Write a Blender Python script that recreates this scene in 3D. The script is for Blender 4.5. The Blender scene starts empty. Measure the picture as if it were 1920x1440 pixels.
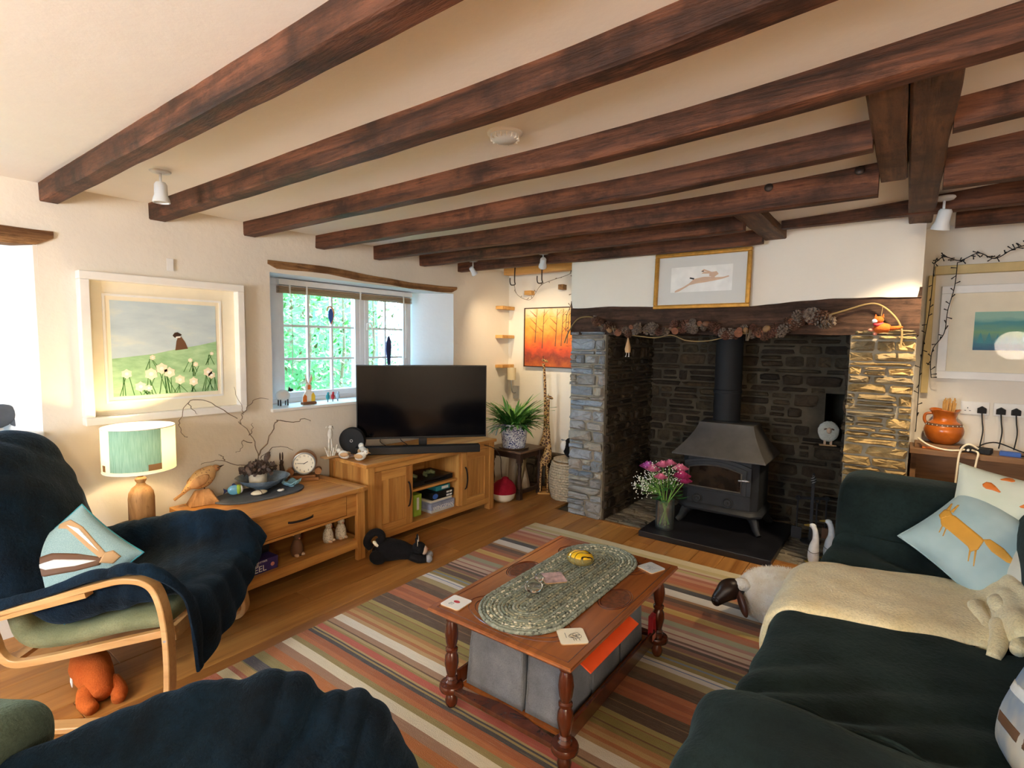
import bpy, bmesh, math, random
from mathutils import Vector, Matrix, noise, Quaternion
rnd = random.Random(11)
SC = bpy.context.scene
COL = SC.collection
V = Vector
PI = math.pi

# ------------------------------------------------------------------ camera
def set_camera():
    yaw, p, r = (math.radians(a) for a in (-36.546, 4.497, .761))
    f = V((math.sin(yaw)*math.cos(p), math.cos(yaw)*math.cos(p), -math.sin(p)))
    rt = f.cross(V((0, 0, 1))).normalized(); up = rt.cross(f)
    rt2 = rt*math.cos(r)+up*math.sin(r); up2 = up*math.cos(r)-rt*math.sin(r)
    cam = bpy.data.cameras.new('camera'); o = bpy.data.objects.new('camera', cam); COL.objects.link(o)
    m = Matrix((rt2, up2, -f)).transposed().to_4x4(); m.translation = V((0, 0, 1.5))
    o.matrix_world = m
    cam.sensor_fit = 'HORIZONTAL'; cam.sensor_width = 36; cam.lens = 36*991.5/1920
    cam.clip_start = .02; cam.clip_end = 200
    SC.camera = o
set_camera()
# ------------------------------------------------------------------ daylight and exposure
SKY = 23.0
LANTERN = 58.0
def set_world():
    w = bpy.data.worlds.new('sky'); SC.world = w; w.use_nodes = True
    nt = w.node_tree; bg = nt.nodes['Background']
    bg.inputs[0].default_value = (.40, .68, 1.0, 1); bg.inputs[1].default_value = SKY
set_world()
SC.view_settings.view_transform = 'Standard'
SC.view_settings.look = 'None'
SC.view_settings.gamma = 1.0
SC.view_settings.use_curve_mapping = False
SC.view_settings.exposure = 0.36
SC.cycles.max_bounces = 6; SC.cycles.diffuse_bounces = 3; SC.cycles.glossy_bounces = 2; SC.cycles.transmission_bounces = 5; SC.cycles.transparent_max_bounces = 8
SC.cycles.use_light_tree = False; SC.cycles.use_adaptive_sampling = True; SC.cycles.adaptive_threshold = .035
SC.cycles.sample_clamp_indirect = 6.0
SC.cycles.caustics_reflective = False; SC.cycles.caustics_refractive = False
def portal(name, loc, rot, sx, sy):
    l = bpy.data.lights.new(name, 'AREA'); l.shape = 'RECTANGLE'; l.size = sx; l.size_y = sy
    l.cycles.is_portal = True
    o = bpy.data.objects.new(name, l); COL.objects.link(o); o.location = loc; o.rotation_euler = rot
WARM = (1.0, .74, .46)
def point_light(name, loc, power, color=WARM, radius=.03, parent=None):
    l = bpy.data.lights.new(name, 'POINT'); l.energy = power; l.color = color; l.shadow_soft_size = radius
    o = bpy.data.objects.new(name, l); COL.objects.link(o); o.location = loc; o.parent = parent
    return o
def spot_light(name, loc, target, power, color=WARM, angle=70, blend=.6, radius=.025, parent=None):
    l = bpy.data.lights.new(name, 'SPOT'); l.energy = power; l.color = color; l.shadow_soft_size = radius
    l.spot_size = math.radians(angle); l.spot_blend = blend
    o = bpy.data.objects.new(name, l); COL.objects.link(o); o.location = loc; o.parent = parent
    o.rotation_euler = (V(target)-V(loc)).to_track_quat('-Z', 'Y').to_euler()
    return o

# ------------------------------------------------------------------ helpers
def s2l(c):
    return c/12.92 if c <= .04045 else ((c+.055)/1.055)**2.4
def rgb(r, g=None, b=None):
    if g is None: r, g, b = (int(r[i:i+2], 16) for i in (0, 2, 4))
    return (s2l(r/255), s2l(g/255), s2l(b/255), 1)
def tag(o, label=None, cat=None, group=None, kind=None):
    if label: o['label'] = label
    if cat: o['category'] = cat
    if group: o['group'] = group
    if kind: o['kind'] = kind
    return o
def thing(name, label, cat, loc=(0, 0, 0), rz=0, group=None, rot=None):
    o = bpy.data.objects.new(name, None); COL.objects.link(o)
    o.empty_display_size = .05
    o.location = loc; o.rotation_euler = rot or (0, 0, rz)
    return tag(o, label, cat, group)
def dup(root, loc, rz, label=None):
    r = root.copy(); COL.objects.link(r); r.location = loc; r.rotation_euler = (0, 0, rz)
    if label: r['label'] = label
    for ch in list(root.children):
        c = ch.copy(); COL.objects.link(c); c.parent = r
        for g in list(ch.children):
            d = g.copy(); COL.objects.link(d); d.parent = c
    return r
def catmull(pts, n):
    """n samples per span through pts (list of Vectors)."""
    pts = [V(p) for p in pts]; out = []
    m = len(pts)
    for i in range(m-1):
        p0 = pts[max(i-1, 0)]; p1 = pts[i]; p2 = pts[i+1]; p3 = pts[min(i+2, m-1)]
        for k in range(n):
            t = k/n
            out.append(.5*((2*p1)+(p2-p0)*t+(2*p0-5*p1+4*p2-p3)*t*t+(3*p1-p0-3*p2+p3)*t**3))
    out.append(pts[-1].copy())
    return out
def nz(p, s=1.0):
    return noise.noise(V(p)*s)

class MB:
    def __init__(s, xf=None):
        s.v = []; s.f = []; s.mi = []; s.xf = xf; s.m = 0
    def add(s, vs, fs, mi=None):
        k = len(s.v)
        s.v += [tuple(s.xf @ V(v)) if s.xf else tuple(v) for v in vs]
        s.f += [tuple(i+k for i in f) for f in fs]
        s.mi += [s.m if mi is None else mi]*len(fs)
        return s
    def box(s, x0, x1, y0, y1, z0, z1):
        return s.add([(x, y, z) for x in (x0, x1) for y in (y0, y1) for z in (z0, z1)],
                     [(0, 1, 3, 2), (4, 6, 7, 5), (0, 4, 5, 1), (2, 3, 7, 6), (0, 2, 6, 4), (1, 5, 7, 3)])
    def cbox(s, c, d, rot=None):
        vs = [V((x*d[0]/2, y*d[1]/2, z*d[2]/2)) for x in (-1, 1) for y in (-1, 1) for z in (-1, 1)]
        if rot is not None: vs = [rot @ v for v in vs]
        return s.add([v+V(c) for v in vs], [(0, 1, 3, 2), (4, 6, 7, 5), (0, 4, 5, 1), (2, 3, 7, 6), (0, 2, 6, 4), (1, 5, 7, 3)])
    def tube(s, pts, r, n=8, caps=True, sx=1.0):
        pts = [V(p) for p in pts]; m = len(pts)
        rr = r if hasattr(r, '__len__') else [r]*m
        t = (pts[1]-pts[0]).normalized()
        a = t.cross(V((0, 0, 1)))
        if a.length < .1: a = t.cross(V((1, 0, 0)))
        a.normalize(); vs = []; fs = []
        for i in range(m):
            t2 = (pts[min(i+1, m-1)]-pts[max(i-1, 0)])
            if t2.length > 1e-9: t2.normalize()
            else: t2 = t
            a = (a - t2*a.dot(t2))
            a = a.normalized() if a.length > 1e-6 else t2.orthogonal().normalized()
            b = t2.cross(a); t = t2
            for k in range(n):
                w = 2*PI*k/n
                vs.append(pts[i]+(a*math.cos(w)*sx+b*math.sin(w))*rr[i])
        for i in range(m-1):
            for k in range(n):
                fs.append((i*n+k, i*n+(k+1) % n, (i+1)*n+(k+1) % n, (i+1)*n+k))
        if caps:
            fs.append(tuple(range(n-1, -1, -1))); fs.append(tuple((m-1)*n+k for k in range(n)))
        return s.add(vs, fs)
    def cyl(s, p0, p1, r0, r1=None, n=16):
        return s.tube([p0, p1], [r0, r0 if r1 is None else r1], n)
    def band(s, pts, side, w, th):
        """rectangular section swept along pts; width w along 'side', thickness th across."""
        pts = [V(p) for p in pts]; m = len(pts); side = V(side).normalized(); vs = []; fs = []
        for i in range(m):
            t = (pts[min(i+1, m-1)]-pts[max(i-1, 0)]).normalized(); nn = side.cross(t).normalized()
            for a, b in ((-1, -1), (1, -1), (1, 1), (-1, 1)):
                vs.append(pts[i]+side*a*w/2+nn*b*th/2)
        for i in range(m-1):
            for k in range(4):
                fs.append((i*4+k, i*4+(k+1) % 4, (i+1)*4+(k+1) % 4, (i+1)*4+k))
        fs += [(3, 2, 1, 0), tuple((m-1)*4+k for k in range(4))]
        return s.add(vs, fs)
    def lathe(s, prof, n=20, c=(0, 0, 0), close=True):
        c = V(c); vs = []; fs = []; m = len(prof)
        for r, z in prof:
            for k in range(n):
                w = 2*PI*k/n
                vs.append(c+V((max(r, 1e-5)*math.cos(w), max(r, 1e-5)*math.sin(w), z)))
        for i in range(m-1):
            for k in range(n):
                fs.append((i*n+k, i*n+(k+1) % n, (i+1)*n+(k+1) % n, (i+1)*n+k))
        if close:
            fs.append(tuple(range(n-1, -1, -1))); fs.append(tuple((m-1)*n+k for k in range(n)))
        return s.add(vs, fs)
    def ell(s, c, r, nu=14, nv=9, rot=None, fn=None):
        c = V(c); r = r if hasattr(r, '__len__') else (r, r, r); vs = []; fs = []
        for j in range(nv+1):
            th = PI*j/nv
            for i in range(nu):
                ph = 2*PI*i/nu
                d = V((math.sin(th)*math.cos(ph), math.sin(th)*math.sin(ph), -math.cos(th)))
                q = V((d.x*r[0], d.y*r[1], d.z*r[2]))
                if fn: q = q*fn(d)
                if rot is not None: q = rot @ q
                vs.append(c+q)
        for j in range(nv):
            for i in range(nu):
                a = j*nu+i; b = j*nu+(i+1) % nu
                fs.append((a, b, b+nu, a+nu))
        return s.add(vs, fs)
    def prism(s, poly, d0, d1, axes='xyz'):
        """polygon (u,v) extruded along w from d0 to d1; axes maps u,v,w to x,y,z."""
        ix = ['xyz'.index(a) for a in axes]; n = len(poly); vs = []
        for d in (d0, d1):
            for u, v in poly:
                q = [0, 0, 0]; q[ix[0]] = u; q[ix[1]] = v; q[ix[2]] = d; vs.append(tuple(q))
        fs = [tuple(range(n-1, -1, -1)), tuple(range(n, 2*n))]+[(k, (k+1) % n, n+(k+1) % n, n+k) for k in range(n)]
        return s.add(vs, fs)
    def grid(s, fn, nu, nv, wrap=False):
        vs = [fn(i/(nu), j/(nv)) for j in range(nv+1) for i in range(nu+1)]
        fs = [(j*(nu+1)+i, j*(nu+1)+i+1, (j+1)*(nu+1)+i+1, (j+1)*(nu+1)+i) for j in range(nv) for i in range(nu)]
        return s.add(vs, fs)
    def mesh(s, name):
        me = bpy.data.meshes.new(name); me.from_pydata(s.v, [], s.f); me.validate(); return me
    def build(s, name, mat, parent=None, smooth=None, bevel=0, seg=2, solid=0, sub=0, fix=True, loc=None, rot=None):
        me = s.mesh(name)
        mats = mat if isinstance(mat, (list, tuple)) else [mat]
        for m in mats: me.materials.append(m)
        if len(mats) > 1 and len(me.polygons) == len(s.mi): me.polygons.foreach_set('material_index', s.mi)
        if fix:
            bm = bmesh.new(); bm.from_mesh(me); bmesh.ops.recalc_face_normals(bm, faces=bm.faces); bm.to_mesh(me); bm.free()
        if smooth is not None:
            me.shade_smooth()
            if smooth < 180: me.set_sharp_from_angle(angle=math.radians(smooth))
        o = bpy.data.objects.new(name, me); COL.objects.link(o); o.parent = parent
        if loc is not None: o.location = loc
        if rot is not None: o.rotation_euler = rot
        if solid: m = o.modifiers.new('t', 'SOLIDIFY'); m.thickness = solid; m.offset = 0
        if sub: m = o.modifiers.new('s', 'SUBSURF'); m.levels = sub; m.render_levels = sub
        if bevel:
            m = o.modifiers.new('b', 'BEVEL'); m.width = bevel; m.segments = seg; m.limit_method = 'ANGLE'; m.angle_limit = math.radians(35)
            m.harden_normals = False
        return o
def text_part(name, s, size, mat, parent, loc, rot, depth=.0006, align='CENTER', xs=1.0):
    cu = bpy.data.curves.new(name, 'FONT'); cu.body = s; cu.size = size; cu.align_x = align; cu.align_y = 'CENTER'; cu.extrude = depth
    t = bpy.data.objects.new(name, cu); COL.objects.link(t)
    dg = bpy.context.evaluated_depsgraph_get()
    me = bpy.data.meshes.new_from_object(t.evaluated_get(dg)); bpy.data.objects.remove(t)
    me.materials.clear(); me.materials.append(mat)
    o = bpy.data.objects.new(name, me); COL.objects.link(o); o.parent = parent
    o.location = loc; o.rotation_euler = rot; o.scale = (xs, 1, 1)
    return o
def cp_surface(rows, n=6):
    """bicubic surface through a grid of control points; returns list of rows."""
    a = [catmull(r, n) for r in rows]
    cols = list(zip(*a)); b = [catmull(c, n) for c in cols]
    return [list(r) for r in zip(*b)]
def surf_obj(name, rows, mat, parent=None, n=6, amp=0, freq=6, thick=.012, folds=None, flip=1):
    g = cp_surface(rows, n); R = len(g); Cn = len(g[0]); mb = MB()
    out = []
    for j in range(R):
        for i in range(Cn):
            p = g[j][i]
            du = g[j][min(i+1, Cn-1)]-g[j][max(i-1, 0)]; dv = g[min(j+1, R-1)][i]-g[max(j-1, 0)][i]
            nn = du.cross(dv)
            nn = nn.normalized()*flip if nn.length > 1e-9 else V((0, 0, 1))
            d = 0
            if amp: d += amp*(noise.noise(p*freq)+.5*noise.noise(p*freq*2.3+V((7, 3, 1))))
            if folds: d += folds(i/(Cn-1), j/(R-1), p)
            out.append(p+nn*d)
    mb.add(out, [(j*Cn+i, j*Cn+i+1, (j+1)*Cn+i+1, (j+1)*Cn+i) for j in range(R-1) for i in range(Cn-1)])
    return mb.build(name, mat, parent, smooth=180, solid=thick, sub=1)
# ------------------------------------------------------------------ materials
class NT:
    def __init__(s, name):
        s.m = bpy.data.materials.new(name); s.m.use_nodes = True
        s.t = s.m.node_tree; s.b = s.t.nodes['Principled BSDF']; s.o = s.t.nodes['Material Output']
    def n(s, typ, **kw):
        x = s.t.nodes.new(typ)
        for k, v in kw.items():
            if isinstance(k, str) and hasattr(x, k): setattr(x, k, v)
        return x
    def l(s, a, b): s.t.links.new(a, b)
    def coord(s, scale=(1, 1, 1), kind='Object', rot=(0, 0, 0), rand=False):
        tc = s.n('ShaderNodeTexCoord'); mp = s.n('ShaderNodeMapping')
        mp.inputs['Scale'].default_value = scale; mp.inputs['Rotation'].default_value = rot
        s.l(tc.outputs[kind], mp.inputs['Vector'])
        if rand:
            oi = s.n('ShaderNodeObjectInfo'); ml = s.n('ShaderNodeMath', operation='MULTIPLY'); ml.inputs[1].default_value = 37.0
            s.l(oi.outputs['Random'], ml.inputs[0]); s.l(ml.outputs[0], mp.inputs['Location'])
        return mp.outputs[0]
    def noise(s, vec, scale=5, detail=4, rough=.55, dist=0):
        x = s.n('ShaderNodeTexNoise'); s.l(vec, x.inputs['Vector'])
        x.inputs['Scale'].default_value = scale; x.inputs['Detail'].default_value = detail
        x.inputs['Roughness'].default_value = rough; x.inputs['Distortion'].default_value = dist
        return x.outputs['Fac']
    def ramp(s, fac, stops, interp='LINEAR'):
        x = s.n('ShaderNodeValToRGB'); x.color_ramp.interpolation = interp
        e = x.color_ramp.elements
        while len(e) < len(stops): e.new(.5)
        for k, (p, c) in enumerate(stops): e[k].position = p; e[k].color = c
        s.l(fac, x.inputs[0]); return x.outputs[0]
    def mix(s, a, b, fac, mode='MIX'):
        x = s.n('ShaderNodeMix', data_type='RGBA', blend_type=mode)
        for sock, val in ((x.inputs['Factor'], fac), (x.inputs[6], a), (x.inputs[7], b)):
            if hasattr(val, 'is_output'): s.l(val, sock)
            else: sock.default_value = val
        return x.outputs[2]
    def bump(s, h, strength=.3, dist=.01):
        x = s.n('ShaderNodeBump'); x.inputs['Strength'].default_value = strength; x.inputs['Distance'].default_value = dist
        s.l(h, x.inputs['Height']); s.l(x.outputs[0], s.b.inputs['Normal'])
    def col(s, c):
        if hasattr(c, 'is_output'): s.l(c, s.b.inputs['Base Color'])
        else: s.b.inputs['Base Color'].default_value = c
    def set(s, rough=.6, metal=0, spec=.5, sheen=0, coat=0, trans=0, ior=1.45, sub=0):
        i = s.b.inputs
        i['Roughness'].default_value = rough; i['Metallic'].default_value = metal; i['Specular IOR Level'].default_value = spec
        i['Sheen Weight'].default_value = sheen; i['Coat Weight'].default_value = coat
        i['Transmission Weight'].default_value = trans; i['IOR'].default_value = ior
        i['Coat Roughness'].default_value = .15
        return s.m
def plain(name, c, rough=.6, metal=0, spec=.5, var=.12, scale=12, bump=0, coat=0, sheen=0):
    """one colour with a light mottling"""
    t = NT(name); vec = t.coord()
    if isinstance(c, str): c = rgb(c)
    d = tuple(max(0, x*(1-var)) for x in c[:3])+(1,); u = tuple(min(1, x*(1+var)) for x in c[:3])+(1,)
    f = t.noise(vec, scale, 3); t.col(t.ramp(f, [(.3, d), (.7, u)]))
    if bump: t.bump(t.noise(vec, scale*6, 3), bump, .004)
    return t.set(rough, metal, spec, sheen=sheen, coat=coat)
def wood(name, c1, c2, axis='x', scale=9, rough=.5, stretch=.08, bump=.15, rand=True, coat=0, spec=.4, knots=True, tint=0):
    t = NT(name); sc = [1, 1, 1]; sc['xyz'.index(axis)] = stretch
    vec = t.coord(tuple(sc), rand=rand)
    if isinstance(c1, str): c1 = rgb(c1)
    if isinstance(c2, str): c2 = rgb(c2)
    f = t.noise(vec, scale, 6, .62, 1.2); g = t.noise(vec, scale*7, 3, .6)
    base = t.ramp(f, [(.28, c1), (.5, tuple((a+b)/2 for a, b in zip(c1, c2))), (.72, c2)])
    dk = tuple(x*.45 for x in c1[:3])+(1,)
    base = t.mix(base, dk, t.ramp(g, [(.55, (0, 0, 0, 1)), (.8, (.5, .5, .5, 1))]))
    if knots:
        k = t.noise(t.coord((1, 1, 1), rand=rand), 3.2, 2)
        base = t.mix(base, dk, t.ramp(k, [(.66, (0, 0, 0, 1)), (.78, (.7, .7, .7, 1))]))
    if tint:
        oi = t.n('ShaderNodeObjectInfo'); base = t.mix(base, tuple(x*.55 for x in c1[:3])+(1,), t.ramp(oi.outputs['Random'], [(0, (0, 0, 0, 1)), (1, (tint, tint, tint, 1))]))
    t.col(base); t.bump(g, bump, .004)
    return t.set(rough, spec=spec, coat=coat)
def old_wood(name, c1, c2, axis, rough=.62):
    '''hand-hewn timber: long streaks, short grain, chips and stains'''
    t = NT(name); sc = [1, 1, 1]; sc['xyz'.index(axis)] = .05; sd = [1, 1, 1]; sd['xyz'.index(axis)] = .16
    v1 = t.coord(tuple(sc), rand=True); v2 = t.coord(tuple(sd), rand=True); v3 = t.coord((1, 1, 1), rand=True)
    c1, c2 = rgb(c1), rgb(c2); dk = tuple(x*.35 for x in c1[:3])+(1,); lt = tuple(min(1, x*1.35) for x in c2[:3])+(1,)
    a = t.noise(v1, 24, 6, .65, .6); b = t.noise(v2, 60, 5, .7); c = t.noise(v3, 4.5, 5, .65)
    base = t.ramp(a, [(.30, c1), (.5, tuple((x*.5+y*.5) for x, y in zip(c1, c2))), (.66, c2), (.8, lt)])
    base = t.mix(base, dk, t.ramp(b, [(.52, (0, 0, 0, 1)), (.72, (.75, .75, .75, 1))]))
    base = t.mix(base, c1, t.ramp(c, [(.48, (0, 0, 0, 1)), (.66, (.85, .85, .85, 1))]))
    t.col(base); t.bump(t.mix(a, b, .55), .75, .012)
    return t.set(rough, spec=.35)
def cloth(name, c1, c2, scale=60, bump=.5, sheen=.3, rough=.9, big=4, var=.5):
    t = NT(name); vec = t.coord()
    if isinstance(c1, str): c1 = rgb(c1)
    if isinstance(c2, str): c2 = rgb(c2)
    f = t.noise(vec, big, 4, .6); g = t.noise(vec, scale, 3, .7)
    fac = t.mix(f, g, var) if False else f
    a = t.ramp(f, [(.32, c1), (.68, c2)])
    t.col(t.mix(a, tuple(x*.6 for x in c1[:3])+(1,), t.ramp(g, [(.45, (.0, .0, .0, 1)), (.75, (.5, .5, .5, 1))])))
    t.bump(g, bump, .006)
    m = t.set(rough, spec=.2, sheen=sheen)
    t.b.inputs['Sheen Roughness'].default_value = .4
    t.b.inputs['Sheen Tint'].default_value = tuple(min(1, x*3+.05) for x in c2[:3])+(1,)
    return m
def emit(name, c, strength):
    t = NT(name); t.col((0, 0, 0, 1)); t.b.inputs['Emission Color'].default_value = c; t.b.inputs['Emission Strength'].default_value = strength
    return t.set(.5)
def glassy(name, c=(1, 1, 1, 1), refl=.08, rough=.02, fr=.5):
    """thin pane: mostly see-through with a mirror share"""
    t = NT(name); tr = t.n('ShaderNodeBsdfTransparent'); tr.inputs[0].default_value = c
    gl = t.n('ShaderNodeBsdfGlossy'); gl.inputs['Roughness'].default_value = rough
    lw = t.n('ShaderNodeLayerWeight'); lw.inputs[0].default_value = .25
    mr = t.n('ShaderNodeMath', operation='MULTIPLY_ADD'); mr.inputs[1].default_value = fr; mr.inputs[2].default_value = refl
    t.l(lw.outputs['Fresnel'], mr.inputs[0])
    mx = t.n('ShaderNodeMixShader'); t.l(mr.outputs[0], mx.inputs[0]); t.l(tr.outputs[0], mx.inputs[1]); t.l(gl.outputs[0], mx.inputs[2])
    t.l(mx.outputs[0], t.o.inputs[0]); return t.m
def stone_mat(name, cols, dirt, rough=.85, bump=.6):
    t = NT(name); oi = t.n('ShaderNodeObjectInfo'); vec = t.coord(rand=True)
    k = len(cols); base = t.ramp(oi.outputs['Random'], [((i+.0)/k, rgb(c)) for i, c in enumerate(cols)])
    f = t.noise(vec, 14, 6, .65, .8); g = t.noise(vec, 60, 4, .7)
    base = t.mix(base, rgb(dirt), t.ramp(f, [(.42, (0, 0, 0, 1)), (.7, (.75, .75, .75, 1))]))
    base = t.mix(base, (1, 1, 1, 1), t.ramp(g, [(.55, (0, 0, 0, 1)), (.9, (.25, .25, .25, 1))]), 'OVERLAY')
    t.col(base)
    h = t.mix(f, g, .4); t.bump(h, bump, .02)
    return t.set(rough, spec=.3)
M = {}
def plaster(name, c, bump=.25):
    t = NT(name); vec = t.coord()
    f = t.noise(vec, 2.2, 4); g = t.noise(vec, 9, 5, .6)
    c = rgb(c); t.col(t.ramp(f, [(.3, tuple(x*.95 for x in c[:3])+(1,)), (.7, c)]))
    t.bump(g, bump, .02)
    return t.set(.85, spec=.2)
M['plaster'] = plaster('wall_plaster', 'efe7d8')
M['ceil'] = plaster('ceiling_plaster', 'f6f2ea', .12)
M['reveal'] = plaster('reveal_paint', 'f2f3f2', .2)
M['beam'] = old_wood('beam_wood', '28180f', '7b4d36', 'x')
M['beamy'] = old_wood('beam_wood_y', '3a2416', '7d5638', 'y')
M['lintel'] = old_wood('lintel_wood', '211712', '5f4434', 'x', .85)
M['winlintel'] = old_wood('window_lintel_wood', '5f4026', 'a87f55', 'y', .85)
M['floor'] = wood('floor_oak', '935a28', 'cf9550', 'y', 6, .36, .07, .12, tint=.38)
M['oak'] = wood('oak_y', 'a0602a', 'e3a95c', 'y', 11, .42, .06, .1, knots=False, tint=.12)
M['oakz'] = wood('oak_z', '9a5d28', 'dca258', 'z', 11, .42, .06, .1, knots=False, tint=.2)
M['oakx'] = wood('oak_x', 'a0602a', 'e3a95c', 'x', 11, .42, .06, .1, knots=False, tint=.12)
M['mahog'] = wood('mahogany', '6b3415', 'a5602c', 'y', 7, .26, .08, .06, coat=.5, knots=False)
M['mahogz'] = wood('mahogany_turned', '3d1a0e', '6a3018', 'z', 9, .25, .1, .05, coat=.6, knots=False)
M['bent'] = wood('bentwood', 'b8844a', 'dcb078', 'x', 6, .35, .05, .04, knots=False, coat=.2)
M['darkwood'] = wood('dark_stained_wood', '2a1b14', '4c3426', 'x', 8, .5, .1, .2, knots=False)
M['carved'] = wood('carved_wood', '8a5c34', 'c99a68', 'z', 16, .6, .25, .3, knots=False)
M['pine'] = wood('pine', 'b9823f', 'e0b06a', 'x', 8, .5, .1, .15)
M['white'] = plain('white_paint', 'f1efe9', .4, var=.03)
M['upvc'] = plain('white_window_plastic', 'f4f6f8', .3, var=.02)
M['cream'] = plain('cream_board', 'f0e6cc', .8, var=.03)
M['black'] = plain('black_plastic', '121214', .35, var=.1)
M['matblack'] = plain('matt_black', '161719', .75, var=.15)
M['iron'] = plain('stove_iron', '26282c', .55, var=.2, bump=.15, spec=.4)
M['ironhood'] = plain('hood_iron', '4a4744', .6, var=.15, bump=.1)
M['steel'] = plain('brushed_steel', 'b9bcc0', .3, metal=.9, var=.08)
M['bronze'] = plain('dark_bronze', '3a3230', .4, metal=.5)
M['gold'] = plain('gilt', 'b8863a', .35, metal=.6, var=.2, scale=30)
M['slate'] = plain('slate', '4b5058', .6, var=.35, scale=8, bump=.5)
M['slab'] = plain('hearth_slab', '1d1d22', .35, var=.3, scale=6, bump=.15)
M['mortar'] = plain('mortar', '8d8473', .95, var=.25, scale=9, bump=.8)
M['mortardark'] = plain('sooty_mortar', '4d4538', .95, var=.4, scale=6, bump=.8)
M['glass'] = glassy('window_glass')
M['picglass'] = glassy('picture_glass', refl=.004, fr=.04)
M['string'] = plain('jute', '8a744c', .9)
M['brass'] = plain('brass', 'c9a24a', .3, metal=.9)
for k, c in dict(c_cream='efe4c8', c_red='b22a33', c_orange='d8762e', c_green='6b9a3c', c_dgreen='3b6b33', c_blue='3a62b0', c_teal='2f8a94',
                 c_pink='ea86ab', c_mag='c45fb4', c_yellow='e8c23c', c_grey='8f9296', c_lgrey='c7c8c4', c_brown='6b4a33', c_dbrown='3b281d', c_tan='c29a6c',
                 c_navy='252a52', c_purple='3a2a66', c_white='f3f1ea', c_skyblue='a9c6d8', c_coral='d88a74', c_black='0d0d0e', c_fawn='d9b79a', c_lime='9dbb3f',
                 c_hill='8fbb84', c_sky='b9cdd8', c_rust='b4562c', c_gold='d69a3a').items():
    M[k] = plain('paint_'+k[2:], c, .6, var=.08)
# ------------------------------------------------------------------ room shell
XW, YB, YF = -3.5, 4.65, 3.97          # window wall, alcove back wall, chimney breast face
XR, YN = 2.3, -2.6                     # right-hand and rear walls, behind the camera
CZ = 2.268
def sag(x): return .055*max(0, min(1.6, (x+1.3)/1.4))**2
def struct(o): o['kind'] = 'structure'; return o
# floor: a sub-floor with one object per board
fl = struct(MB().box(XW-.4, XR+.1, YN-.1, 5.1, -.08, -.022).build('floor', M['mortardark']))
def board_row():
    x = XW; k = 0
    while x < XR:
        w = .172+rnd.uniform(-.012, .012)
        y = YN-rnd.uniform(0, 1.2)
        lim = 4.02 if x+w > -2.33 and x+w < .07 else YB
        while y < lim:
            ln = rnd.uniform(1.3, 2.4); y1 = min(y+ln, lim)
            if lim-y1 < .3: y1 = lim
            a, b = max(y, YN)+.0012, y1-.0012
            if b-a > .05:
                hx, hy = w/2-.0014, (b-a)/2
                m = MB().box(-hx, hx, -hy, hy, -.022, 0)
                m.build('floorboard', M['floor'], fl, bevel=.0015, seg=1, loc=(x+w/2, (a+b)/2, rnd.uniform(-.0008, .0006)))
            y = y1
        x += w
board_row()
# ceiling
cm = MB().grid(lambda u, v: (XW-.6+(XR-XW+.8)*u, YN-.2+(5.6-YN)*v, CZ+sag(XW-.6+(XR-XW+.8)*u)+.006*nz((XW+6*u, 7*v, 0), 1.3)), 40, 40)
struct(cm.build('ceiling', M['ceil'], smooth=180, solid=.02))
struct(MB().box(XW-.8, XR+.4, YN-.4, 5.5, 2.5, 2.6).build('ceiling_light_seal', M['mortardark']))  # unseen slab added to seal the room against leaking sky light

def wall_x(name, x0, x1, y0, y1, z1, holes, mat):
    """wall slab normal to x with rectangular splayed holes (ya,yb,za,zb, yc,yd at the outer face); one mesh with a rough inner face"""
    m = MB(); ys = sorted({y0, y1, *[h[0] for h in holes], *[h[1] for h in holes]})
    def quad_face(ya, yb, za, zb):
        ny = max(1, int((yb-ya)/.1)); nzz = max(1, int((zb-za)/.1))
        def fn(u, v):
            y = ya+(yb-ya)*u; z = za+(zb-za)*v
            return (x1+.012*nz((0, y, z), 1.7), y, z)
        m.grid(fn, ny, nzz)
    for a, b in zip(ys, ys[1:]):
        hs = [h for h in holes if h[0] <= a and h[1] >= b]
        if hs:
            h = hs[0]; quad_face(a, b, -.05, h[2]); quad_face(a, b, h[3], z1)
        else: quad_face(a, b, -.05, z1)
    m.add([(x0, y0, -.05), (x0, y1, -.05), (x0, y1, z1), (x0, y0, z1)], [])
    # outer skin, split round the holes
    oy = sorted({y0, y1, *[h[4] for h in holes], *[h[5] for h in holes]})
    for a, b in zip(oy, oy[1:]):
        hs = [h for h in holes if h[4] <= a and h[5] >= b]
        segs = [(-.05, hs[0][2]), (hs[0][3], z1)] if hs else [(-.05, z1)]
        for za, zb in segs: m.add([(x0, a, za), (x0, b, za), (x0, b, zb), (x0, a, zb)], [(0, 1, 2, 3)])
    o = struct(m.build(name, mat, smooth=50))
    r = MB()
    for ya, yb, za, zb, yc, yd in holes:
        def jamb(y_in, y_out):
            def fn(u, v):
                x = x1+(x0-x1)*u; z = za+(zb-za)*v
                e = .03*max(0, 1-u*3)**2
                s = 1 if y_in > (ya+yb)/2 else -1
                return (x+.006*nz((0, y_in, z), 1.7)*(1-u), y_in+(y_out-y_in)*u+s*e*.6+.02*nz((x, y_in*3, z), 2.2)*(.3+u*(1-u)), z)
            r.grid(fn, 8, 14)
        jamb(ya, yc); jamb(yb, yd)
        r.add([(x1, ya-.02, zb), (x1, yb+.02, zb), (x0, yd, zb), (x0, yc, zb)], [(0, 1, 2, 3)])
        r.add([(x1, ya, za), (x1, yb, za), (x0, yd, za), (x0, yc, za)], [(0, 1, 2, 3)])
    r.build('window_reveal', M['reveal'], o, smooth=50)
    return o
W1 = (1.94, 3.76, 1.0, 1.955, 2.03, 3.47)
W2 = (-.95, .72, 1.0, 1.955, -.80, .45)
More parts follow.
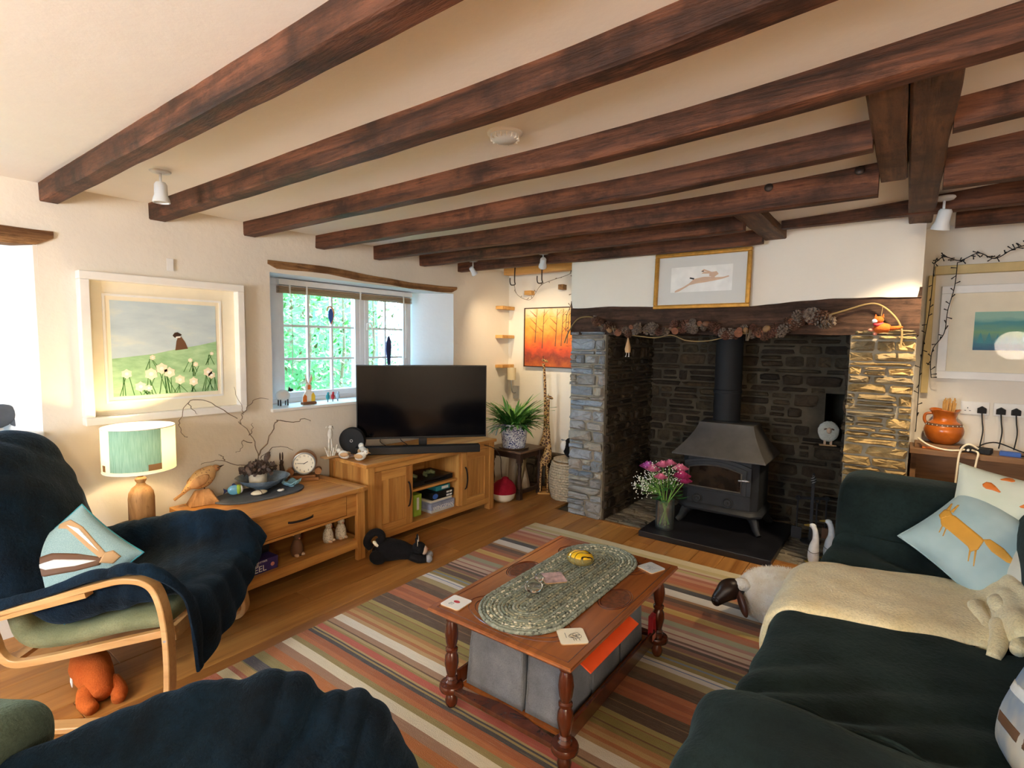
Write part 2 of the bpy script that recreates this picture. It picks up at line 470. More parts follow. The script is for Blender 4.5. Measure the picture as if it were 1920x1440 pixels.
wall_x('wall_left', XW-.4, XW, YN-.1, 5.2, 2.5, [W1, W2], M['plaster'])
def plain_wall(name, x0, x1, y0, y1, z0=-.05, z1=2.5, mat=None):
    return struct(MB().box(x0, x1, y0, y1, z0, z1).build(name, mat or M['plaster'], bevel=.01))
plain_wall('wall_alcove_left', XW-.05, -2.30, YB, YB+.3)
plain_wall('wall_alcove_right', .0, XR+.1, YB, YB+.3)
# right wall and rear wall of the room, both out of view; the rear wall has a pair of windows
plain_wall('wall_right', XR, XR+.1, YN-.1, 5.1)
rw = MB()
for (a, b, c, d) in ((XW-.3, -2.2, -.05, 2.5), (-2.2, -.6, -.05, .8), (-2.2, -.6, 2.0, 2.5), (-.6, XR+.1, -.05, 2.5)):
    rw.box(a, b, YN-.12, YN, c, d)
struct(rw.build('wall_rear', M['plaster']))
for k, (a, b) in enumerate(((-2.2, -.6),)):
    t = thing('window_%d' % (k+3), 'white window in the rear wall behind the viewer', 'window', ((a+b)/2, YN-.06, .8)); t['kind'] = 'structure'
    w = (b-a)/2; f = MB()
    f.box(-w, w, -.03, .03, 0, .06).box(-w, w, -.03, .03, 1.14, 1.2).box(-w, -w+.06, -.03, .03, .06, 1.14).box(w-.06, w, -.03, .03, .06, 1.14).box(-.03, .03, -.03, .03, .06, 1.14)
    f.build('window_frame', M['upvc'], t)
    for s in (-1, 1): MB().box(min(s*.03, s*(w-.06)), max(s*.03, s*(w-.06)), -.003, .003, .06, 1.14).build('pane', M['glass'], t)
portal('portal_window_1', (XW-.42, 2.75, 1.48), (0, -PI/2, 0), .95, 1.45)
portal('portal_window_2', (XW-.42, -.17, 1.48), (0, -PI/2, 0), .95, 1.25)
portal('portal_window_3', (-1.4, YN-.14, 1.4), (PI/2, 0, 0), 1.6, 1.2)

# ---- beams
def beam_mesh(L, yw, zb, zt, axis='x', sagf=None, jit=.004, seed=0, n=None):
    a, b = L; n = n or max(6, int((b-a)/.12)); vs = []; fs = []
    y0, y1 = yw; c = .006
    ring = [(y0+c, zb), (y1-c, zb), (y1, zb+c), (y1, zt), (y0, zt), (y0, zb+c)]
    for i in range(n+1):
        t = a+(b-a)*i/n
        for k, (y, z) in enumerate(ring):
            jy = jit*noise.noise(V((t*2.2+seed*7, k*3.1, 1)))*1.5+jit*.6*noise.noise(V((t*9+seed, k, 5)))
            jz = 0 if k in (3, 4) else jit*noise.noise(V((t*2.6+seed*3, 9, k//2)))*1.2
            s = sagf(t) if sagf else 0
            q = (t, y+jy, z+jz+s) if axis == 'x' else (y+jy, t, z+jz+(sag(y) if sagf is None else 0))
            vs.append(q)
    m = len(ring)
    for i in range(n):
        for k in range(m): fs.append((i*m+k, i*m+(k+1) % m, (i+1)*m+(k+1) % m, (i+1)*m+k))
    fs += [tuple(range(m)), tuple(n*m+k for k in range(m))]
    return MB().add(vs, fs)
G = 'exposed ceiling beams'
def beam(L, yw, zb, label, mat='beam', axis='x', sagf=sag, zt=2.31, seed=0, jit=.004):
    cx = V(((L[0]+L[1])/2, (yw[0]+yw[1])/2, zb)) if axis == 'x' else V(((yw[0]+yw[1])/2, (L[0]+L[1])/2, zb))
    mb = beam_mesh(L, yw, zb, zt, axis, sagf, jit, seed)
    mb.v = [tuple(V(v)-cx) for v in mb.v]
    o = mb.build('ceiling_beam', M[mat], smooth=30, loc=cx)
    return tag(o, label, 'beam', G)
beam((XW-.02, XR), (.752, .832), 2.17, 'dark wooden ceiling beam nearest the viewer, ending above the far left window', seed=1)
beam((XW-.02, XR), (1.232, 1.318), 2.17, 'dark ceiling beam beside the white spotlight, second from the viewer', seed=2)
beam((XW-.02, XR), (1.768, 1.845), 2.17, 'dark ceiling beam third from the viewer, just beyond the smoke alarm', seed=3)
beam((XW-.02, -.135), (2.292, 2.365), 2.165, 'reddish ceiling beam fourth from the viewer, over the window', seed=4)
beam((.085, XR), (2.292, 2.365), 2.165, 'length of dark beam right of the thick cross beam, nearer the viewer', seed=14)
beam((XW-.02, -.135), (2.815, 2.885), 2.155, 'ceiling beam with two round bolt heads, fifth from the viewer', sagf=lambda x: .0, zt=2.34, seed=5)
beam((.085, XR), (2.815, 2.885), 2.155, 'length of dark beam right of the thick cross beam, above the spotlight', sagf=lambda x: .0, zt=2.34, seed=15)
beam((XW-.02, -.80), (3.32, 3.39), 2.165, 'ceiling beam sixth from the viewer, stopping at the short cross timber', seed=6)
beam((XW-.02, -.80), (3.82, 3.885), 2.17, 'ceiling beam against the chimney wall, farthest of the seven parallel beams', seed=7)
beam((-.66, XR), (3.66, 3.73), 2.225, 'blackened thin beam above the chimney wall, right of the short timber', sagf=lambda x: .0, zt=2.36, seed=8)
beam((.20, XR), (4.20, 4.27), 2.23, 'blackened beam over the desk alcove, behind the lit spotlight', sagf=lambda x: .0, zt=2.36, seed=9)
beam((1.848, 3.99), (-.03, .085), 2.23, 'thick brown cross beam running to the right end of the chimney wall', 'beamy', 'y', lambda x: 0, 2.36, 10)
beam((1.848, 2.90), (-.135, -.037), 2.226, 'short brown timber bolted beside the thick cross beam', 'beamy', 'y', lambda x: 0, 2.35, 11)
beam((2.89, 3.99), (-.815, -.68), 2.215, 'short cross timber resting on the chimney wall above the gold frame', 'beamy', 'y', lambda x: 0, 2.35, 12)
for x in (-.57, -.205):
    b = MB().lathe([(.0, 0), (.016, 0), (.02, .004), (.014, .009), (0, .01)], 14)
    o = b.build('bolt_head', M['bronze'], smooth=40, loc=(x, 2.814, 2.255 if x < -.4 else 2.27), rot=(PI/2, 0, 0))
    tag(o, 'round dark bolt head on the beam, ' + ('left of the pair' if x < -.4 else 'right of the pair by the cross beam'), 'bolt', 'bolt heads')
# ------------------------------------------------------------------ chimney breast and inglenook
M['st_left'] = stone_mat('pier_stone_grey', ['8d949a', 'a3a6a8', 'a89a84', '7e8892', 'a0968a', '97a0aa', 'b0a898'], '70706e')
M['st_right'] = stone_mat('pier_stone_tan', ['a98a58', '8e7850', 'b3935e', '7d7158', 'a3875a', '6f6a5c', 'b89a66'], '6b5a3c')
M['st_dark'] = stone_mat('sooty_stone', ['352c23', '46392b', '2b251f', '554633', '3b3229', '4a4030'], '211c17')
M['st_floor'] = stone_mat('hearth_cobble', ['7d7262', '94866f', '6b6355', '857a68'], '574f43')
def stones(parent, org, u, v, n, W, H, mat, hr, wr, dep, seed, skip=None, gap=.007, tilt=.0, rough=.25):
    r = random.Random(seed); org, u, v, n = V(org), V(u), V(v), V(n); z = 0
    while z < H-.012:
        h = r.uniform(*hr)
        if H-z-h < hr[0]: h = H-z
        x = r.uniform(-.03, 0)
        while x < W-.01:
            w = r.uniform(*wr)*(1.25 if h < sum(hr)/2 else .9)
            if W-x-w < wr[0]*.7: w = W-x
            a, b = max(x, 0), min(x+w, W)
            cu, cv = (a+b)/2, z+h/2
            x += w
            if b-a < .015 or (skip and skip(cu, cv)): continue
            parts = [(cv, h)]
            if h > hr[0]*2 and r.random() < .35: k = r.uniform(.35, .65); parts = [(z+h*k/2, h*k), (z+h*(k+1)/2, h*(1-k))]
            for cvv, hh in parts:
                hw, hv = (b-a)/2-gap*r.uniform(.5, 1.3), hh/2-gap*r.uniform(.35, .9)
                if hv < .004 or hw < .008: continue
                d = dep*r.uniform(.35, 1.25); N = 12; vs = []; fs = []
                off = [r.uniform(.86, 1.04) for _ in range(N)]
                for ring, (sc, dd) in enumerate(((1.03, -.02), (1.0, d*.55), (.84, d))):
                    for k in range(N):
                        w_ = 2*PI*(k+.5)/N; c, s = math.cos(w_), math.sin(w_)
                        e = .34
                        pu = math.copysign(abs(c)**e, c)*hw; pv = math.copysign(abs(s)**e, s)*hv
                        o_ = off[k]
                        if ring == 2: pu = math.copysign(max(abs(pu)-.012, abs(pu)*.6), pu); pv = math.copysign(max(abs(pv)-.009, abs(pv)*.55), pv); o_ *= r.uniform(.92, 1.03)
                        dj = dd if ring == 0 else dd+r.uniform(-1, 1)*dep*rough
                        vs.append(u*pu*o_+v*(pv*o_+tilt*pu)+n*dj)
                vs.append(n*(d+r.uniform(-.3, .5)*dep*rough*2)+u*r.uniform(-.3, .3)*hw); ci = len(vs)-1
                for q in (0, 1):
                    for k in range(N): fs.append((q*N+k, q*N+(k+1) % N, (q+1)*N+(k+1) % N, (q+1)*N+k))
                for k in range(N): fs.append((2*N+k, 2*N+(k+1) % N, ci))
                MB().add(vs, fs).build('stone', mat, parent, smooth=28, loc=org+u*cu+v*cvv)
        z += h
# left pier, inner left wall, back wall with a small oven niche, inner right wall, right pier
lp = struct(MB().box(-2.325, -2.0, 4.0, 4.97, -.02, 1.6).build('wall_chimney_left_pier', M['mortar']))
stones(lp, (-2.33, 4.0, 0), (1, 0, 0), (0, 0, 1), (0, -1, 0), .335, 1.6, M['st_left'], (.03, .10), (.08, .30), .034, 3, gap=.005, rough=.35)
il = struct(MB().box(-2.01, -1.985, 4.01, 4.99, -.02, 2.3).build('wall_inglenook_left', M['mortardark']))
stones(il, (-1.985, 4.0, 0), (0, 1, 0), (0, 0, 1), (1, 0, 0), .98, 1.72, M['st_dark'], (.03, .11), (.06, .24), .024, 5, gap=.011)
bk = MB(); NX = (-.50, -.37); NZ = (.74, 1.12)
bk.box(-2.0, NX[0], 4.97, 5.15, -.02, 2.3).box(NX[1], .05, 4.97, 5.15, -.02, 2.3).box(NX[0], NX[1], 4.97, 5.15, -.02, NZ[0]).box(NX[0], NX[1], 4.97, 5.15, NZ[1], 2.3).box(NX[0]-.1, NX[1]+.1, 5.5, 5.55, NZ[0]-.1, NZ[1]+.1).box(NX[0]-.05, NX[0], 5.1, 5.5, NZ[0]-.05, NZ[1]+.05).box(NX[1], NX[1]+.05, 5.1, 5.5, NZ[0]-.05, NZ[1]+.05).box(NX[0], NX[1], 5.1, 5.5, NZ[0]-.05, NZ[0]).box(NX[0], NX[1], 5.1, 5.5, NZ[1], NZ[1]+.05)
bk = struct(bk.build('wall_inglenook_back', M['mortardark']))
stones(bk, (-1.985, 4.97, 0), (1, 0, 0), (0, 0, 1), (0, -1, 0), 1.70, 1.75, M['st_dark'], (.032, .12), (.08, .32), .024, 8, gap=.011,
       skip=lambda a, b: NX[0]-.05 < a-1.985 < NX[1]+.05 and NZ[0]-.02 < b < NZ[1]+.03)
rp = struct(MB().box(-.285, .05, 4.0, 4.97, -.02, 1.64).build('wall_chimney_right_pier', M['mortar']))
stones(rp, (-.292, 4.0, 0), (1, 0, 0), (0, 0, 1), (0, -1, 0), .347, 1.61, M['st_right'], (.028, .082), (.08, .30), .034, 21, gap=.005, rough=.4)
stones(rp, (-.285, 4.0, 0), (0, 1, 0), (0, 0, 1), (-1, 0, 0), .96, 1.6, M['st_dark'], (.05, .12), (.09, .27), .02, 9, gap=.008)
struct(MB().box(-2.0, -.28, 4.2, 5.15, 2.28, 2.32).build('ceiling_flue_light_cap', M['mortardark']))  # unseen cap added so no sky light leaks down the flue
# hearth floor of edge-laid stones
hf = struct(MB().box(-2.0, -.28, 4.02, 4.98, -.03, -.006).build('floor_hearth', M['mortar']))
stones(hf, (-2.0, 4.0, -.006), (1, 0, 0), (0, 1, 0), (0, 0, 1), 1.715, .97, M['st_floor'], (.035, .06), (.12, .3), .012, 31, gap=.004,
       skip=lambda a, b: -1.58 < a-2.0 < -.70 and b > .06 and b < .62)
struct(MB().box(-2.33, .06, 3.975, 4.01, -.02, .004).build('trim_1', M['floor'], bevel=.002))
# plaster breast above the timber lintel
def breast():
    m = MB(); x0, x1 = -2.335, .058; top = 2.5
    prof = [(-2.335, 1.80), (-2.2, 1.795), (-2.03, 1.803), (-1.85, 1.80), (-1.58, 1.79), (-1.2, 1.775), (-.9, 1.772), (-.75, 1.785), (-.6, 1.797), (-.4, 1.808), (-.15, 1.806), (.058, 1.80)]
    def low(x):
        for (a, za), (b, zb) in zip(prof, prof[1:]):
            if a <= x <= b: return za+(zb-za)*(x-a)/(b-a)+.004*nz((x*9, 3, 1))
        return 1.80
    nx = 60
    def front(u, v):
        x = x0+(x1-x0)*u; lz = low(x); z = lz+(top-lz)*v
        r = .012*max(0, 1-v*14)
        e = .02*(max(0, (u-.985)/.015)**2+max(0, (.015-u)/.015)**2)
        return (x, YF+.01*nz((x, 2, z), 2)+e+r*.3, z)
    m.grid(front, nx, 16)
    m.grid(lambda u, v: (x0+(x1-x0)*u, YF+.004+.05*v, low(x0+(x1-x0)*u)), nx, 1)
    m.box(x1-.004, x1, YF+.02, YB+.1, 1.6, top); m.box(x0, x0+.004, YF+.02, YB+.1, 1.6, top)
    return struct(m.build('wall_chimney_breast', M['plaster'], smooth=50))
breast()
def mantel():
    a, b = -2.335, .06; n = 60; vs = []; fs = []
    ring = [(0, 1.572), (.0, 1.64), (-.004, 1.74), (.0, 1.86), (.45, 1.86), (.45, 1.572)]
    for i in range(n+1):
        x = a+(b-a)*i/n
        for k, (y, z) in enumerate(ring):
            jy = .010*nz((x*3, k*2.1, 4))+.006*nz((x*11, k, 8)); jz = (.010*nz((x*4, 7, k)) if k in (0, 5) else 0)
            if k in (4, 5): jy = 0
            vs.append((x+1.1375, 3.988+y+jy-4.2, z+jz+.008*math.sin((x+2.3)*1.2)*(k in (0, 5))-1.57))
    m = len(ring)
    for i in range(n):
        for k in range(m): fs.append((i*m+k, i*m+(k+1) % m, (i+1)*m+(k+1) % m, (i+1)*m+k))
    fs += [tuple(range(m)), tuple(n*m+k for k in range(m))]
    o = MB().add(vs, fs).build('mantel_beam', M['lintel'], smooth=40, loc=(-1.1375, 4.2, 1.57))
    tag(o, 'long rough dark timber lintel over the stone fireplace', 'lintel')
mantel()
# hearth slab
tag(MB().box(-.475, .475, 0, .92, 0, .045).build('hearth_slab', M['slab'], bevel=.004, loc=(-1.125, 3.85, 0)), 'polished black stone slab under the stove', 'hearth')
# ------------------------------------------------------------------ stove
def stove():
    t = thing('wood_stove', 'black cast iron wood stove with a canopy hood and flue pipe', 'stove', (-1.13, 4.5, .045))
    I = M['iron']
    x0, x1, y0, y1 = -.29, .29, -.225, .22
    def oct_(x0, x1, y0, y1, c): return [(x0+c, y0), (x1-c, y0), (x1, y0+c), (x1, y1-c), (x1-c, y1), (x0+c, y1), (x0, y1-c), (x0, y0+c)]
    b = MB().prism(oct_(x0, x1, y0, y1, .05), .18, .585)
    b.build('body', I, t, bevel=.006)
    s = MB()                      # flared lower skirt
    prof = [(.0, .185), (.022, .17), (.034, .15), (.03, .135), (.012, .125), (-.05, .12)]
    vs = []; fs = []
    for d, z in prof:
        vs += [(x, y, z) for x, y in oct_(x0-d, x1+d, y0-d, y1+d, .055+d*.6)]
    for i in range(len(prof)-1):
        for k in range(8): fs.append((i*8+k, i*8+(k+1) % 8, (i+1)*8+(k+1) % 8, (i+1)*8+k))
    fs.append(tuple(range(8))); fs.append(tuple((len(prof)-1)*8+k for k in range(8)))
    s.add(vs, fs).build('skirt', I, t, smooth=40)
    for sx in (-1, 1):
        for sy in (-1, 1):
            pts = catmull([(sx*.22, sy*.13, .14), (sx*.262, sy*.172, .10), (sx*.285, sy*.195, .045), (sx*.315, sy*.222, .004)], 5)
            MB().tube(pts, [.05-.026*k/15 for k in range(len(pts))], 8, sx=.8).build('leg', I, t, smooth=50)
    # arched surround and door
    def arch(xa, xb, za, zs, rise, n=12):
        out = [(xa, za), (xb, za), (xb, zs)]
        for k in range(1, n): u = 1-k/n; out.append((xa+(xb-xa)*u, zs+rise*math.sin(PI*(.0+1.0*u))**.8))
        return out+[(xa, zs)]
    sur = arch(-.262, .248, .30, .52, .045)
    MB().prism(sur, -.243, -.222, 'xzy').build('door_surround', I, t, bevel=.004)
    MB().prism(arch(-.245, .215, .255+.045, .50, .042), -.251, -.24, 'xzy').build('door', I, t, bevel=.003)
    op = arch(-.222, .178, .325, .475, .036)
    fr = MB(); q = [V((x, -.256, z)) for x, z in op]
    fr.tube(q+[q[0], q[1]], .007, 6); fr.build('door_rim', M['ironhood'], t, smooth=60)
    MB().prism(op, -.2545, -.252, 'xzy').build('door_glass', M['stoveglass'], t)
    h = MB(); h.cyl((.205, -.25, .43), (.205, -.285, .43), .007); h.tube(catmull([(.165, -.285, .425), (.205, -.287, .432), (.245, -.285, .43)], 5), [.006+.004*math.sin(k*1.9)**2 for k in range(11)], 8)
    h.build('door_handle', M['steel'], t, smooth=50)
    for sx, xx in ((-1, -.155), (1, .078)):
        k = MB().lathe([(0, .0), (.042, 0), (.042, .006), (.036, .009), (.03, .006), (.026, .012), (.018, .014), (.010, .012), (.008, .02), (0, .021)], 22)
        k.build('air_vent', I, t, smooth=30, loc=(xx, -.226, .222), rot=(PI/2, 0, 0))
    # hood
    m = MB(); rows = []
    A = (-.352, .352, -.30, .26); B = (-.205, .215, -.09, .16); nn = 10
    for i in range(nn+1):
        u = i/nn; w = 1-(1-u)**1.45; z = .582+.245*u
        a = [A[k]+(B[k]-A[k])*w for k in range(4)]
        rows.append([(a[0], a[2], z), (a[1], a[2], z), (a[1], a[3], z), (a[0], a[3], z)])
    vs = [p for r in rows for p in r]; fs = []
    for i in range(nn):
        for k in range(4): fs.append((i*4+k, i*4+(k+1) % 4, (i+1)*4+(k+1) % 4, (i+1)*4+k))
    fs += [(0, 1, 2, 3), tuple(nn*4+k for k in range(4))]
    m.add(vs, fs); m.box(A[0], A[1], A[2], A[3], .572, .584)
    m.build('hood', M['ironhood'], t, smooth=30, bevel=.003)
    f = MB().lathe([(.115, .80), (.115, .83), (.106, .84), (.106, 1.06), (.112, 1.062), (.112, 1.085), (.106, 1.09), (.106, 2.2)], 28, (-.04, .1, 0))
    f.build('flue_pipe', M['matblack'], t, smooth=30)
    return t
tg = NT('stove_glass'); tg.col(tg.ramp(tg.noise(tg.coord(), 9, 4), [(.35, rgb('0b0b0c')), (.75, rgb('35291f'))])); M['stoveglass'] = tg.set(.12, spec=.5)

stove()
# ------------------------------------------------------------------ window 1, window 2, outdoors
EROT = Matrix(((0, 0, 1), (1, 0, 0), (0, 1, 0))).to_euler()     # local x,y,z -> world y,z,x (faces +x)
def casement(t, y0, y1, z0, z1, cols, rows, x):
    s = .045
    f = MB().box(x-.03, x+.03, y0, y1, z0, z0+s).box(x-.03, x+.03, y0, y1, z1-s, z1).box(x-.03, x+.03, y0, y0+s, z0+s, z1-s).box(x-.03, x+.03, y1-s, y1, z0+s, z1-s)
    sash = f.build('sash', M['upvc'], t, bevel=.004)
    a, b, c, d = y0+s, y1-s, z0+s, z1-s
    for k in range(1, cols): MB().box(x-.012, x+.012, a+(b-a)*k/cols-.009, a+(b-a)*k/cols+.009, c, d).build('glazing_bar', M['upvc'], sash)
    for k in range(1, rows): MB().box(x-.0115, x+.0115, a, b, c+(d-c)*k/rows-.009, c+(d-c)*k/rows+.009).build('glazing_bar', M['upvc'], sash)
    for i in range(cols):
        for j in range(rows):
            MB().box(x-.003, x+.003, a+(b-a)*i/cols, a+(b-a)*(i+1)/cols, c+(d-c)*j/rows, c+(d-c)*(j+1)/rows).build('pane', M['glass'], sash)
    return sash
def window(n, W, split):
    ya, yb, za, zb, yc, yd = W; x = XW-.31
    t = thing('window_%d' % n, 'white casement window in a deep plastered reveal', 'window'); t['kind'] = 'structure'
    del t['category']
    f = MB(); fw = .05
    f.box(x-.035, x+.035, yc, yd, za, za+fw).box(x-.035, x+.035, yc, yd, zb-fw, zb).box(x-.035, x+.035, yc, yc+fw, za+fw, zb-fw).box(x-.035, x+.035, yd-fw, yd, za+fw, zb-fw)
    f.box(x-.035, x+.035, split-.025, split+.025, za+fw, zb-fw)
    f.build('window_frame', M['upvc'], t, bevel=.005)
    casement(t, yc+fw+.07, split-.025, za+fw, zb-fw, 3, 3, x+.004); casement(t, split+.025, yd-fw, za+fw, zb-fw, 2, 3, x+.008)
    MB().box(x-.035, x+.035, yc+fw, yc+fw+.071, za+fw, zb-fw).build('window_frame', M['upvc'], t)
    MB().box(XW-.30, XW+.028, ya-.015, yb+.0, za-.005, za+.018).build('window_sill', M['white'], t, bevel=.006)
    h = MB().cbox((x+.05, split+.05, 1.62), (.014, .02, .06)); h.tube(catmull([(x+.055, split+.05, 1.645), (x+.075, split+.055, 1.65), (x+.08, split+.075, 1.60), (x+.08, split+.082, 1.52)], 4), .008, 8)
    h.build('window_handle', M['white'], t, smooth=50)
    return t
w1 = window(1, W1, 2.91); window(2, W2, -.25)
def lintel_board(y0, y1, ztop, th, label, seed):
    n = 28; vs = []; fs = []
    for i in range(n+1):
        u = i/n; y = y0+(y1-y0)*u
        e = min(1, min(u, 1-u)*22+.55)
        zt = ztop(u)+.008*nz((u*6, seed, 1)); zb = zt-th*(.72+.45*abs(nz((u*4, seed, 5))))*e
        vs += [(XW-.10, y, zt), (XW+.012, y, zt-.006), (XW+.016+.006*nz((u*8, seed, 2)), y, (zt+zb)/2), (XW+.010, y, zb), (XW-.10, y, zb)]
    for i in range(n):
        for k in range(5): fs.append((i*5+k, i*5+(k+1) % 5, (i+1)*5+(k+1) % 5, (i+1)*5+k))
    fs += [(0, 1, 2, 3, 4), tuple(n*5+k for k in range(5))]
    c = V((XW, (y0+y1)/2, 1.98)); vs = [V(v)-c for v in vs]
    tag(MB().add(vs, fs).build('window_lintel', M['winlintel'], smooth=50, loc=c), label, 'lintel')
lintel_board(1.925, 3.80, lambda u: 2.04-.02*u+.012*math.sin(u*7), .078, 'wavy brown timber lintel over the window behind the television', 1)
lintel_board(-1.1, .80, lambda u: 2.045-.012*u, .10, 'rough brown timber lintel at the far left edge, above the half seen window', 4)
# foliage outside
def hedge(name, n, yr, xr, zr, label, seed, cols):
    r = random.Random(seed); m = MB()
    for _ in range(n):
        p = V((r.uniform(*xr), r.uniform(*yr), r.uniform(*zr)))
        p.x += .5*nz(p, .9); L = r.uniform(.05, .12); w = L*.42
        d = V((r.uniform(-.2, 1), r.uniform(-1, 1), r.uniform(-.8, .5))).normalized(); s = d.cross(V((.6, .2, 1))).normalized(); b = d.cross(s)*.25*L
        m.add([p-d*L/2, p-s*w/2+b*.4, p+d*L/2+b*-.5, p+s*w/2+b*.4], [(0, 1, 2), (0, 2, 3)], r.randrange(len(cols)))
    for k in range(7):
        y = yr[0]+(yr[1]-yr[0])*(k+.5)/7; q = [(sum(xr)/2, y, 0), (sum(xr)/2+.1, y+.1, zr[1]*.5), (sum(xr)/2, y+.15, zr[1]*.95)]
        m.m = len(cols)-1; m.tube(q, [.03, .02, .008], 6)
    return tag(m.build(name, cols, fix=False), label, 'hedge', kind='stuff')
leafm = []
for k, c in enumerate(('5f9e4a', '86bd62', '3f7d3a', 'a5cf80', '6b5a3a')):
    t = NT('leaf_%d' % k); t.col(rgb(c)); t.set(.45)
    leafm.append(t.m)
hedge('hedge', 9000, (1.9, 5.25), (-6.3, -5.4), (-.2, 2.75), 'sunlit green leafy hedge seen through the window panes', 3, leafm)
hedge('hedge', 6000, (-2.8, 1.5), (-6.0, -5.2), (-.2, 3.3), 'leafy hedge added to block sky light outside the half seen far left window', 5, leafm)  # added hedge, out of view, tall enough to cut sky light at window two
hb = NT('hedge_core'); hb.col(rgb('4d7a44')); hb.set(.9)
tag(MB().grid(lambda u, v: (-7.1+.12*nz((u*9, v*7, 0)), 1.6+4.2*u, -.3+2.9*v), 30, 26).build('shrub', hb.m, smooth=180), 'dense green shrub growing behind the leafy hedge outdoors', 'shrub')
struct(MB().box(-14, XW-.45, -8, 14, -.5, -.4).build('ground_garden', M['c_dgreen']))
# bamboo blind, hanging ornaments
M['bamboo'] = wood('bamboo_slat', '9a7f5e', 'c2a888', 'y', 12, .5, .1, .05, knots=False)
def blind():
    t = thing('bamboo_blind', 'rolled up bamboo blind at the top of the window', 'blind', (XW-.235, 2.13, 1.845))
    for k in range(5): MB().box(-.025, .012, 0, 1.31, .0105*k, .0105*k+.007).build('slat', M['bamboo'], t)
    MB().box(-.026, .014, 0, 1.31, .06, .10).build('headrail', M['white'], t)
    for y in (.08, .22, .72, 1.2): MB().box(.008, .016, y, y+.012, -.004, .06).build('clip', M['white'], t)
    for y in (.09, 1.22): MB().tube([(.02, y, 0), (.022, y+.005, -.3), (.02, y, -.62 if y < 1 else -.5)], .0025, 5).build('cord', M['white'], t)
blind()
t = thing('hanging_glass_ornament', 'blue and orange stained glass drop hanging in the window', 'ornament', (XW-.20, 2.545, 1.70))
MB().prism([(0, -.07), (.022, -.035), (.026, .01), (.014, .045), (0, .05), (-.016, .03), (-.02, -.02)], -.004, .004, 'yzx').build('blue_glass', M['c_blue'], t, bevel=.002)
MB().tube(catmull([(0, -.03, .03), (0, -.018, .06), (0, .012, .06), (0, .032, .02), (0, .02, -.04), (0, .004, -.072)], 4), .005, 6).build('orange_rim', M['c_orange'], t, smooth=60)
MB().tube([(0, 0, .05), (0, .002, .12)], .001, 4).build('cord', M['string'], t)
t = thing('hanging_bird', 'black wooden bird cut-out hanging against the right window pane', 'ornament', (XW-.27, 3.20, 1.42))
MB().prism([(-.012, -.15), (.012, -.155), (.016, -.10), (.02, -.03), (.028, .03), (.022, .08), (.012, .10), (.004, .125), (-.008, .12), (-.014, .10), (-.03, .06), (-.034, .0), (-.024, -.06)], -.006, .006, 'yzx').build('bird_body', M['c_navy'], t, bevel=.002)
MB().tube([(0, 0, .12), (0, 0, .40)], .001, 4).build('cord', M['string'], t)
# sill ornaments
SZ = 1.019
def sill_sheep():
    t = thing('sheep_ornament', 'small white sheep figure with black head on the window sill', 'ornament', (XW-.12, 2.085, SZ))
    MB().ell((0, 0, .075), (.03, .055, .042), 14, 10, fn=lambda d: 1+.08*nz(d*4)).build('wool_body', M['white'], t, smooth=180)
    MB().ell((0, .062, .11), (.012, .022, .013), 8, 6).tube([(0, .05, .115), (0, .052, .13)], .006, 6).build('head', M['black'], t, smooth=180)
    for a in (-.015, .015):
        for b in (-.028, .028): MB().cyl((a, b, 0), (a, b, .045), .005, n=8).build('leg', M['black'], t)
sill_sheep()
def rabbit():
    t = thing('rabbit_ornament', 'flat painted orange and white rabbit on a wooden block on the sill', 'ornament', (XW-.07, 2.26, SZ))
    MB().box(-.02, .02, -.055, .055, 0, .018).build('base_block', M['c_brown'], t, bevel=.002)
    MB().prism([(-.055, .018), (.05, .018), (.052, .06), (.03, .095), (.02, .10), (.028, .13), (.012, .155), (-.018, .155), (-.03, .13), (-.022, .10), (-.045, .07)], -.006, .006, 'yzx').build('rabbit_body', M['c_white'], t, bevel=.002)
    for q in (-1, 1): MB().prism([(q*.006-.006, .15), (q*.006+.006, .15), (q*.022+.008, .185), (q*.028, .225), (q*.018-.004, .19)], -.004, .004, 'yzx').build('ear', M['c_fawn'], t)
    MB().prism([(-.052, .02), (-.02, .02), (-.02, .06), (-.035, .075), (-.05, .055)], .006, .009, 'yzx').build('orange_patch', M['c_orange'], t)
    MB().prism([(.018, .02), (.048, .02), (.05, .06), (.035, .088), (.02, .07)], .006, .009, 'yzx').build('yellow_patch', M['c_yellow'], t)
    MB().prism([(-.012, .11), (.012, .11), (.01, .145), (-.01, .145)], .006, .009, 'yzx').build('face_patch', M['c_orange'], t)
rabbit()
for nm, y, c, lab in (('bird_ornament', 2.43, 'c_teal', 'tiny blue bird ornament between the rabbit and the red bird'), ('bird_ornament', 2.475, 'c_red', 'tiny red bird ornament on the window sill'), ('bird_ornament', 2.52, 'c_skyblue', 'tiny pale blue bird ornament beside the television corner')):
    t = thing(nm, lab, 'ornament', (XW-.08, y, SZ), group='little birds on the sill')
    MB().ell((0, 0, .04), (.013, .016, .024), 10, 8).ell((0, .004, .068), (.009, .01, .010), 8, 6).build('body', M[c], t, smooth=180)
    MB().cyl((0, 0, 0), (0, 0, .03), .004, n=6).build('leg', M['c_dbrown'], t)
t = thing('animal_ornament', 'smooth grey animal figure on the far left window sill', 'ornament', (XW-.13, .60, SZ))
MB().ell((0, -.03, .075), (.03, .085, .06), 14, 10, rot=Matrix.Rotation(.35, 3, 'X')).build('body', M['slate'], t, smooth=180)
MB().prism([(.03, .07), (.075, .02), (.06, .005), (.02, .03)], -.012, .012, 'yzx').build('tail', M['slate'], t, bevel=.006)
MB().ell((0, -.05, .012), (.035, .05, .012), 10, 6).build('base', M['white'], t, smooth=180)
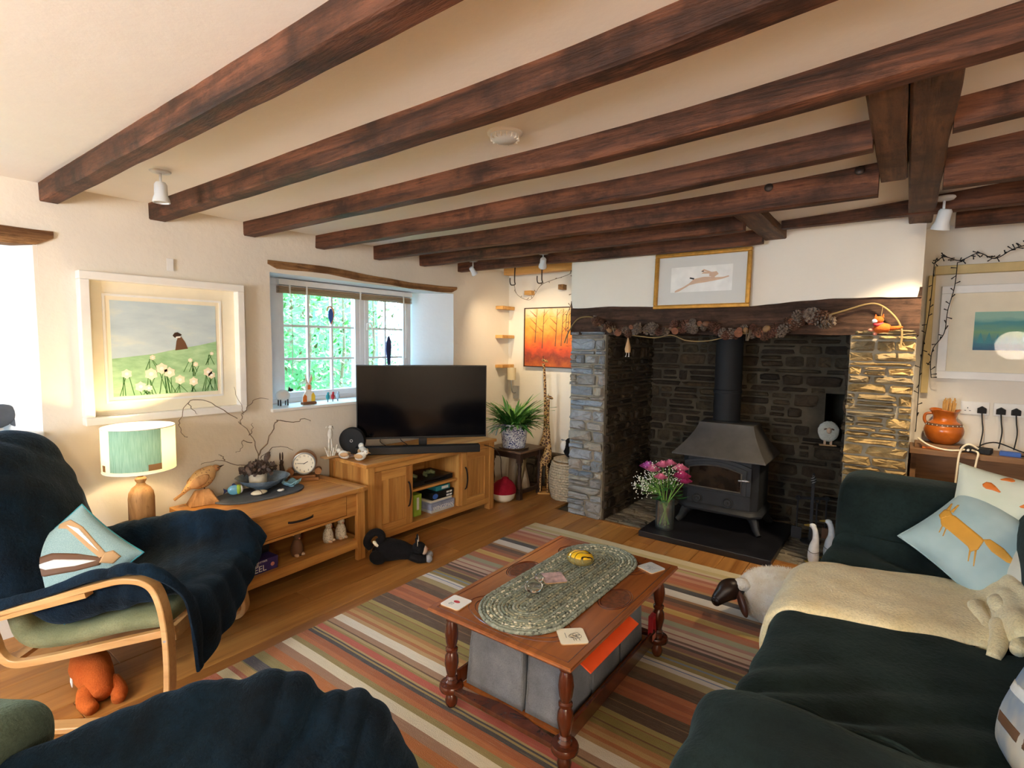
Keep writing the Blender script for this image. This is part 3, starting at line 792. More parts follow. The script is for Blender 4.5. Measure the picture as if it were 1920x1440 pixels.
# ------------------------------------------------------------------ framed daffodil painting
def painting():
    t = thing('framed_painting', 'large deep white frame with a dog and daffodils painting on the window wall', 'painting', (XW+.012, 1.305, 1.436), rot=EROT)
    W, H, fw = .425, .407, .043
    f = MB()
    f.box(-W, W, H-fw, H, -.01, .055).box(-W, W, -H, -H+fw, -.01, .055).box(-W, -W+fw, -H+fw, H-fw, -.01, .055).box(W-fw, W, -H+fw, H-fw, -.01, .055)
    f.build('frame', M['white'], t, bevel=.004)
    MB().box(-W+fw, W-fw, -H+fw, H-fw, -.008, .002).build('mount', M['cream'], t)
    iw, ih = .275, .265; sh = -.01
    mo = MB()
    for a, z in ((.022, .006),):
        mo.box(-iw-a-.012+sh, iw+a+.012+sh, ih+a, ih+a+.012, .002, z).box(-iw-a-.012+sh, iw+a+.012+sh, -ih-a-.012, -ih-a, .002, z).box(-iw-a-.012+sh, -iw-a+sh, -ih-a, ih+a, .002, z).box(iw+a+sh, iw+a+.012+sh, -ih-a, ih+a, .002, z)
    mo.build('mount_bevel', M['white'], t)
    MB().box(-iw+sh, iw+sh, -ih, ih, .002, .0035).build('painted_sky', M['paintsky'], t)
    hill = [(-iw+sh, -ih), (iw+sh, -ih), (iw+sh, .045), (.16, .02), (.05, -.0), (-.08, -.03), (-iw+sh, -.055)]
    MB().prism(hill, .0035, .0042).build('painted_hill', M['painthill'], t)
    MB().prism([(.03, -.01), (.10, .0), (.085, .04), (.062, .075), (.05, .078), (.038, .045)], .0042, .005).build('painted_dog', M['c_brown'], t)
    MB().prism([(.018, .078), (.03, .065), (.055, .068), (.068, .085), (.045, .098), (.03, .095)], .0042, .0052).build('painted_dog_head', M['c_dbrown'], t)
    MB().prism([(.034, .062), (.06, .066), (.062, .075), (.036, .072)], .0052, .0056).build('painted_scarf', M['c_white'], t)
    r = random.Random(4)
    for (x, y, s) in ((-.22, -.14, .028), (-.10, -.145, .036), (-.045, -.115, .034), (-.005, -.14, .033), (-.155, -.215, .03), (-.115, -.225, .02), (.05, -.185, .03), (.125, -.20, .028), (.21, -.145, .03), (.23, -.165, .024), (.11, -.07, .014), (.14, -.095, .016), (-.09, -.05, .016), (.235, -.03, .012)):
        st = MB()
        for k in range(4):
            bx = x+r.uniform(-.04, .04); b = r.uniform(-.02, .02)
            by = -ih+.003 if s > .018 else y-.07
            st.prism([(bx-.0022, by), (bx+.0022, by), (x+b+.0016, y-s*.6), (x+b-.0016, y-s*.6)], .0042, .0048)
        st.build('painted_stem', M['c_dgreen'], t)
        n = 12; MB().prism([(x+math.cos(k*2*PI/n)*s*(1 if k % 2 else .78), y+math.sin(k*2*PI/n)*s*(1 if k % 2 else .78)) for k in range(n)], .0048, .0055).build('painted_daffodil', M['c_cream'], t)
        MB().prism([(x+math.cos(k*PI/3)*s*.35, y+math.sin(k*PI/3)*s*.35) for k in range(6)], .0055, .0062).build('painted_trumpet', M['c_white'], t)
t = NT('painted_sky_wash'); vv = t.coord((1, 3, 1)); t.col(t.ramp(t.noise(vv, 4, 4), [(.3, rgb('b4c6d0')), (.55, rgb('c5d5da')), (.75, rgb('e0e4d8'))])); M['paintsky'] = t.set(.7)
t = NT('painted_hill_wash'); t.col(t.ramp(t.noise(t.coord((1, 2.5, 1)), 9, 5), [(.3, rgb('86b080')), (.55, rgb('a3c99a')), (.75, rgb('b9d9ae'))])); M['painthill'] = t.set(.7)
painting()
tag(MB().box(-.018, .018, -.036, .036, 0, .003).build('picture_hanging_plate', M['white'], bevel=.001, loc=(XW+.013, 1.325, 1.927), rot=EROT), 'small white metal plate screwed above the white framed painting', 'bracket')
# ------------------------------------------------------------------ table lamp
t = NT('shade_teal'); vv = t.coord((1, 1, 1))
t.col(t.ramp(t.noise(t.coord((60, 60, 4)), 3, 3), [(.3, rgb('6a9788')), (.7, rgb('8cb3a4'))])); t.set(.9)
t.b.inputs['Transmission Weight'].default_value = 0
tr = t.n('ShaderNodeBsdfTranslucent'); tr.inputs[0].default_value = rgb('8fb8a0'); mx = t.n('ShaderNodeMixShader'); mx.inputs[0].default_value = .07
t.l(t.b.outputs[0], mx.inputs[1]); t.l(tr.outputs[0], mx.inputs[2]); t.l(mx.outputs[0], t.o.inputs[0]); M['shade_teal'] = t.m
def translucent(name, c, c2, f=.5):
    t = NT(name); t.col(rgb(c)); t.set(.9); tr = t.n('ShaderNodeBsdfTranslucent'); tr.inputs[0].default_value = rgb(c2)
    mx = t.n('ShaderNodeMixShader'); mx.inputs[0].default_value = f; t.l(t.b.outputs[0], mx.inputs[1]); t.l(tr.outputs[0], mx.inputs[2]); t.l(mx.outputs[0], t.o.inputs[0]); return t.m
M['shade_cream'] = translucent('shade_cream', 'f3e6c4', 'f8e8bf', .3)
M['shade_spot'] = translucent('shade_spot', '5a4632', '6b5238', .2)
def lamp():
    t = thing('table_lamp', 'lit table lamp with a pale green drum shade and turned wooden base', 'lamp', (-3.22, 1.045, .50))
    MB().lathe([(0, 0), (.055, 0), (.06, .006), (.06, .15), (.056, .18), (.042, .205), (.024, .22), (.018, .232), (.026, .245), (.027, .255), (.02, .262), (0, .262)], 28).build('base', M['carved'], t, smooth=40)
    MB().cyl((0, 0, .26), (0, 0, .36), .012).build('lamp_holder', M['brass'], t)
    R, z0, z1 = .163, .305, .535; ang0 = math.atan2(-1.045, 3.22)   # towards the room
    n = 64; mats = [M['shade_cream'], M['shade_teal'], M['shade_spot']]
    mb = MB(); vs = []; fs = []; mi = []
    nz_ = 14
    for j in range(nz_+1):
        for k in range(n): a = 2*PI*k/n; vs.append((R*math.cos(a), R*math.sin(a), z0+(z1-z0)*j/nz_))
    for j in range(nz_):
        for k in range(n):
            fs.append((j*n+k, j*n+(k+1) % n, (j+1)*n+(k+1) % n, (j+1)*n+k))
            a = (2*PI*(k+.5)/n-ang0+PI) % (2*PI)-PI
            teal = abs(a+.12) < .72+.02*math.sin(j) and j > 0
            spot = (j in (1, 2) and (abs(a+1.15) < .1 or abs(a-.42) < .22))
            mi.append(2 if spot else (1 if teal else 0))
    mb.add(vs, fs); mb.mi = mi
    mb.build('lamp_shade', mats, t, smooth=180, fix=False)
    for z in (z0, z1): MB().tube([(R*math.cos(a*2*PI/40), R*math.sin(a*2*PI/40), z) for a in range(41)], .0025, 5).build('shade_ring', M['white'], t)
    MB().ell((0, 0, .41), (.03, .03, .04), 12, 8).build('bulb', emit('bulb_glow', (1, .8, .5, 1), 12), t, smooth=180)
    point_light('lamp_light', (0, 0, .43), LAMP_W, (1, .72, .40), .035, t)
    s = thing('lamp_stool', 'small round wooden stool under the table lamp, behind the armchair', 'stool', (-3.22, 1.045, 0))
    MB().lathe([(0, .47), (.15, .47), (.155, .48), (.15, .5), (0, .5)], 24).build('seat', M['darkwood'], s, smooth=40)
    for k in range(3): a = k*2*PI/3; MB().tube([(.09*math.cos(a), .09*math.sin(a), .475), (.13*math.cos(a), .13*math.sin(a), 0)], [.014, .011], 8).build('leg', M['darkwood'], s)
LAMP_W = 22
lamp()
# ------------------------------------------------------------------ ceiling spot, smoke alarm
def spotlight(loc, drop, aim, label, zc, lit=None, size=1.0, name='ceiling_spotlight', power=0, target=None, lens=True):
    t = thing(name, label, 'spotlight', loc)
    MB().lathe([(0, 0), (.045, 0), (.048, -.006), (.04, -.016), (.012, -.02), (0, -.02)], 22).build('ceiling_rose', M['lampwhite'], t, smooth=40)
    MB().cyl((0, 0, -.018), (0, 0, -drop), .006, n=8).build('stem', M['lampwhite'], t)
    a = V(aim).normalized(); c = V((0, 0, -drop)); k = size
    q = a.to_track_quat('Z', 'Y').to_matrix()
    hd = MB(); prof = [(0, -.045*k), (.02*k, -.045*k), (.026*k, -.035*k), (.027*k, .012*k), (.034*k, .03*k), (.036*k, .045*k), (.03*k, .046*k), (.026*k, .03*k), (0, .028*k)]
    hd.xf = Matrix.Translation(c) @ q.to_4x4(); hd.lathe(prof, 20, close=False); hd.build('lamp_head', M['lampwhite'], t, smooth=40)
    b = MB(); b.xf = hd.xf; b.lathe([(0, .030*k), (.026*k, .031*k), (.029*k, .04*k), (0, .041*k)], 16, close=False); b.build('lamp_lens', lit or M['c_lgrey'], t, smooth=40)
    if power: spot_light('spot', c+a*.055*k, c+a, power, (1, .78, .5), 92, 1.0, .03, t)
    return t
M['lampwhite'] = plain('lamp_enamel', 'd9dcdd', .35, var=.03)
SPOTGLOW = emit('spot_glow', (1, .9, .72, 1), 25)
spotlight((-2.78, 1.03, CZ), .105, (.02, 0, -1), 'white ceiling spotlight pointing down between the first two beams', 0, lens=True)
def smoke():
    t = thing('smoke_alarm', 'round white smoke alarm on the ceiling between the beams', 'smoke alarm', (-1.215, 1.575, CZ+.004))
    MB().lathe([(0, 0), (.062, 0), (.066, -.006), (.064, -.018), (.056, -.022), (0, -.022)], 32).build('base', M['white'], t, smooth=40)
    MB().lathe([(0, -.022), (.052, -.022), (.05, -.034), (.04, -.042), (0, -.044)], 32).build('cap', M['lampwhite'], t, smooth=40)
    for k in range(16): a = k*PI/8; MB().cbox((.047*math.cos(a), .047*math.sin(a), -.033), (.012, .004, .014), Matrix.Rotation(a, 3, 'Z')).build('vent_slot', M['white'], t)
smoke()
# ------------------------------------------------------------------ oak units by the window wall
U1 = Matrix.Translation((-3.17, 1.765, 0)) @ Matrix.Rotation(.045, 4, 'Z')
U2 = Matrix.Translation((-3.185, 3.015, 0)) @ Matrix.Rotation(-.036, 4, 'Z')
def arc_handle(p0, p1, out, th=.007):
    p0, p1, out = V(p0), V(p1), V(out)
    return MB().band(catmull([p0, p0.lerp(p1, .12)+out*.6, p0.lerp(p1, .5)+out, p0.lerp(p1, .88)+out*.6, p1], 5), (p1-p0).cross(out), .012, th)
def coffee_unit():
    t = thing('oak_coffee_table', 'low oak table with one long drawer and an open shelf by the window wall', 'table', U1.translation, .045)
    hx, hy = .27, .485
    MB().box(-.285, .285, -.502, -.42, .475, .505).build('breadboard_end', M['oakx'], t, bevel=.004)
    MB().box(-.285, .285, .42, .502, .475, .505).build('breadboard_end', M['oakx'], t, bevel=.004)
    MB().box(-.285, .285, -.4195, .4195, .475, .505).build('table_top', M['oak'], t, bevel=.004)
    for sx in (-1, 1):
        for sy in (-1, 1):
            MB().box(sx*hx-.032, sx*hx+.032 if sx < 0 else hx, sy*(hy-.03)-.032, sy*(hy-.03)+.032, 0, .475).build('leg', M['oakz'], t, bevel=.003)
    MB().box(-.26, .252, -.43, .43, .315, .33).build('drawer_rail', M['oak'], t)
    MB().box(-.26, -.245, -.43, .43, .13, .475).build('back_panel', M['oak'], t)
    for sy in (-1, 1):
        MB().box(-.24, .24, sy*.46-.012, sy*.46+.012, .315, .475).build('side_panel', M['oakx'], t)
        MB().box(.235, .256, min(sy*.345, sy*.424), max(sy*.345, sy*.424), .33, .475).build('front_stile', M['oak'], t)
    d = MB().box(.23, .258, -.342, .342, .335, .47).build('drawer', M['oak'], t, bevel=.003)
    arc_handle((.258, -.085, .405), (.258, .085, .405), (.03, 0, 0)).build('handle', M['bronze'], d, smooth=40)
    MB().box(-.25, .24, -.43, .43, .125, .143).build('shelf', M['oak'], t)
    MB().box(.24, .262, -.43, .43, .085, .145).build('shelf_rail', M['oak'], t, bevel=.002)
    for sy in (-1, 1): MB().box(-.24, .24, sy*.46-.011, sy*.46+.011, .085, .145).build('side_rail', M['oakx'], t)
coffee_unit()
def tv_unit():
    t = thing('oak_tv_unit', 'oak television cabinet with two planked doors and open middle shelves', 'cabinet', U2.translation, -.036)
    MB().box(-.25, .252, -.70, .70, .608, .635).build('top', M['oak'], t, bevel=.004)
    for sx in (-1, 1):
        for sy in (-1, 1): MB().box(sx*.21-.03, sx*.21+.03, sy*.65-.03, sy*.65+.03, 0, .608).build('leg', M['oakz'], t, bevel=.003)
    for sy in (-1, 1):
        MB().box(-.18, .18, sy*.66-.01, sy*.66+.01, .08, .608).build('side_panel', M['oakz'], t)
        MB().box(-.23, .215, sy*.262-.011, sy*.262+.011, .11, .565).build('divider', M['oakz'], t)
    MB().box(-.23, -.215, -.62, .62, .08, .608).build('back_panel', M['oak'], t)
    MB().box(-.2145, .225, -.62, .62, .09, .108).build('floor_panel', M['oak'], t)
    MB().box(-.2145, .20, -.25, .25, .335, .353).build('shelf', M['oak'], t)
    MB().box(.205, .232, -.62, .62, .565, .608).build('top_rail', M['oak'], t, bevel=.002)
    MB().box(.205, .232, -.62, .62, .06, .11).build('bottom_rail', M['oak'], t, bevel=.002)
    for sy in (-1, 1):
        a, b = (-.618, -.275) if sy < 0 else (.275, .618)
        d = MB().box(.21, .222, a+.058, b-.058, .16, .50).build('door', M['oakz'], t)
        for (p, q, r_, s_) in ((a, a+.06, .112, .563), (b-.06, b, .112, .563), (a+.0605, b-.0605, .112, .165), (a+.0605, b-.0605, .495, .563)):
            MB().box(.208, .235, p, q, r_, s_).build('door_rail' if q-p > .1 else 'door_stile', M['oakz'] if q-p < .1 else M['oak'], d, bevel=.002)
        w = (b-a-.12)/3
        for k in range(3): MB().box(.212, .226, a+.06+w*k+.001, a+.06+w*(k+1)-.001, .166, .494).build('door_plank', M['oakz'], d, bevel=.002)
        yh = b-.035 if sy < 0 else a+.035
        arc_handle((.235, yh, .25), (.235, yh, .44), (.028, 0, 0)).build('handle', M['bronze'], d, smooth=40)
tv_unit()
# ------------------------------------------------------------------ television, soundbar, speaker
TVR = .848
def tv():
    t = thing('television', 'flat black television standing on the oak cabinet', 'television', (-3.07, 2.95, .6355), TVR)
    w, z0, z1 = .512, .09, .675
    MB().box(-w, w, -.006, .03, z0, z1).build('bezel', M['black'], t, bevel=.003)
    MB().box(-w+.008, w-.008, -.0085, -.005, z0+.016, z1-.008).build('screen', M['screen'], t)
    MB().box(-.35, .35, .028, .06, z0+.04, .45).build('back_housing', M['black'], t, bevel=.01)
    MB().box(-.032, .032, .002, .03, .01, z0+.02).build('stand_neck', M['black'], t, bevel=.002)
    MB().box(-.12, .12, -.03, .10, 0, .012).build('stand_base', M['black'], t, bevel=.003)
t = NT('tv_screen'); t.col(rgb('08080c')); M['screen'] = t.set(.10, spec=.22)
tv()
def soundbar():
    t = thing('soundbar', 'long black soundbar in front of the television', 'speaker', (-2.995, 2.835, .6355), TVR)
    MB().box(-.475, .475, -.045, .03, 0, .058).build('body', M['matblack'], t, bevel=.006)
    MB().box(-.472, .472, -.0465, -.044, .006, .05).build('grille', M['black'], t)
soundbar()
def disc_speaker():
    t = thing('round_speaker', 'round black speaker disc beside the television', 'speaker', (-3.37, 2.50, .6355), .62)
    b = MB(); b.xf = Matrix.Translation((0, 0, .1)) @ Matrix.Rotation(PI/2, 4, 'X')
    b.lathe([(0, -.03), (.08, -.03), (.1, -.015), (.1, .015), (.094, .026), (0, .03)], 36); b.build('body', M['matblack'], t, smooth=40)
    g = MB(); g.xf = Matrix.Translation((0, -.031, .1)) @ Matrix.Rotation(PI/2, 4, 'X'); g.lathe([(.008, 0), (.011, .0), (.011, .002), (.008, .002)], 18, close=False); g.build('badge', M['c_lgrey'], t)
    MB().cyl((0, -.04, .0), (0, .03, 0.0), .004).box(-.03, .03, -.03, .03, 0, .006).build('foot', M['matblack'], t)
disc_speaker()
tag(MB().tube(catmull([(-2.72, 3.30, .66), (-2.70, 3.36, .64), (-2.715, 3.45, .60), (-2.80, 3.55, .58), (-2.86, 3.70, .47), (-2.90, 3.76, .36), (-2.95, 3.84, .25)], 6), .0035, 6).build('power_cable', M['black'], smooth=60), 'thin black cable trailing over the right end of the oak cabinet', 'cable')
for k, (a, lab) in enumerate((((-3.30, 2.70), 'black cable looping under the left half of the television'), ((-3.24, 2.86), 'second black cable under the television, nearer the stand'))):
    p = V((a[0], a[1], .64)); tag(MB().tube(catmull([p+V((.02, .0, .10)), p+V((-.0, .01, .06)), p+V((.03, .05, .02)), p+V((-.06, .09, .0))], 5), .003, 6).build('power_cable', M['black'], smooth=60), lab, 'cable')
# birds and driftwood on the cabinet
def little_bird(loc, rz, s, label, lying=0, grp='white carved birds on the cabinet'):
    t = thing('carved_bird', label, 'ornament', loc, rz, grp)
    R = Matrix.Rotation(lying, 3, 'Y')
    MB().ell((0, 0, .032*s), (.042*s, .024*s, .028*s), 14, 9, rot=Matrix.Rotation(-.3+lying, 3, 'Y')).build('body', M['driftwhite'], t, smooth=180)
    MB().ell((.038*s, 0, .06*s), (.018*s, .016*s, .016*s), 12, 8).build('head', M['driftwhite'], t, smooth=180)
    MB().tube([(.052*s, 0, .06*s), (.072*s, 0, .054*s)], [.005*s, .001], 6).build('beak', M['c_tan'], t)
    MB().prism([(-.03*s, .03*s), (-.075*s, .022*s), (-.078*s, .03*s), (-.03*s, .045*s)], -.008*s, .008*s, 'xzy').build('tail', M['c_brown'], t, bevel=.002)
    for q in (-1, 1): MB().ell((-.008*s, q*.022*s, .036*s), (.032*s, .005*s, .016*s), 10, 6, rot=Matrix.Rotation(.1, 3, 'Y')).build('wing', M['c_tan'], t, smooth=180)
    MB().ell((.048*s, -.013*s, .064*s), .003*s, 6, 4).build('eye', M['black'], t)
M['driftwhite'] = plain('whitewashed_wood', 'e3ddcf', .8, var=.2, scale=40)
little_bird((-3.235, 2.325, .636), -2.6, 1.05, 'plump white carved bird nearest the driftwood figure, facing left')
little_bird((-3.17, 2.44, .636), 2.7, 1.35, 'longest white carved bird, right in front of the round speaker')
little_bird((-3.10, 2.365, .636), .6, 1.05, 'white and tan carved bird at the front left corner of the cabinet')
def driftwood():
    t = thing('driftwood_bird', 'tall driftwood bird standing among white sticks on a flat base', 'ornament', (-3.365, 2.30, .6355))
    MB().box(-.035, .035, -.065, .065, 0, .012).build('base', M['c_tan'], t, bevel=.003)
    for k, (y, h, l) in enumerate(((-.04, .085, -.012), (-.022, .06, -.01), (.018, .07, .006), (.04, .09, .012), (-.008, .05, 0))):
        MB().tube([(.01, y*.6, .01), (.012, y+l, h)], [.007, .005], 7).build('stick', M['driftwhite'], t, smooth=60)
    for y in (-.012, .012): MB().tube(catmull([(0, y, .01), (0, y*1.1, .08), (0, y*.7, .15)], 4), .007, 7).build('leg', M['driftwhite'], t, smooth=60)
    MB().ell((0, 0, .175), (.016, .02, .04), 12, 8).build('body', M['driftwhite'], t, smooth=180)
    MB().tube(catmull([(0, .0, .15), (0, .015, .158), (0, 0, .163), (0, -.015, .158)], 3), .005, 6).build('ribbon', M['c_dbrown'], t)
    MB().ell((0, .004, .225), (.014, .02, .015), 12, 8).build('head', M['driftwhite'], t, smooth=180)
    MB().tube(catmull([(0, -.01, .232), (0, -.028, .232), (0, -.036, .222)], 3), [.004]*6+[.001], 6).build('crest', M['driftwhite'], t)
    MB().tube([(0, .018, .225), (0, .034, .205)], [.006, .002], 6).build('beak', M['driftwhite'], t)
    MB().ell((.013, .008, .229), .004, 6, 4).build('eye', M['black'], t)
driftwood()
# ------------------------------------------------------------------ things on the oak table
TZ = .5055
def thrush():
    t = thing('carved_thrush', 'carved wooden thrush perched on a rough wood block', 'ornament', (-3.345, 1.40, TZ), 1.35)
    MB().add([(-.075, -.05, 0), (.09, -.055, 0), (.085, .05, 0), (-.08, .055, 0), (-.03, -.03, .095), (.03, -.028, .10), (.065, .02, .065), (-.035, .03, .085)],
             [(0, 1, 2, 3), (4, 5, 6, 7), (0, 1, 5, 4), (1, 2, 6, 5), (2, 3, 7, 6), (3, 0, 4, 7)]).build('wood_block', M['carved'], t, bevel=.006)
    pts = [(-.10, .085), (-.065, .118), (-.035, .135), (0, .155), (.03, .178), (.052, .198), (.068, .212)]; rr = [.010, .022, .046, .057, .051, .036, .022]
    q = catmull([(x, 0, z) for x, z in pts], 5); rq = [v.x for v in catmull([(r_, 0, 0) for r_ in rr], 5)]
    MB().tube(q, rq, 14, sx=.85).build('body', M['thrush'], t, smooth=180)
    MB().ell((.074, 0, .208), (.026, .021, .021), 14, 9).build('head', M['carved'], t, smooth=180)
    MB().tube([(.094, 0, .212), (.122, 0, .222)], [.007, .001], 7).build('beak', M['c_dbrown'], t)
    for s in (-1, 1): MB().ell((-.02, s*.046, .15), (.06, .010, .03), 14, 8, rot=Matrix.Rotation(-.55, 3, 'Y')).build('wing', M['carved'], t, smooth=180)
    MB().band([(-.06, 0, .11), (-.145, 0, .05)], (0, 1, 0), .03, .008).build('tail', M['carved'], t)
    MB().ell((.085, -.019, .214), .004, 6, 4).ell((.085, .019, .214), .004, 6, 4).build('eye', M['black'], t)
    for s in (-.012, .012): MB().tube([(.0, s, .115), (.012, s, .095)], .004, 6).build('foot', M['c_dbrown'], t)
tt = NT('speckled_breast'); vv = tt.coord(); vo = tt.n('ShaderNodeTexVoronoi'); tt.l(vv, vo.inputs['Vector']); vo.inputs['Scale'].default_value = 75
tt.col(tt.mix(rgb('c9a06c'), rgb('4f3320'), tt.ramp(vo.outputs['Distance'], [(.18, (1, 1, 1, 1)), (.3, (0, 0, 0, 1))]))); M['thrush'] = tt.set(.6)
thrush()
def slate_slab():
    poly = [(-3.37, 1.44), (-3.26, 1.45), (-3.16, 1.53), (-3.125, 1.70), (-3.135, 1.90), (-3.23, 1.995), (-3.33, 1.975), (-3.42, 1.90), (-3.43, 1.62)]
    pts = catmull([V((x, y, 0)) for x, y in poly+poly[:1]], 4)[:-1]
    pts = [(p.x+.004*nz(p, 30)+3.28, p.y+.004*nz(p+V((5, 5, 5)), 30)-1.72) for p in pts]
    tag(MB().prism(pts, 0, .012).build('slate_slab', M['slate'], bevel=.003, loc=(-3.28, 1.72, TZ)), 'flat dark slate slab carrying the bowl and pebbles', 'slate')
slate_slab()
SZ2 = TZ+.0125
def bowl():
    t = thing('pottery_bowl', 'wide shallow blue-grey pottery bowl on the slate slab', 'bowl', (-3.345, 1.775, SZ2))
    MB().lathe([(0, .0), (.05, .0), (.055, .008), (.10, .03), (.14, .055), (.162, .078), (.166, .082), (.160, .082), (.135, .062), (.095, .038), (.05, .018), (0, .016)], 36, close=False).build('bowl_body', M['bowl'], t, smooth=60)
tt = NT('blue_glaze'); tt.col(tt.ramp(tt.noise(tt.coord(), 10, 5), [(.35, rgb('3d4a5a')), (.6, rgb('6d8092')), (.75, rgb('8ea3b4'))])); M['bowl'] = tt.set(.2, coat=.3)
bowl()
def dried_pot():
    t = thing('dried_flower_pot', 'small cream pot of dried seed heads and bare twigs standing in the bowl', 'plant', (-3.36, 1.75, SZ2+.0175))
    MB().lathe([(0, 0), (.048, 0), (.052, .01), (.056, .085), (.058, .09), (.05, .09), (.046, .02), (0, .015)], 26, close=False).build('pot', M['potcream'], t, smooth=50)
    r = random.Random(5)
    B = lambda y, z, x=-3.36: V((x+3.36, y-1.75, z-.535))
    br = [[B(1.752, .62), B(1.75, .755), B(1.709, .884), B(1.627, .98)],
          [B(1.752, .74), B(1.83, .832), B(1.885, .94), B(1.905, .955), B(1.96, .94), B(2.03, .932), B(2.08, .95), B(2.14, .925)],
          [B(1.64, .965), B(1.655, 1.02), B(1.66, 1.06), B(1.61, 1.20)], [B(1.66, 1.02), B(1.70, 1.07), B(1.76, 1.115), B(1.83, 1.105)],
          [B(1.72, .83), B(1.68, .84), B(1.655, .855), B(1.645, .80), B(1.61, .783)], [B(1.735, .68), B(1.62, .70), B(1.54, .74), B(1.49, .752), B(1.40, .745)],
          [B(1.54, .745), B(1.53, .77), B(1.51, .785)], [B(1.62, 1.0), B(1.52, 1.075), B(1.43, 1.13), B(1.345, 1.125), B(1.30, 1.03), B(1.295, .99), B(1.315, .93), B(1.335, .92)],
          [B(1.345, 1.125), B(1.36, 1.09), B(1.39, 1.05)], [B(1.77, .72), B(1.86, .775), B(1.95, .765), B(2.0, .735)], [B(1.70, .88), B(1.72, .92), B(1.715, .96)]]
    for k, b in enumerate(br):
        q = catmull(b, 5)
        for i, p in enumerate(q): p.x += .012*math.sin(i*1.7+k)+.02*nz(p*5)
        L = len(q); MB().tube(q, [(.0042 if k < 2 else .0028)*(1-.6*i/L) for i in range(L)], 6).build('twig', M['twig'], t, smooth=60)
    fl_ = MB()
    for k in range(260):
        a = r.uniform(0, 2*PI); rr_ = r.uniform(0, .095); p = V((rr_*math.cos(a), rr_*math.sin(a)*1.15, .085+r.uniform(0, .085)*(1-rr_*5)))
        d = V((r.uniform(-1, 1), r.uniform(-1, 1), r.uniform(.1, 1.2))).normalized()*r.uniform(.018, .036)
        s = d.cross(V((r.uniform(-1, 1), .3, r.uniform(-1, 1)))).normalized()*.009
        fl_.add([p-s, p+d*.5-s*1.4, p+d, p+d*.5+s*1.4, p+s], [(0, 1, 2, 3, 4)])
    tag(fl_.build('dried_flowers', M['drybrown'], t, fix=False), kind='stuff')
    MB().ell((.0, .065, .185), (.014, .02, .036), 10, 8, rot=Matrix.Rotation(-.4, 3, 'X'), fn=lambda d: 1+.25*nz(d*7)).build('seed_head', M['drybrown'], t, smooth=180)
M['twig'] = plain('twig_bark', '6b5a48', .8, var=.2); M['drybrown'] = plain('dried_petals', '5b4d46', .9, var=.4, scale=60); M['potcream'] = plain('cream_glaze', 'd9cfb8', .4, var=.2, scale=18)
dried_pot()
def fish():
    t = thing('glass_fish', 'small blue, green and white glass fish on the slate slab', 'ornament', (-3.335, 1.585, SZ2), 1.2)
    MB().ell((0, 0, .035), (.04, .02, .032), 16, 10).build('blue_body', M['fishblue'], t, smooth=180)
    MB().ell((.022, -.001, .036), (.022, .0205, .031), 14, 9).build('green_band', M['c_lime'], t, smooth=180)
    MB().ell((.034, 0, .036), (.016, .017, .026), 12, 8).build('white_face', M['c_white'], t, smooth=180)
    MB().prism([(-.035, .035), (-.062, .052), (-.058, .03), (-.062, .014)], -.003, .003, 'xzy').build('tail', M['c_navy'], t, bevel=.001)
    MB().prism([(-.015, .06), (.012, .064), (.0, .078), (-.012, .074)], -.003, .003, 'xzy').build('fin', M['c_navy'], t)
M['fishblue'] = plain('fish_glass', '6fb4d8', .1, var=.3, coat=.5)
fish()
t = thing('white_pebble', 'large cream pebble wrapped with a dark cord on the slate slab', 'pebble', (-3.235, 1.69, SZ2))
MB().ell((0, 0, .0135), (.034, .052, .014), 18, 10).build('stone_body', M['c_cream'], t, smooth=180)
MB().tube([(.0355*math.cos(a*PI/8), 0, .0135+.0152*math.sin(a*PI/8)) for a in range(17)], .0018, 5).build('cord', M['c_dbrown'], t)
t = thing('shell_pebble', 'tiny white shell on the right half of the slate slab', 'pebble', (-3.20, 1.815, SZ2))
MB().ell((0, 0, .008), (.018, .024, .008), 12, 7).build('shell_body', M['c_white'], t, smooth=180); MB().ell((0, .002, .0165), (.004, .005, .002), 8, 5).build('shell_eye', M['c_dbrown'], t)
def dish():
    t = thing('glass_dish', 'crinkled pale blue glass dish at the right end of the slate', 'dish', (-3.265, 1.93, SZ2))
    def fn(u, v):
        a = 2*PI*u; r_ = .012+.045*v; h = .004+.03*v**2*(1+.3*math.sin(a*5+.6))
        return V((r_*math.cos(a)*(.8+.08*math.sin(a*5)), r_*math.sin(a)*(1.15+.08*math.sin(a*5)), h))
    MB().grid(fn, 40, 6).build('dish_body', M['dishglass'], t, smooth=180, solid=.003)
    MB().lathe([(0, 0), (.02, 0), (.02, .005), (0, .005)], 14).build('foot', M['dishglass'], t)
M['dishglass'] = plain('aqua_glass', '8fbfd0', .1, var=.15, coat=.5)
dish()
t = thing('hare_figurine', 'slim dark brown hare figure with tall ears behind the bowl', 'ornament', (-3.43, 1.955, SZ2))
MB().tube(catmull([(0, 0, 0), (0, .006, .04), (0, 0, .09), (0, -.004, .12)], 4), [.022, .022, .022, .021, .02, .019, .018, .017, .015, .014, .013, .013, .012], 10).build('body', M['c_dbrown'], t, smooth=180)
MB().ell((.004, -.002, .132), (.014, .013, .018), 10, 7).build('head', M['c_dbrown'], t, smooth=180)
for q in (-1, 1): MB().ell((-.002, q*.009, .172), (.005, .006, .03), 8, 7).build('ear', M['c_dbrown'], t, smooth=180)
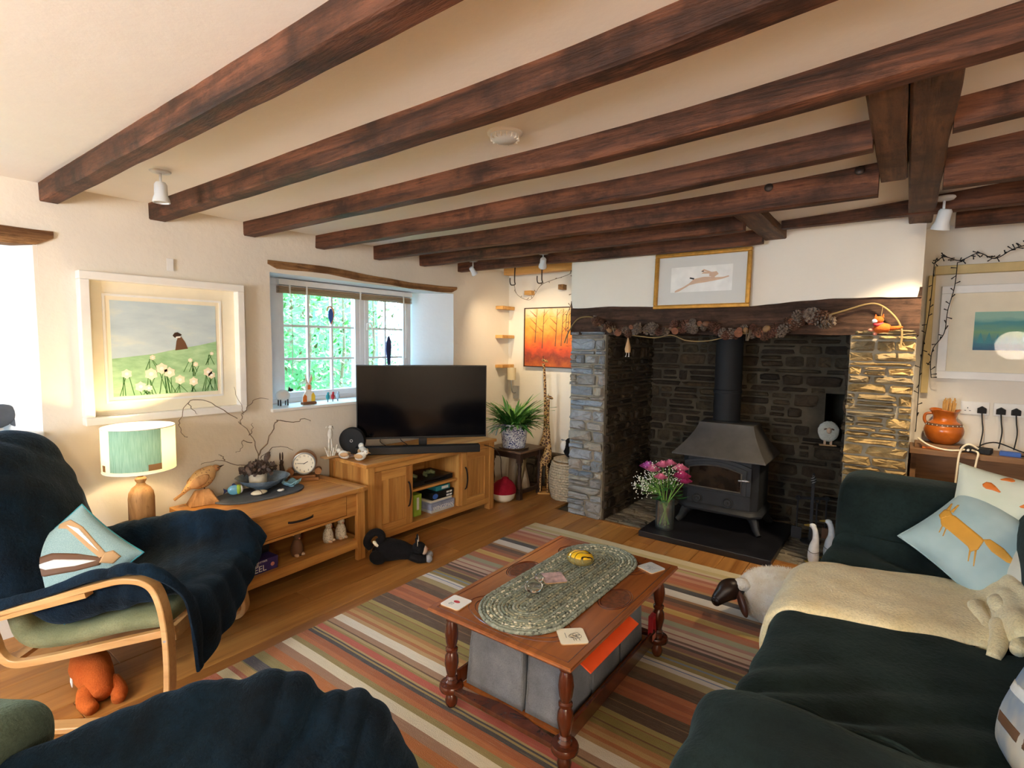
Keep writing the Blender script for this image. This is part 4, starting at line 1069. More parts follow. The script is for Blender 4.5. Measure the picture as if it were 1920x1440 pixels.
def clock():
    t = thing('mantel_clock', 'round wooden clock with a white dial on a stepped wooden base', 'clock', (-3.40, 2.10, TZ), .95)
    W = M['clockwood']
    MB().box(-.105, .105, -.055, .055, 0, .022).build('base', W, t, bevel=.003)
    MB().box(-.085, .085, -.045, .045, .022, .038).build('upper_base', W, t, bevel=.003)
    X = Matrix.Translation((.01, 0, .125)) @ Matrix.Rotation(PI/2, 4, 'X')
    c = MB(X); c.lathe([(0, -.05), (.078, -.05), (.082, -.045), (.082, .04), (.078, .045), (0, .045)], 44); c.build('case', W, t, smooth=40)
    c = MB(X); c.lathe([(.068, .046), (.08, .046), (.079, .055), (.073, .058), (.068, .052)], 44, close=False); c.build('bezel', M['steel'], t, smooth=40)
    c = MB(X); c.lathe([(0, .046), (.07, .046), (.07, .049), (0, .049)], 36); d = c.build('dial', M['cream'], t)
    for k in range(12):
        a = PI/2-k*PI/6
        text_part('numeral', str(12 if k == 0 else k), .0175, M['c_black'], d, (.01+.055*math.cos(a), -.0495, .125+.055*math.sin(a)), (PI/2, 0, 0), .0004)
    for L, a, w in ((.034, math.radians(28), .004), (.052, math.radians(176), .003)):
        h = MB().cbox((L/2-.006, 0, 0), (L, w, .0016)); h.xf = None
        h.build('clock_hand', M['c_black'], d, loc=(.01, -.0515, .125), rot=(PI/2, -a, 0))
    MB().cyl((-.085, .03, .062), (-.085, -.03, .062), .026, n=18).build('side_scroll', W, t, smooth=40)
    MB().cyl((.1, .03, .06), (.1, -.03, .06), .024, n=18).build('side_scroll', W, t, smooth=40)
M['clockwood'] = wood('clock_wood', '7a4c26', 'a87242', 'x', 10, .4, .1, .06, knots=False)
clock()
def coaster(name, loc, rz, label, top='white', art=None, s=.047):
    t = thing(name, label, 'coaster', loc, rz, 'drinks coasters')
    pl = [(math.copysign(s-.01, c)+.01*math.cos(a), math.copysign(s-.01, d)+.01*math.sin(a)) for c, d, a0 in ((1, 1, 0), (-1, 1, 1), (-1, -1, 2), (1, -1, 3)) for a in [(a0+q/4)*PI/2 for q in range(5)]]
    MB().prism(pl, 0, .004).build('cork_base', M['c_tan'], t); MB().prism(pl, .004, .0052).build('printed_top', M[top], t)
    if art: art(t)
    return t
def scrib(t, col='c_black', seed=1, n=5, R=.02, c=(0, 0)):
    r = random.Random(seed)
    for k in range(n):
        q = [V((c[0]+r.uniform(-R, R), c[1]+r.uniform(-R, R), .0055)) for _ in range(4)]
        MB().tube(catmull(q, 5), .0007, 4).build('drawn_line', M[col], t)
coaster('coaster', (-3.03, 1.37, TZ), .3, 'white square coaster at the near corner of the oak table', 'white', lambda t: scrib(t, 'c_grey', 3))
# ------------------------------------------------------------------ things on the shelves
def w1(x, y, z): return U1 @ V((x, y, z))
def game_box(name, M4, loc, size, mats, label, words=(), rz=0.0, cat='game box'):
    """closed cardboard box; front faces +x"""
    o = M4 @ V(loc); t = thing(name, label, cat, o, M4.to_euler().z+rz)
    dx, dy, dz = size
    MB().box(-dx/2, dx/2, -dy/2, dy/2, 0, dz*.35).build('box_tray', M[mats[0]], t, bevel=.002)
    MB().box(-dx/2-.0015, dx/2+.0015, -dy/2-.0015, dy/2+.0015, dz*.3, dz).build('box_lid', M[mats[1]], t, bevel=.002)
    for s, size_, y, z, m in words: text_part('box_lettering', s, size_, M[m], t, (dx/2+.0022, y, z), EROT)
    return t
g = game_box('board_game_box', U1, (.10, -.275, .1435), (.26, .27, .075), ('c_purple', 'c_purple'), 'dark purple board game box with white lettering under the oak table drawer', [('WHEEL', .05, -.02, .026, 'c_white'), ('THE', .018, -.0, .052, 'c_white'), ('MICHAEL McINTYRE\'S', .014, .0, .066, 'c_white')])
MB().lathe([(0, 0), (.012, 0), (.012, .001), (0, .001)], 12).build('printed_star', M['c_coral'], g, loc=(.1325, .10, .035), rot=(0, PI/2, 0))
game_box('black_game_box', U1, (.02, -.27, .2198), (.24, .26, .05), ('black', 'black'), 'plain black box lying on top of the purple board game', ())
def mouse(loc, rz, s, label, skin='mousespot'):
    t = thing('mouse_figurine', label, 'figurine', U1 @ V(loc), rz, 'little animal figures under the table')
    MB().lathe([(0, 0), (.026*s, 0), (.031*s, .02*s), (.029*s, .05*s), (.020*s, .075*s), (.012*s, .085*s), (0, .086*s)], 18).build('body', M[skin], t, smooth=180)
    MB().ell((.004*s, 0, .097*s), (.020*s, .018*s, .02*s), 12, 9).build('head', M[skin], t, smooth=180)
    for q in (-1, 1):
        MB().ell((0, q*.017*s, .113*s), (.004*s, .009*s, .010*s), 8, 6).build('ear', M['c_fawn'], t, smooth=180)
        MB().ell((.024*s, q*.016*s, .008*s), (.016*s, .010*s, .009*s), 9, 6).build('foot', M['c_fawn'], t, smooth=180)
    MB().ell((.024*s, 0, .092*s), (.005*s, .005*s, .004*s), 6, 5).build('nose', M['c_coral'], t)
tt = NT('mouse_spots'); vo = tt.n('ShaderNodeTexVoronoi'); tt.l(tt.coord(), vo.inputs['Vector']); vo.inputs['Scale'].default_value = 140
tt.col(tt.mix(rgb('e6dcc8'), rgb('8a7a66'), tt.ramp(vo.outputs['Distance'], [(.25, (1, 1, 1, 1)), (.4, (0, 0, 0, 1))]))); M['mousespot'] = tt.set(.6)
mouse((.13, .29, .1435), .4, 1.15, 'speckled cream mouse figure in the middle of the open shelf')
mouse((.14, .385, .1435), -.1, 1.22, 'speckled mouse figure with a red nose by the right table leg')
mouse((.16, .035, .1435), .0, 1.25, 'dim brown animal figure behind the purple game box', 'c_brown')
ZB = .1085
g = game_box('board_game_box', U2, (.06, .10, ZB), (.25, .26, .075), ('c_lgrey', 'lav'), 'large lavender grey board game box at the bottom of the cabinet shelf', [('WINGSPAN', .044, .0, .035, 'c_white')]) if M.setdefault('lav', plain('lavender_card', '9aa0b8', .6, var=.25, scale=20)) else 0
game_box('board_game_box', U2, (.05, .10, ZB+.0758), (.23, .24, .022), ('c_lgrey', 'cream'), 'thin cream game box lying on the lavender box', ())
g = game_box('board_game_box', U2, (.06, .115, ZB+.0986), (.22, .24, .06), ('c_black', 'c_black'), 'black board game box with a blue picture, between cream and teal boxes', ())
MB().prism([(-.09+.03*math.cos(k*PI/5), .03+.022*math.sin(k*PI/5)) for k in range(10)], .1116, .113, 'yzx').build('printed_picture', M['c_blue'], g)
for y, z in ((.085, .042), (.05, .042), (.085, .016), (.05, .016)): MB().box(.1112, .1128, y-.014, y+.014, z-.007, z+.007).build('printed_panel', M['c_white'], g)
game_box('board_game_box', U2, (.06, .135, ZB+.1594), (.18, .15, .04), ('c_teal', 'c_teal'), 'small teal game box on top of the pile', ())
MB().box(-.0, .0935, -.02, .055, .01, .032).build('printed_panel', M['c_white'], bpy.data.objects[[o.name for o in COL.objects if o.get('label') == 'small teal game box on top of the pile'][0]])
g = game_box('green_game_box', U2, (.04, -.135, ZB), (.2, .075, .175), ('c_lime', 'c_lime'), 'bright green game box standing on end beside the lavender box', ())
MB().box(.1, .1025, -.012, .012, .05, .15).build('printed_panel', M['c_white'], g)
t = thing('disc_player', 'flat black disc player on the upper cabinet shelf', 'player', U2 @ V((.03, .0, .3535)), -.036)
MB().box(-.13, .15, -.215, .215, .006, .048).build('case', M['black'], t, bevel=.003); MB().box(.1495, .152, -.1, .15, .02, .034).build('display', M['screen'], t)
for a in (-.1, .1):
    for b in (-.18, .18): MB().cyl((a, b, 0), (a, b, .007), .012, n=10).build('foot', M['black'], t)
for k, (y, lab) in enumerate(((-.165, 'camouflage game controller at the left end of the disc player'), (.03, 'camouflage game controller in the middle of the disc player'))):
    t = thing('game_controller', lab, 'controller', U2 @ V((.07, y, .402)), .2, 'game controllers')
    MB().tube(catmull([(.035, -.06, .008), (0, -.045, .016), (-.012, 0, .018), (0, .045, .016), (.035, .06, .008)], 4), [.012, .014, .016, .018, .019, .019, .02, .02, .02, .02, .02, .019, .019, .018, .016, .014, .012], 8, sx=.8).build('body', M['camo'], t, smooth=180) if M.setdefault('camo', plain('camouflage', '7f8a62', .5, var=.6, scale=50)) else 0
    for q in (-.03, .03): MB().cyl((.0, q, .028), (.0, q, .042), .006, n=8).build('thumb_stick', M['black'], t)
# ------------------------------------------------------------------ plush cat on the floor
def plush_cat():
    t = thing('plush_cat', 'black and white plush cat lying on the floor in front of the oak cabinet', 'soft toy', (-2.70, 2.37, 0), .72)
    F = M['blackfur']
    fn = lambda d: 1+.04*nz(d*6)
    bd = MB(); q = catmull([(-.15, 0, .075), (-.10, 0, .082), (0, 0, .078), (.07, 0, .062), (.12, 0, .055)], 5)
    rr = [v.x for v in catmull([(.045, 0, 0), (.078, 0, 0), (.066, 0, 0), (.05, 0, 0), (.035, 0, 0)], 5)]
    bd.tube(q, rr, 16).build('body', F, t, smooth=180)
    MB().ell((-.13, -.05, .05), (.06, .045, .05), 14, 9, fn=fn).build('haunch', F, t, smooth=180); MB().ell((-.13, .05, .05), (.06, .045, .05), 14, 9, fn=fn).build('haunch', F, t, smooth=180)
    MB().ell((.135, 0, .085), (.05, .048, .045), 16, 10, fn=fn).build('head', F, t, smooth=180)
    MB().ell((.172, -.004, .075), (.024, .03, .032), 12, 8).build('white_face', M['c_fawn'], t, smooth=180)
    for s in (-1, 1):
        MB().prism([(s*.012, .11), (s*.045, .112), (s*.036, .175)], .115, .128, 'yzx').build('ear', F, t, bevel=.003)
        MB().prism([(s*.019, .112), (s*.039, .114), (s*.034, .16)], .128, .131, 'yzx').build('inner_ear', M['c_cream'], t)
        MB().tube(catmull([(.08, s*.04, .05), (.14, s*.05, .03), (.185, s*.04, .026)], 4), [.028]*5+[.026, .025, .025, .024], 10).build('front_leg', F, t, smooth=180)
        MB().ell((.205, s*.038, .026), (.026, .026, .025), 12, 8).build('paw', M['greyfur'], t, smooth=180)
    MB().ell((.194, -.002, .083), (.006, .008, .005), 8, 5).build('nose', M['c_coral'], t)
    tl = [V((-.19, 0, .10)), V((-.21, -.02, .14)), V((-.19, -.03, .19)), V((-.15, -.03, .215)), V((-.115, -.03, .20)), V((-.11, -.03, .165)), V((-.135, -.03, .145))]
    MB().tube(catmull(tl, 5), [.026]*31, 10).build('tail', F, t, smooth=180)
    MB().ell((-.145, -.04, .135), (.014, .014, .030), 10, 7, rot=Matrix.Rotation(-.8, 3, 'Y')).build('tail_tip', M['c_cream'], t, smooth=180)
M['blackfur'] = cloth('black_plush', '0e0e10', '1f1e20', 90, .8, .4); M['greyfur'] = cloth('grey_plush', '8d8c90', 'b3b2b4', 120, .8, .4)
plush_cat()
# ------------------------------------------------------------------ soft shapes
def softbox(mb, x0, x1, y0, y1, z0, z1, r, n=8, amp=0, freq=5, seed=0):
    c = V(((x0+x1)/2, (y0+y1)/2, (z0+z1)/2)); h = V(((x1-x0)/2, (y1-y0)/2, (z1-z0)/2)); r = min(r, *h)
    for ax in range(3):
        for s in (-1, 1):
            a, b = [(1, 2), (2, 0), (0, 1)][ax]
            def fn(u, v):
                q = V((0, 0, 0)); q[ax] = s*h[ax]
                # denser towards the edges
                f = lambda t: math.sin((t-.5)*PI)*.5*1.0+.5
                q[a] = (f(u)*2-1)*h[a]; q[b] = (f(v)*2-1)*h[b]
                k = V([max(-h[i]+r, min(h[i]-r, q[i])) for i in range(3)]); d = q-k
                p = k+d.normalized()*r if d.length > 1e-9 else q
                if amp:
                    e = V([p[i]/max(h[i], .01) for i in range(3)])
                    p = p+d.normalized()*amp*(nz(p+V((seed, seed*2, 0)), freq)+.5*nz(p+V((seed, 3, 9)), freq*2.2)) if d.length > 1e-9 else p
                return c+p
            g = fn if s > 0 else (lambda u, v: fn(v, u))
            mb.grid(g, n, n)
    return mb
def soft_obj(name, b, r, mat, parent=None, n=8, amp=0, freq=5, seed=0):
    c = [(b[0]+b[1])/2, (b[2]+b[3])/2, (b[4]+b[5])/2]
    mb = softbox(MB(), *b, r, n, amp, freq, seed)
    o = mb.build(name, mat, parent, smooth=180)
    me = o.data; bm = bmesh.new(); bm.from_mesh(me); bmesh.ops.remove_doubles(bm, verts=bm.verts, dist=.0005); bmesh.ops.recalc_face_normals(bm, faces=bm.faces); bm.to_mesh(me); bm.free()
    m = o.modifiers.new('s', 'SUBSURF'); m.levels = 1; m.render_levels = 1
    return o
def pillow_fn(w, h, t):
    def fn(u, v, side=1):
        e = max(0, (1-abs(u)**2.6))*max(0, (1-abs(v)**2.6))
        px = u*w/2*(1-.07*(1-v*v)*abs(u)**3); py = v*h/2*(1-.07*(1-u*u)*abs(v)**3)
        return V((px, py, side*t*e**.55))
    return fn
def pillow(name, label, w, h, t, mat, mtx, prints=(), cat='cushion', piping=None, amp=.004, seed=0):
    th = thing(name, label, cat); th.matrix_world = mtx
    f = pillow_fn(w, h, t); mb = MB()
    for s in (1, -1):
        def g(u, v, s=s):
            a, b = (u*2-1), (v*2-1); a = math.copysign(abs(a)**.8, a); b = math.copysign(abs(b)**.8, b)
            p = f(a, b, s); k = (1-abs(a)**4)*(1-abs(b)**4)
            p.z += amp*k*(nz((p.x+seed, p.y, s), 9)+nz((p.x, p.y+seed, s), 20)*.4)
            return p
        mb.grid(g, 26, 26)
    mb.build('cover', mat, th, smooth=180)
    if piping:
        q = [f(math.cos(a), math.sin(a)) for a in ()]
        pts = []
        for k in range(80):
            a = k/20; i = int(a); r_ = (a-i)*2-1
            u, v = ((r_, -1), (1, r_), (-r_, 1), (-1, -r_))[i]
            p = f(u, v); pts.append(p)
        MB().tube(pts+pts[:2], .0035, 6).build('piping', piping, th, smooth=60)
    for nm, poly, m, lift in prints:
        bm = bmesh.new(); vs = [bm.verts.new((x, y, 0)) for x, y in poly]; bm.faces.new(vs)
        bmesh.ops.triangulate(bm, faces=bm.faces)
        for _ in range(3): bmesh.ops.subdivide_edges(bm, edges=[e for e in bm.edges if e.calc_length() > .06], cuts=1, use_grid_fill=False); bmesh.ops.triangulate(bm, faces=bm.faces)
        for v in bm.verts:
            p = f(v.co.x, v.co.y); k = (1-abs(v.co.x)**4)*(1-abs(v.co.y)**4)
            p.z += amp*k*(nz((p.x+seed, p.y, 1), 9)+nz((p.x, p.y+seed, 1), 20)*.4)+lift+.001
            v.co = p
        me = bpy.data.meshes.new(nm); bm.to_mesh(me); bm.free(); me.materials.append(M[m]); me.shade_smooth()
        o = bpy.data.objects.new(nm, me); COL.objects.link(o); o.parent = th
        sm = o.modifiers.new('t', 'SOLIDIFY'); sm.thickness = .0008
    return th
def basis(c, x, y):
    """matrix with origin c, local x along x, local y close to y"""
    x = V(x).normalized(); y = V(y); z = x.cross(y).normalized(); y = z.cross(x)
    m = Matrix((x, y, z)).transposed().to_4x4(); m.translation = V(c); return m
# ------------------------------------------------------------------ bentwood armchairs
M['fleece'] = cloth('navy_fleece', '050d15', '0b2233', 75, 1.0, .6, big=6)
M['greenseat'] = cloth('green_chair_cover', '6f7354', '92926e', 160, .4, .2)
def armchair(label, loc, ang):
    t = thing('bentwood_armchair', label, 'armchair', loc, ang, 'bentwood armchairs')
    for s in (-1, 1):
        y = s*.31
        pr = catmull([V((-.36, y, .385)), V((-.12, y, .455)), V((.12, y, .525)), V((.24, y, .55)), V((.325, y, .53)), V((.365, y, .46)), V((.385, y, .33)), V((.405, y+s*.03, .17)), V((.405, y+s*.05, .085)), V((.37, y+s*.07, .035)), V((.29, y+s*.085, .018)), V((0, y+s*.10, .016)), V((-.34, y+s*.10, .016))], 6)
        MB().band(pr, (0, 1, 0), .055, .024).build('arm_and_leg', M['bent'], t, smooth=35, bevel=.004)
        MB().band([V((-.32, y, .385)), V((-.05, y, .458)), V((.1, y, .497))], (0, 1, 0), .055, .02).build('arm_brace', M['bent'], t)
        y2 = s*.272
        sr = catmull([V((.40, y2, .315)), V((.15, y2, .262)), V((-.12, y2, .205)), V((-.225, y2, .195)), V((-.275, y2, .235)), V((-.30, y2, .32)), V((-.40, y2, .62)), V((-.52, y2, .95))], 6)
        MB().band(sr, (0, 1, 0), .03, .03).build('seat_rail', M['bent'], t, smooth=35, bevel=.003)
        for z in (.30, .215):
            b = MB().lathe([(0, 0), (.008, 0), (.008, .003), (0, .004)], 12); b.build('bolt', M['steel'], t, loc=(.389 if z > .25 else .399, y+s*.028, z), rot=(-s*PI/2, 0, 0))
    MB().band([V((.385, -.27, .30)), V((.385, .27, .30))], (0, 0, 1), .06, .02).build('front_rail', M['bent'], t)
    MB().band([V((-.24, -.27, .20)), V((-.24, .27, .20))], (1, 0, 0), .05, .018).build('back_rail', M['bent'], t)
    for k in range(4):
        MB().band([V((-.36-.05*k, -.26, .5+.13*k)), V((-.36-.05*k, .26, .5+.13*k))], (.35, 0, .94), .05, .01).build('back_slat', M['bent'], t)
    q = [V((.36, 0, .345)), V((.18, 0, .325)), V((-.08, 0, .27)), V((-.20, 0, .29)), V((-.25, 0, .42)), V((-.36, 0, .70)), V((-.47, 0, .97))]
    pts = catmull(q, 6); rows = []
    mb = MB(); vs = []; fs = []; n = len(pts); K = 14
    for i, p in enumerate(pts):
        tdir = (pts[min(i+1, n-1)]-pts[max(i-1, 0)]).normalized(); nn = V((0, 1, 0)).cross(tdir).normalized()
        end = min(1, min(i, n-1-i)/3+.45)
        for k in range(K):
            a = 2*PI*k/K; c_, s_ = math.cos(a), math.sin(a)
            vs.append(p+V((0, 1, 0))*math.copysign(abs(c_)**.35, c_)*.265-nn*(math.copysign(abs(s_)**.6, s_)*.04*end*(1+.1*nz(p*9+V((0, k, 0))))))
    for i in range(n-1):
        for k in range(K): fs.append((i*K+k, i*K+(k+1) % K, (i+1)*K+(k+1) % K, (i+1)*K+k))
    fs += [tuple(range(K)), tuple((n-1)*K+k for k in range(K))]
    mb.add(vs, fs).build('cushion_pad', M['greenseat'], t, smooth=60)
    return t
CH1 = ((-2.80, .80, 0), math.radians(41)); CH2 = ((-1.03, .28, 0), math.radians(55))
armchair('bentwood armchair with pale green pad standing by the window wall lamp', *CH1)
armchair('bentwood armchair in the bottom left foreground, mostly hidden by its blanket', *CH2)
def local(loc, ang): return Matrix.Translation(loc) @ Matrix.Rotation(ang, 4, 'Z')
L1, L2 = local(*CH1), local(*CH2)
def blanket(name, label, L, rows, folds, seed=0, n=11):
    R = [[L @ V(p) for p in r] for r in rows]
    t = thing(name, label, 'blanket')
    o = surf_obj('blanket_cloth', R, M['fleece'], t, n=n, amp=.008, freq=9, thick=.014, folds=folds, flip=-1)
    return t
y7 = (-.375, -.325, -.235, .0, .235, .325, .40)
def row(xs, zs, ys=y7): 
    xs = xs if hasattr(xs, '__len__') else [xs]*len(ys)
    return [(x, y, z) for x, y, z in zip(xs, ys, zs)]
bk7 = (-.31, -.28, -.2, 0, .2, .28, .31)
rows1 = [row(-.60, (.50, .55, .60, .60, .60, .55, .50), bk7),
         row([-.57, -.59, -.60, -.61, -.60, -.59, -.57], (.86, .93, .98, .99, .98, .93, .86), bk7),
         row([-.51, -.50, -.49, -.49, -.49, -.50, -.53], (.92, 1.0, 1.03, 1.035, 1.03, 1.0, .92), bk7),
         row([-.42, -.38, -.34, -.32, -.34, -.38, -.46], (.74, .82, .82, .82, .82, .82, .72), (-.33, -.30, -.2, 0, .2, .30, .345)),
         row([-.37, -.33, -.20, -.15, -.20, -.32, -.39], (.43, .50, .50, .48, .52, .54, .40), (-.34, -.32, -.22, 0, .22, .345, .40)),
         row([-.12, -.12, -.09, -.06, -.09, -.12, -.14], (.475, .495, .355, .345, .40, .55, .36), (-.338, -.31, -.255, 0, .235, .335, .40)),
         row(.10, (.543, .562, .385, .375, .44, .60, .36), (-.338, -.31, -.255, 0, .235, .335, .40)),
         row([.24, .25, .26, .27, .26, .26, .26], (.573, .590, .415, .405, .47, .61, .36), (-.338, -.31, -.255, 0, .235, .335, .40)),
         row([.325, .345, .36, .39, .39, .39, .36], (.562, .575, .45, .42, .47, .60, .40), (-.325, -.295, -.245, 0, .235, .335, .40)),
         row([.425, .435, .445, .46, .45, .445, .415], (.455, .455, .42, .41, .46, .565, .42), (-.285, -.26, -.22, 0, .22, .325, .40)),
         row([.455, .465, .475, .485, .485, .48, .44], (.27, .28, .28, .32, .41, .50, .42), (-.275, -.255, -.2, 0, .2, .34, .42)),
         row([.465, .475, .485, .50, .505, .505, .46], (.13, .14, .17, .23, .34, .45, .40), (-.265, -.245, -.18, 0, .2, .345, .44))]
def crease(x): return 2*abs(math.sin(x))**.75-1
A1 = (L1.to_3x3() @ V((0, 1, 0))); B1 = (L1.to_3x3() @ V((1, 0, 0)))
def folds1(u, v, p):
    a, b = p.dot(A1), p.dot(B1)
    f = .010*(1+crease(a*PI/.11+1.6*nz(p*3.5)))*max(0, min(1, (v-.70)*5))
    f += .008*(1+crease((a*.75+b)*PI/.13+1.8*nz(p*4)))*max(0, min(1, (v-.46)*8))*max(0, min(1, (.80-v)*6))
    f += .009*(1+crease((b*1.2-a*.4)*PI/.06+1.5*nz(p*5)))*max(0, 1-abs(v-.45)*10)*max(0, min(1, (u-.6)*5))
    f += .010*crease((p.z*1.0+a*.5)*PI/.16+2*nz(p*3))*max(0, min(1, (.36-v)*6))
    return f
blanket('blue_blanket', 'dark blue fleece blanket draped over the armchair beside the lamp', L1, rows1, folds1)
y6 = (-.40, -.335, -.16, .08, .235, .335, .40)
rows2 = [row(-.52, (.26, .44, .38, .42, .48, .54, .30), (-.40, -.335, -.16, .06, .235, .335, .41)),
         row(-.36, (.30, .47, .39, .43, .52, .58, .34), (-.40, -.335, -.16, .06, .235, .335, .41)),
         row(-.20, (.34, .50, .40, .44, .56, .625, .38), (-.40, -.335, -.16, .06, .235, .335, .41)),
         row([-.06, -.06, -.05, -.05, -.06, -.07, -.05], (.40, .52, .41, .45, .59, .665, .42), (-.40, -.335, -.16, .06, .235, .335, .41)),
         row(.10, (.45, .55, .43, .46, .60, .675, .40), y6),
         row(.24, (.46, .57, .45, .47, .56, .635, .38), y6),
         row([.34, .36, .37, .37, .36, .35, .34], (.42, .53, .45, .46, .50, .575, .36), y6),
         row([.40, .43, .46, .47, .46, .43, .40], (.34, .46, .42, .43, .46, .51, .34), y6),
         row([.47, .51, .54, .56, .54, .50, .45], (.22, .34, .31, .32, .35, .39, .28), y6),
         row([.52, .57, .61, .63, .60, .54, .46], (.10, .14, .13, .14, .16, .18, .14), y6)]
def folds2(u, v, p):
    a = p.x*.93+p.y*.35+.12*nz(p*2.3)
    m = max(0, min(1, (v-.30)*3))
    return .026*(crease(a*PI/.19+.5)+1)*m+.008*crease(a*PI/.075+p.y*9+1.5*nz(p*5))*max(0, min(1, (v-.2)*3))
blanket('blue_blanket', 'dark blue fleece blanket bunched over the foreground armchair', L2, rows2, folds2)
# hare cushion on the armchair
t = NT('hare_cushion_cloth'); t.col(t.ramp(t.noise(t.coord(), 300, 2), [(.3, rgb('86a4a4')), (.7, rgb('a5bfbc'))])); M['cushteal'] = t.set(.9)
dia = lambda P: [((x+y)*.98, (y-x)*.98) for x, y in P]
ear1 = dia([(-.28, .68), (-.10, .72), (.12, .54), (.34, .24), (.52, .0), (.44, -.08), (.22, .15), (.02, .38), (-.12, .54), (-.26, .58)])
ear2 = dia([(-.64, -.06), (-.5, .06), (-.25, .12), (.1, .06), (.48, -.06), (.44, -.18), (.1, -.24), (-.3, -.26), (-.54, -.18)])
in1 = dia([(-.14, .62), (.06, .52), (.26, .26), (.40, .06), (.26, .2), (.06, .42)]); in2 = dia([(-.48, -.06), (-.2, .0), (.2, -.06), (.38, -.10), (.1, -.15), (-.3, -.15)])
hm = V((-2.84, .66, .53)); N_ = V((.72, -.40, .56)).normalized(); X_ = V((0, 0, 1)).cross(N_).normalized()
pillow('hare_cushion', 'pale teal square cushion printed with hare ears on the left armchair', .36, .36, .06, M['cushteal'], basis(hm, X_, N_.cross(X_)) @ Matrix.Rotation(PI/4, 4, 'Z'),
       [('printed_ear', ear1, 'c_tan', 0), ('printed_ear_white', in1, 'c_white', .0012), ('printed_ear', ear2, 'c_brown', 0), ('printed_ear_white', in2, 'c_white', .0012),
        ('printed_head', dia([(.42, -.14), (.48, .03), (.60, .06), (.72, -.06), (.62, -.18)]), 'c_tan', .0006)], piping=M['c_teal'])
# orange plush toy under the chair
def orange_toy():
    t = thing('orange_soft_toy', 'orange plush animal toy lying on the floor under the left armchair', 'soft toy', (-2.70, .675, 0), math.radians(-4))
    F = M['orangefur']
    q = catmull([(-.17, 0, .06), (-.08, 0, .075), (.02, 0, .07), (.10, 0, .055), (.15, 0, .045)], 5); rr = [v.x for v in catmull([(.05, 0, 0), (.072, 0, 0), (.066, 0, 0), (.05, 0, 0), (.03, 0, 0)], 5)]
    MB().tube(q, rr, 16).build('body', F, t, smooth=180)
    for s in (-1, 1): MB().tube(catmull([(.08, s*.04, .05), (.14, s*.055, .03), (.19, s*.04, .02)], 4), [.034, .034, .033, .032, .031, .03, .028, .026, .022], 10).build('leg', F, t, smooth=180)
    MB().ell((-.19, 0, .06), (.05, .05, .05), 12, 8).build('head', F, t, smooth=180)
    MB().cbox((-.04, -.068, .055), (.035, .004, .05), Matrix.Rotation(.3, 3, 'Y')).build('care_label', M['c_white'], t, bevel=.001)
M['orangefur'] = cloth('orange_plush', 'a8481a', 'd06a2c', 160, .5, .3)
orange_toy()

def sage():
    t = thing('sage_fleece_cushion', 'dark sage green fleece cushion at the bottom left corner of the picture', 'cushion', (-1.60, .155, .52), .5)
    soft_obj('cover', (-.15, .15, -.13, .13, -.02, .17), .085, M['sagefleece'], t, 10, .02, 8, 3)
M['sagefleece'] = cloth('sage_fleece', '39453c', '5a6858', 90, .9, .4)
sage()
# ------------------------------------------------------------------ striped rug
STR = [(.55, 'c9b27e'), (.62, '7a4a2e'), (.70, 'b0603a'), (.80, 'd9cfb4'), (.86, 'a5764e'), (.95, 'b4562f'), (1.03, 'c7b58a'), (1.078, '9c4a2c'), (1.10, 'b08a4e'), (1.14, '7d7440'), (1.147, '262f44'), (1.20, '8d8048'), (1.25, 'b2642a'), (1.30, 'a0765c'),
       (1.343, 'e6d9bd'), (1.392, '958450'), (1.42, 'b8693a'), (1.445, 'a3552f'), (1.483, '23303f'), (1.503, 'a08a58'), (1.513, '2a3340'), (1.522, 'b99d6a'), (1.532, 'c0574a'), (1.568, '9a8450'), (1.58, 'b4a070'), (1.597, '5d3f30'), (1.605, 'a9846a'), (1.638, 'efe6d4'), (1.69, 'c39a68'),
       (1.715, 'b56c3c'), (1.735, 'c49c62'), (1.76, 'b57e48'), (1.785, '8d7c3c'), (1.81, '6b4326'), (1.818, '93843f'), (1.86, '8c5a30'), (1.866, 'ab9a58'), (1.893, '4b3226'), (1.95, '57382a'), (1.955, '8d6a48'), (1.96, '48301f'), (2.003, 'b0592f'), (2.04, 'c0693a'), (2.06, 'a34f28'), (2.10, 'bd6636'), (2.14, '503626'), (2.19, '6d4a34'),
       (2.236, 'b5a271'), (2.287, 'e9e3dc'), (2.318, '7f94b8'), (2.326, 'efe8dc'), (2.345, 'a08d52'), (2.375, '7d93a6'), (2.388, '9c8a4a'), (2.41, '54382a'), (2.46, 'a98850'), (2.475, '8d5b4a'), (2.506, '45302a'), (2.53, 'c49a8a'), (2.547, '6b4238'), (2.565, 'cfae96'), (2.60, 'a25e55'), (2.612, 'd1bda0'), (2.65, 'b58478'), (2.68, 'a3a383'),
       (2.73, 'b9704a'), (2.775, 'c1673c'), (2.80, 'dcb45c'), (2.84, 'e0c070'), (2.856, 'b76438'), (2.90, '8e5236'), (2.94, '5b3c30'), (2.985, 'a77a52'), (3.01, 'e9e2d6'), (3.03, 'f0eae0'), (3.09, '2b3442'), (3.145, 'b98d5c'), (3.172, 'c06a3c'), (3.22, 'b45a36'), (3.26, 'c78a68'), (3.30, 'b0604a'), (3.335, 'd0a58e'), (3.37, 'b6a46c'), (3.41, 'a5655a'), (3.425, 'd4c3a0'), (3.455, 'c7b47c'), (3.50, 'dacaa0'), (3.575, 'dacaa0')]
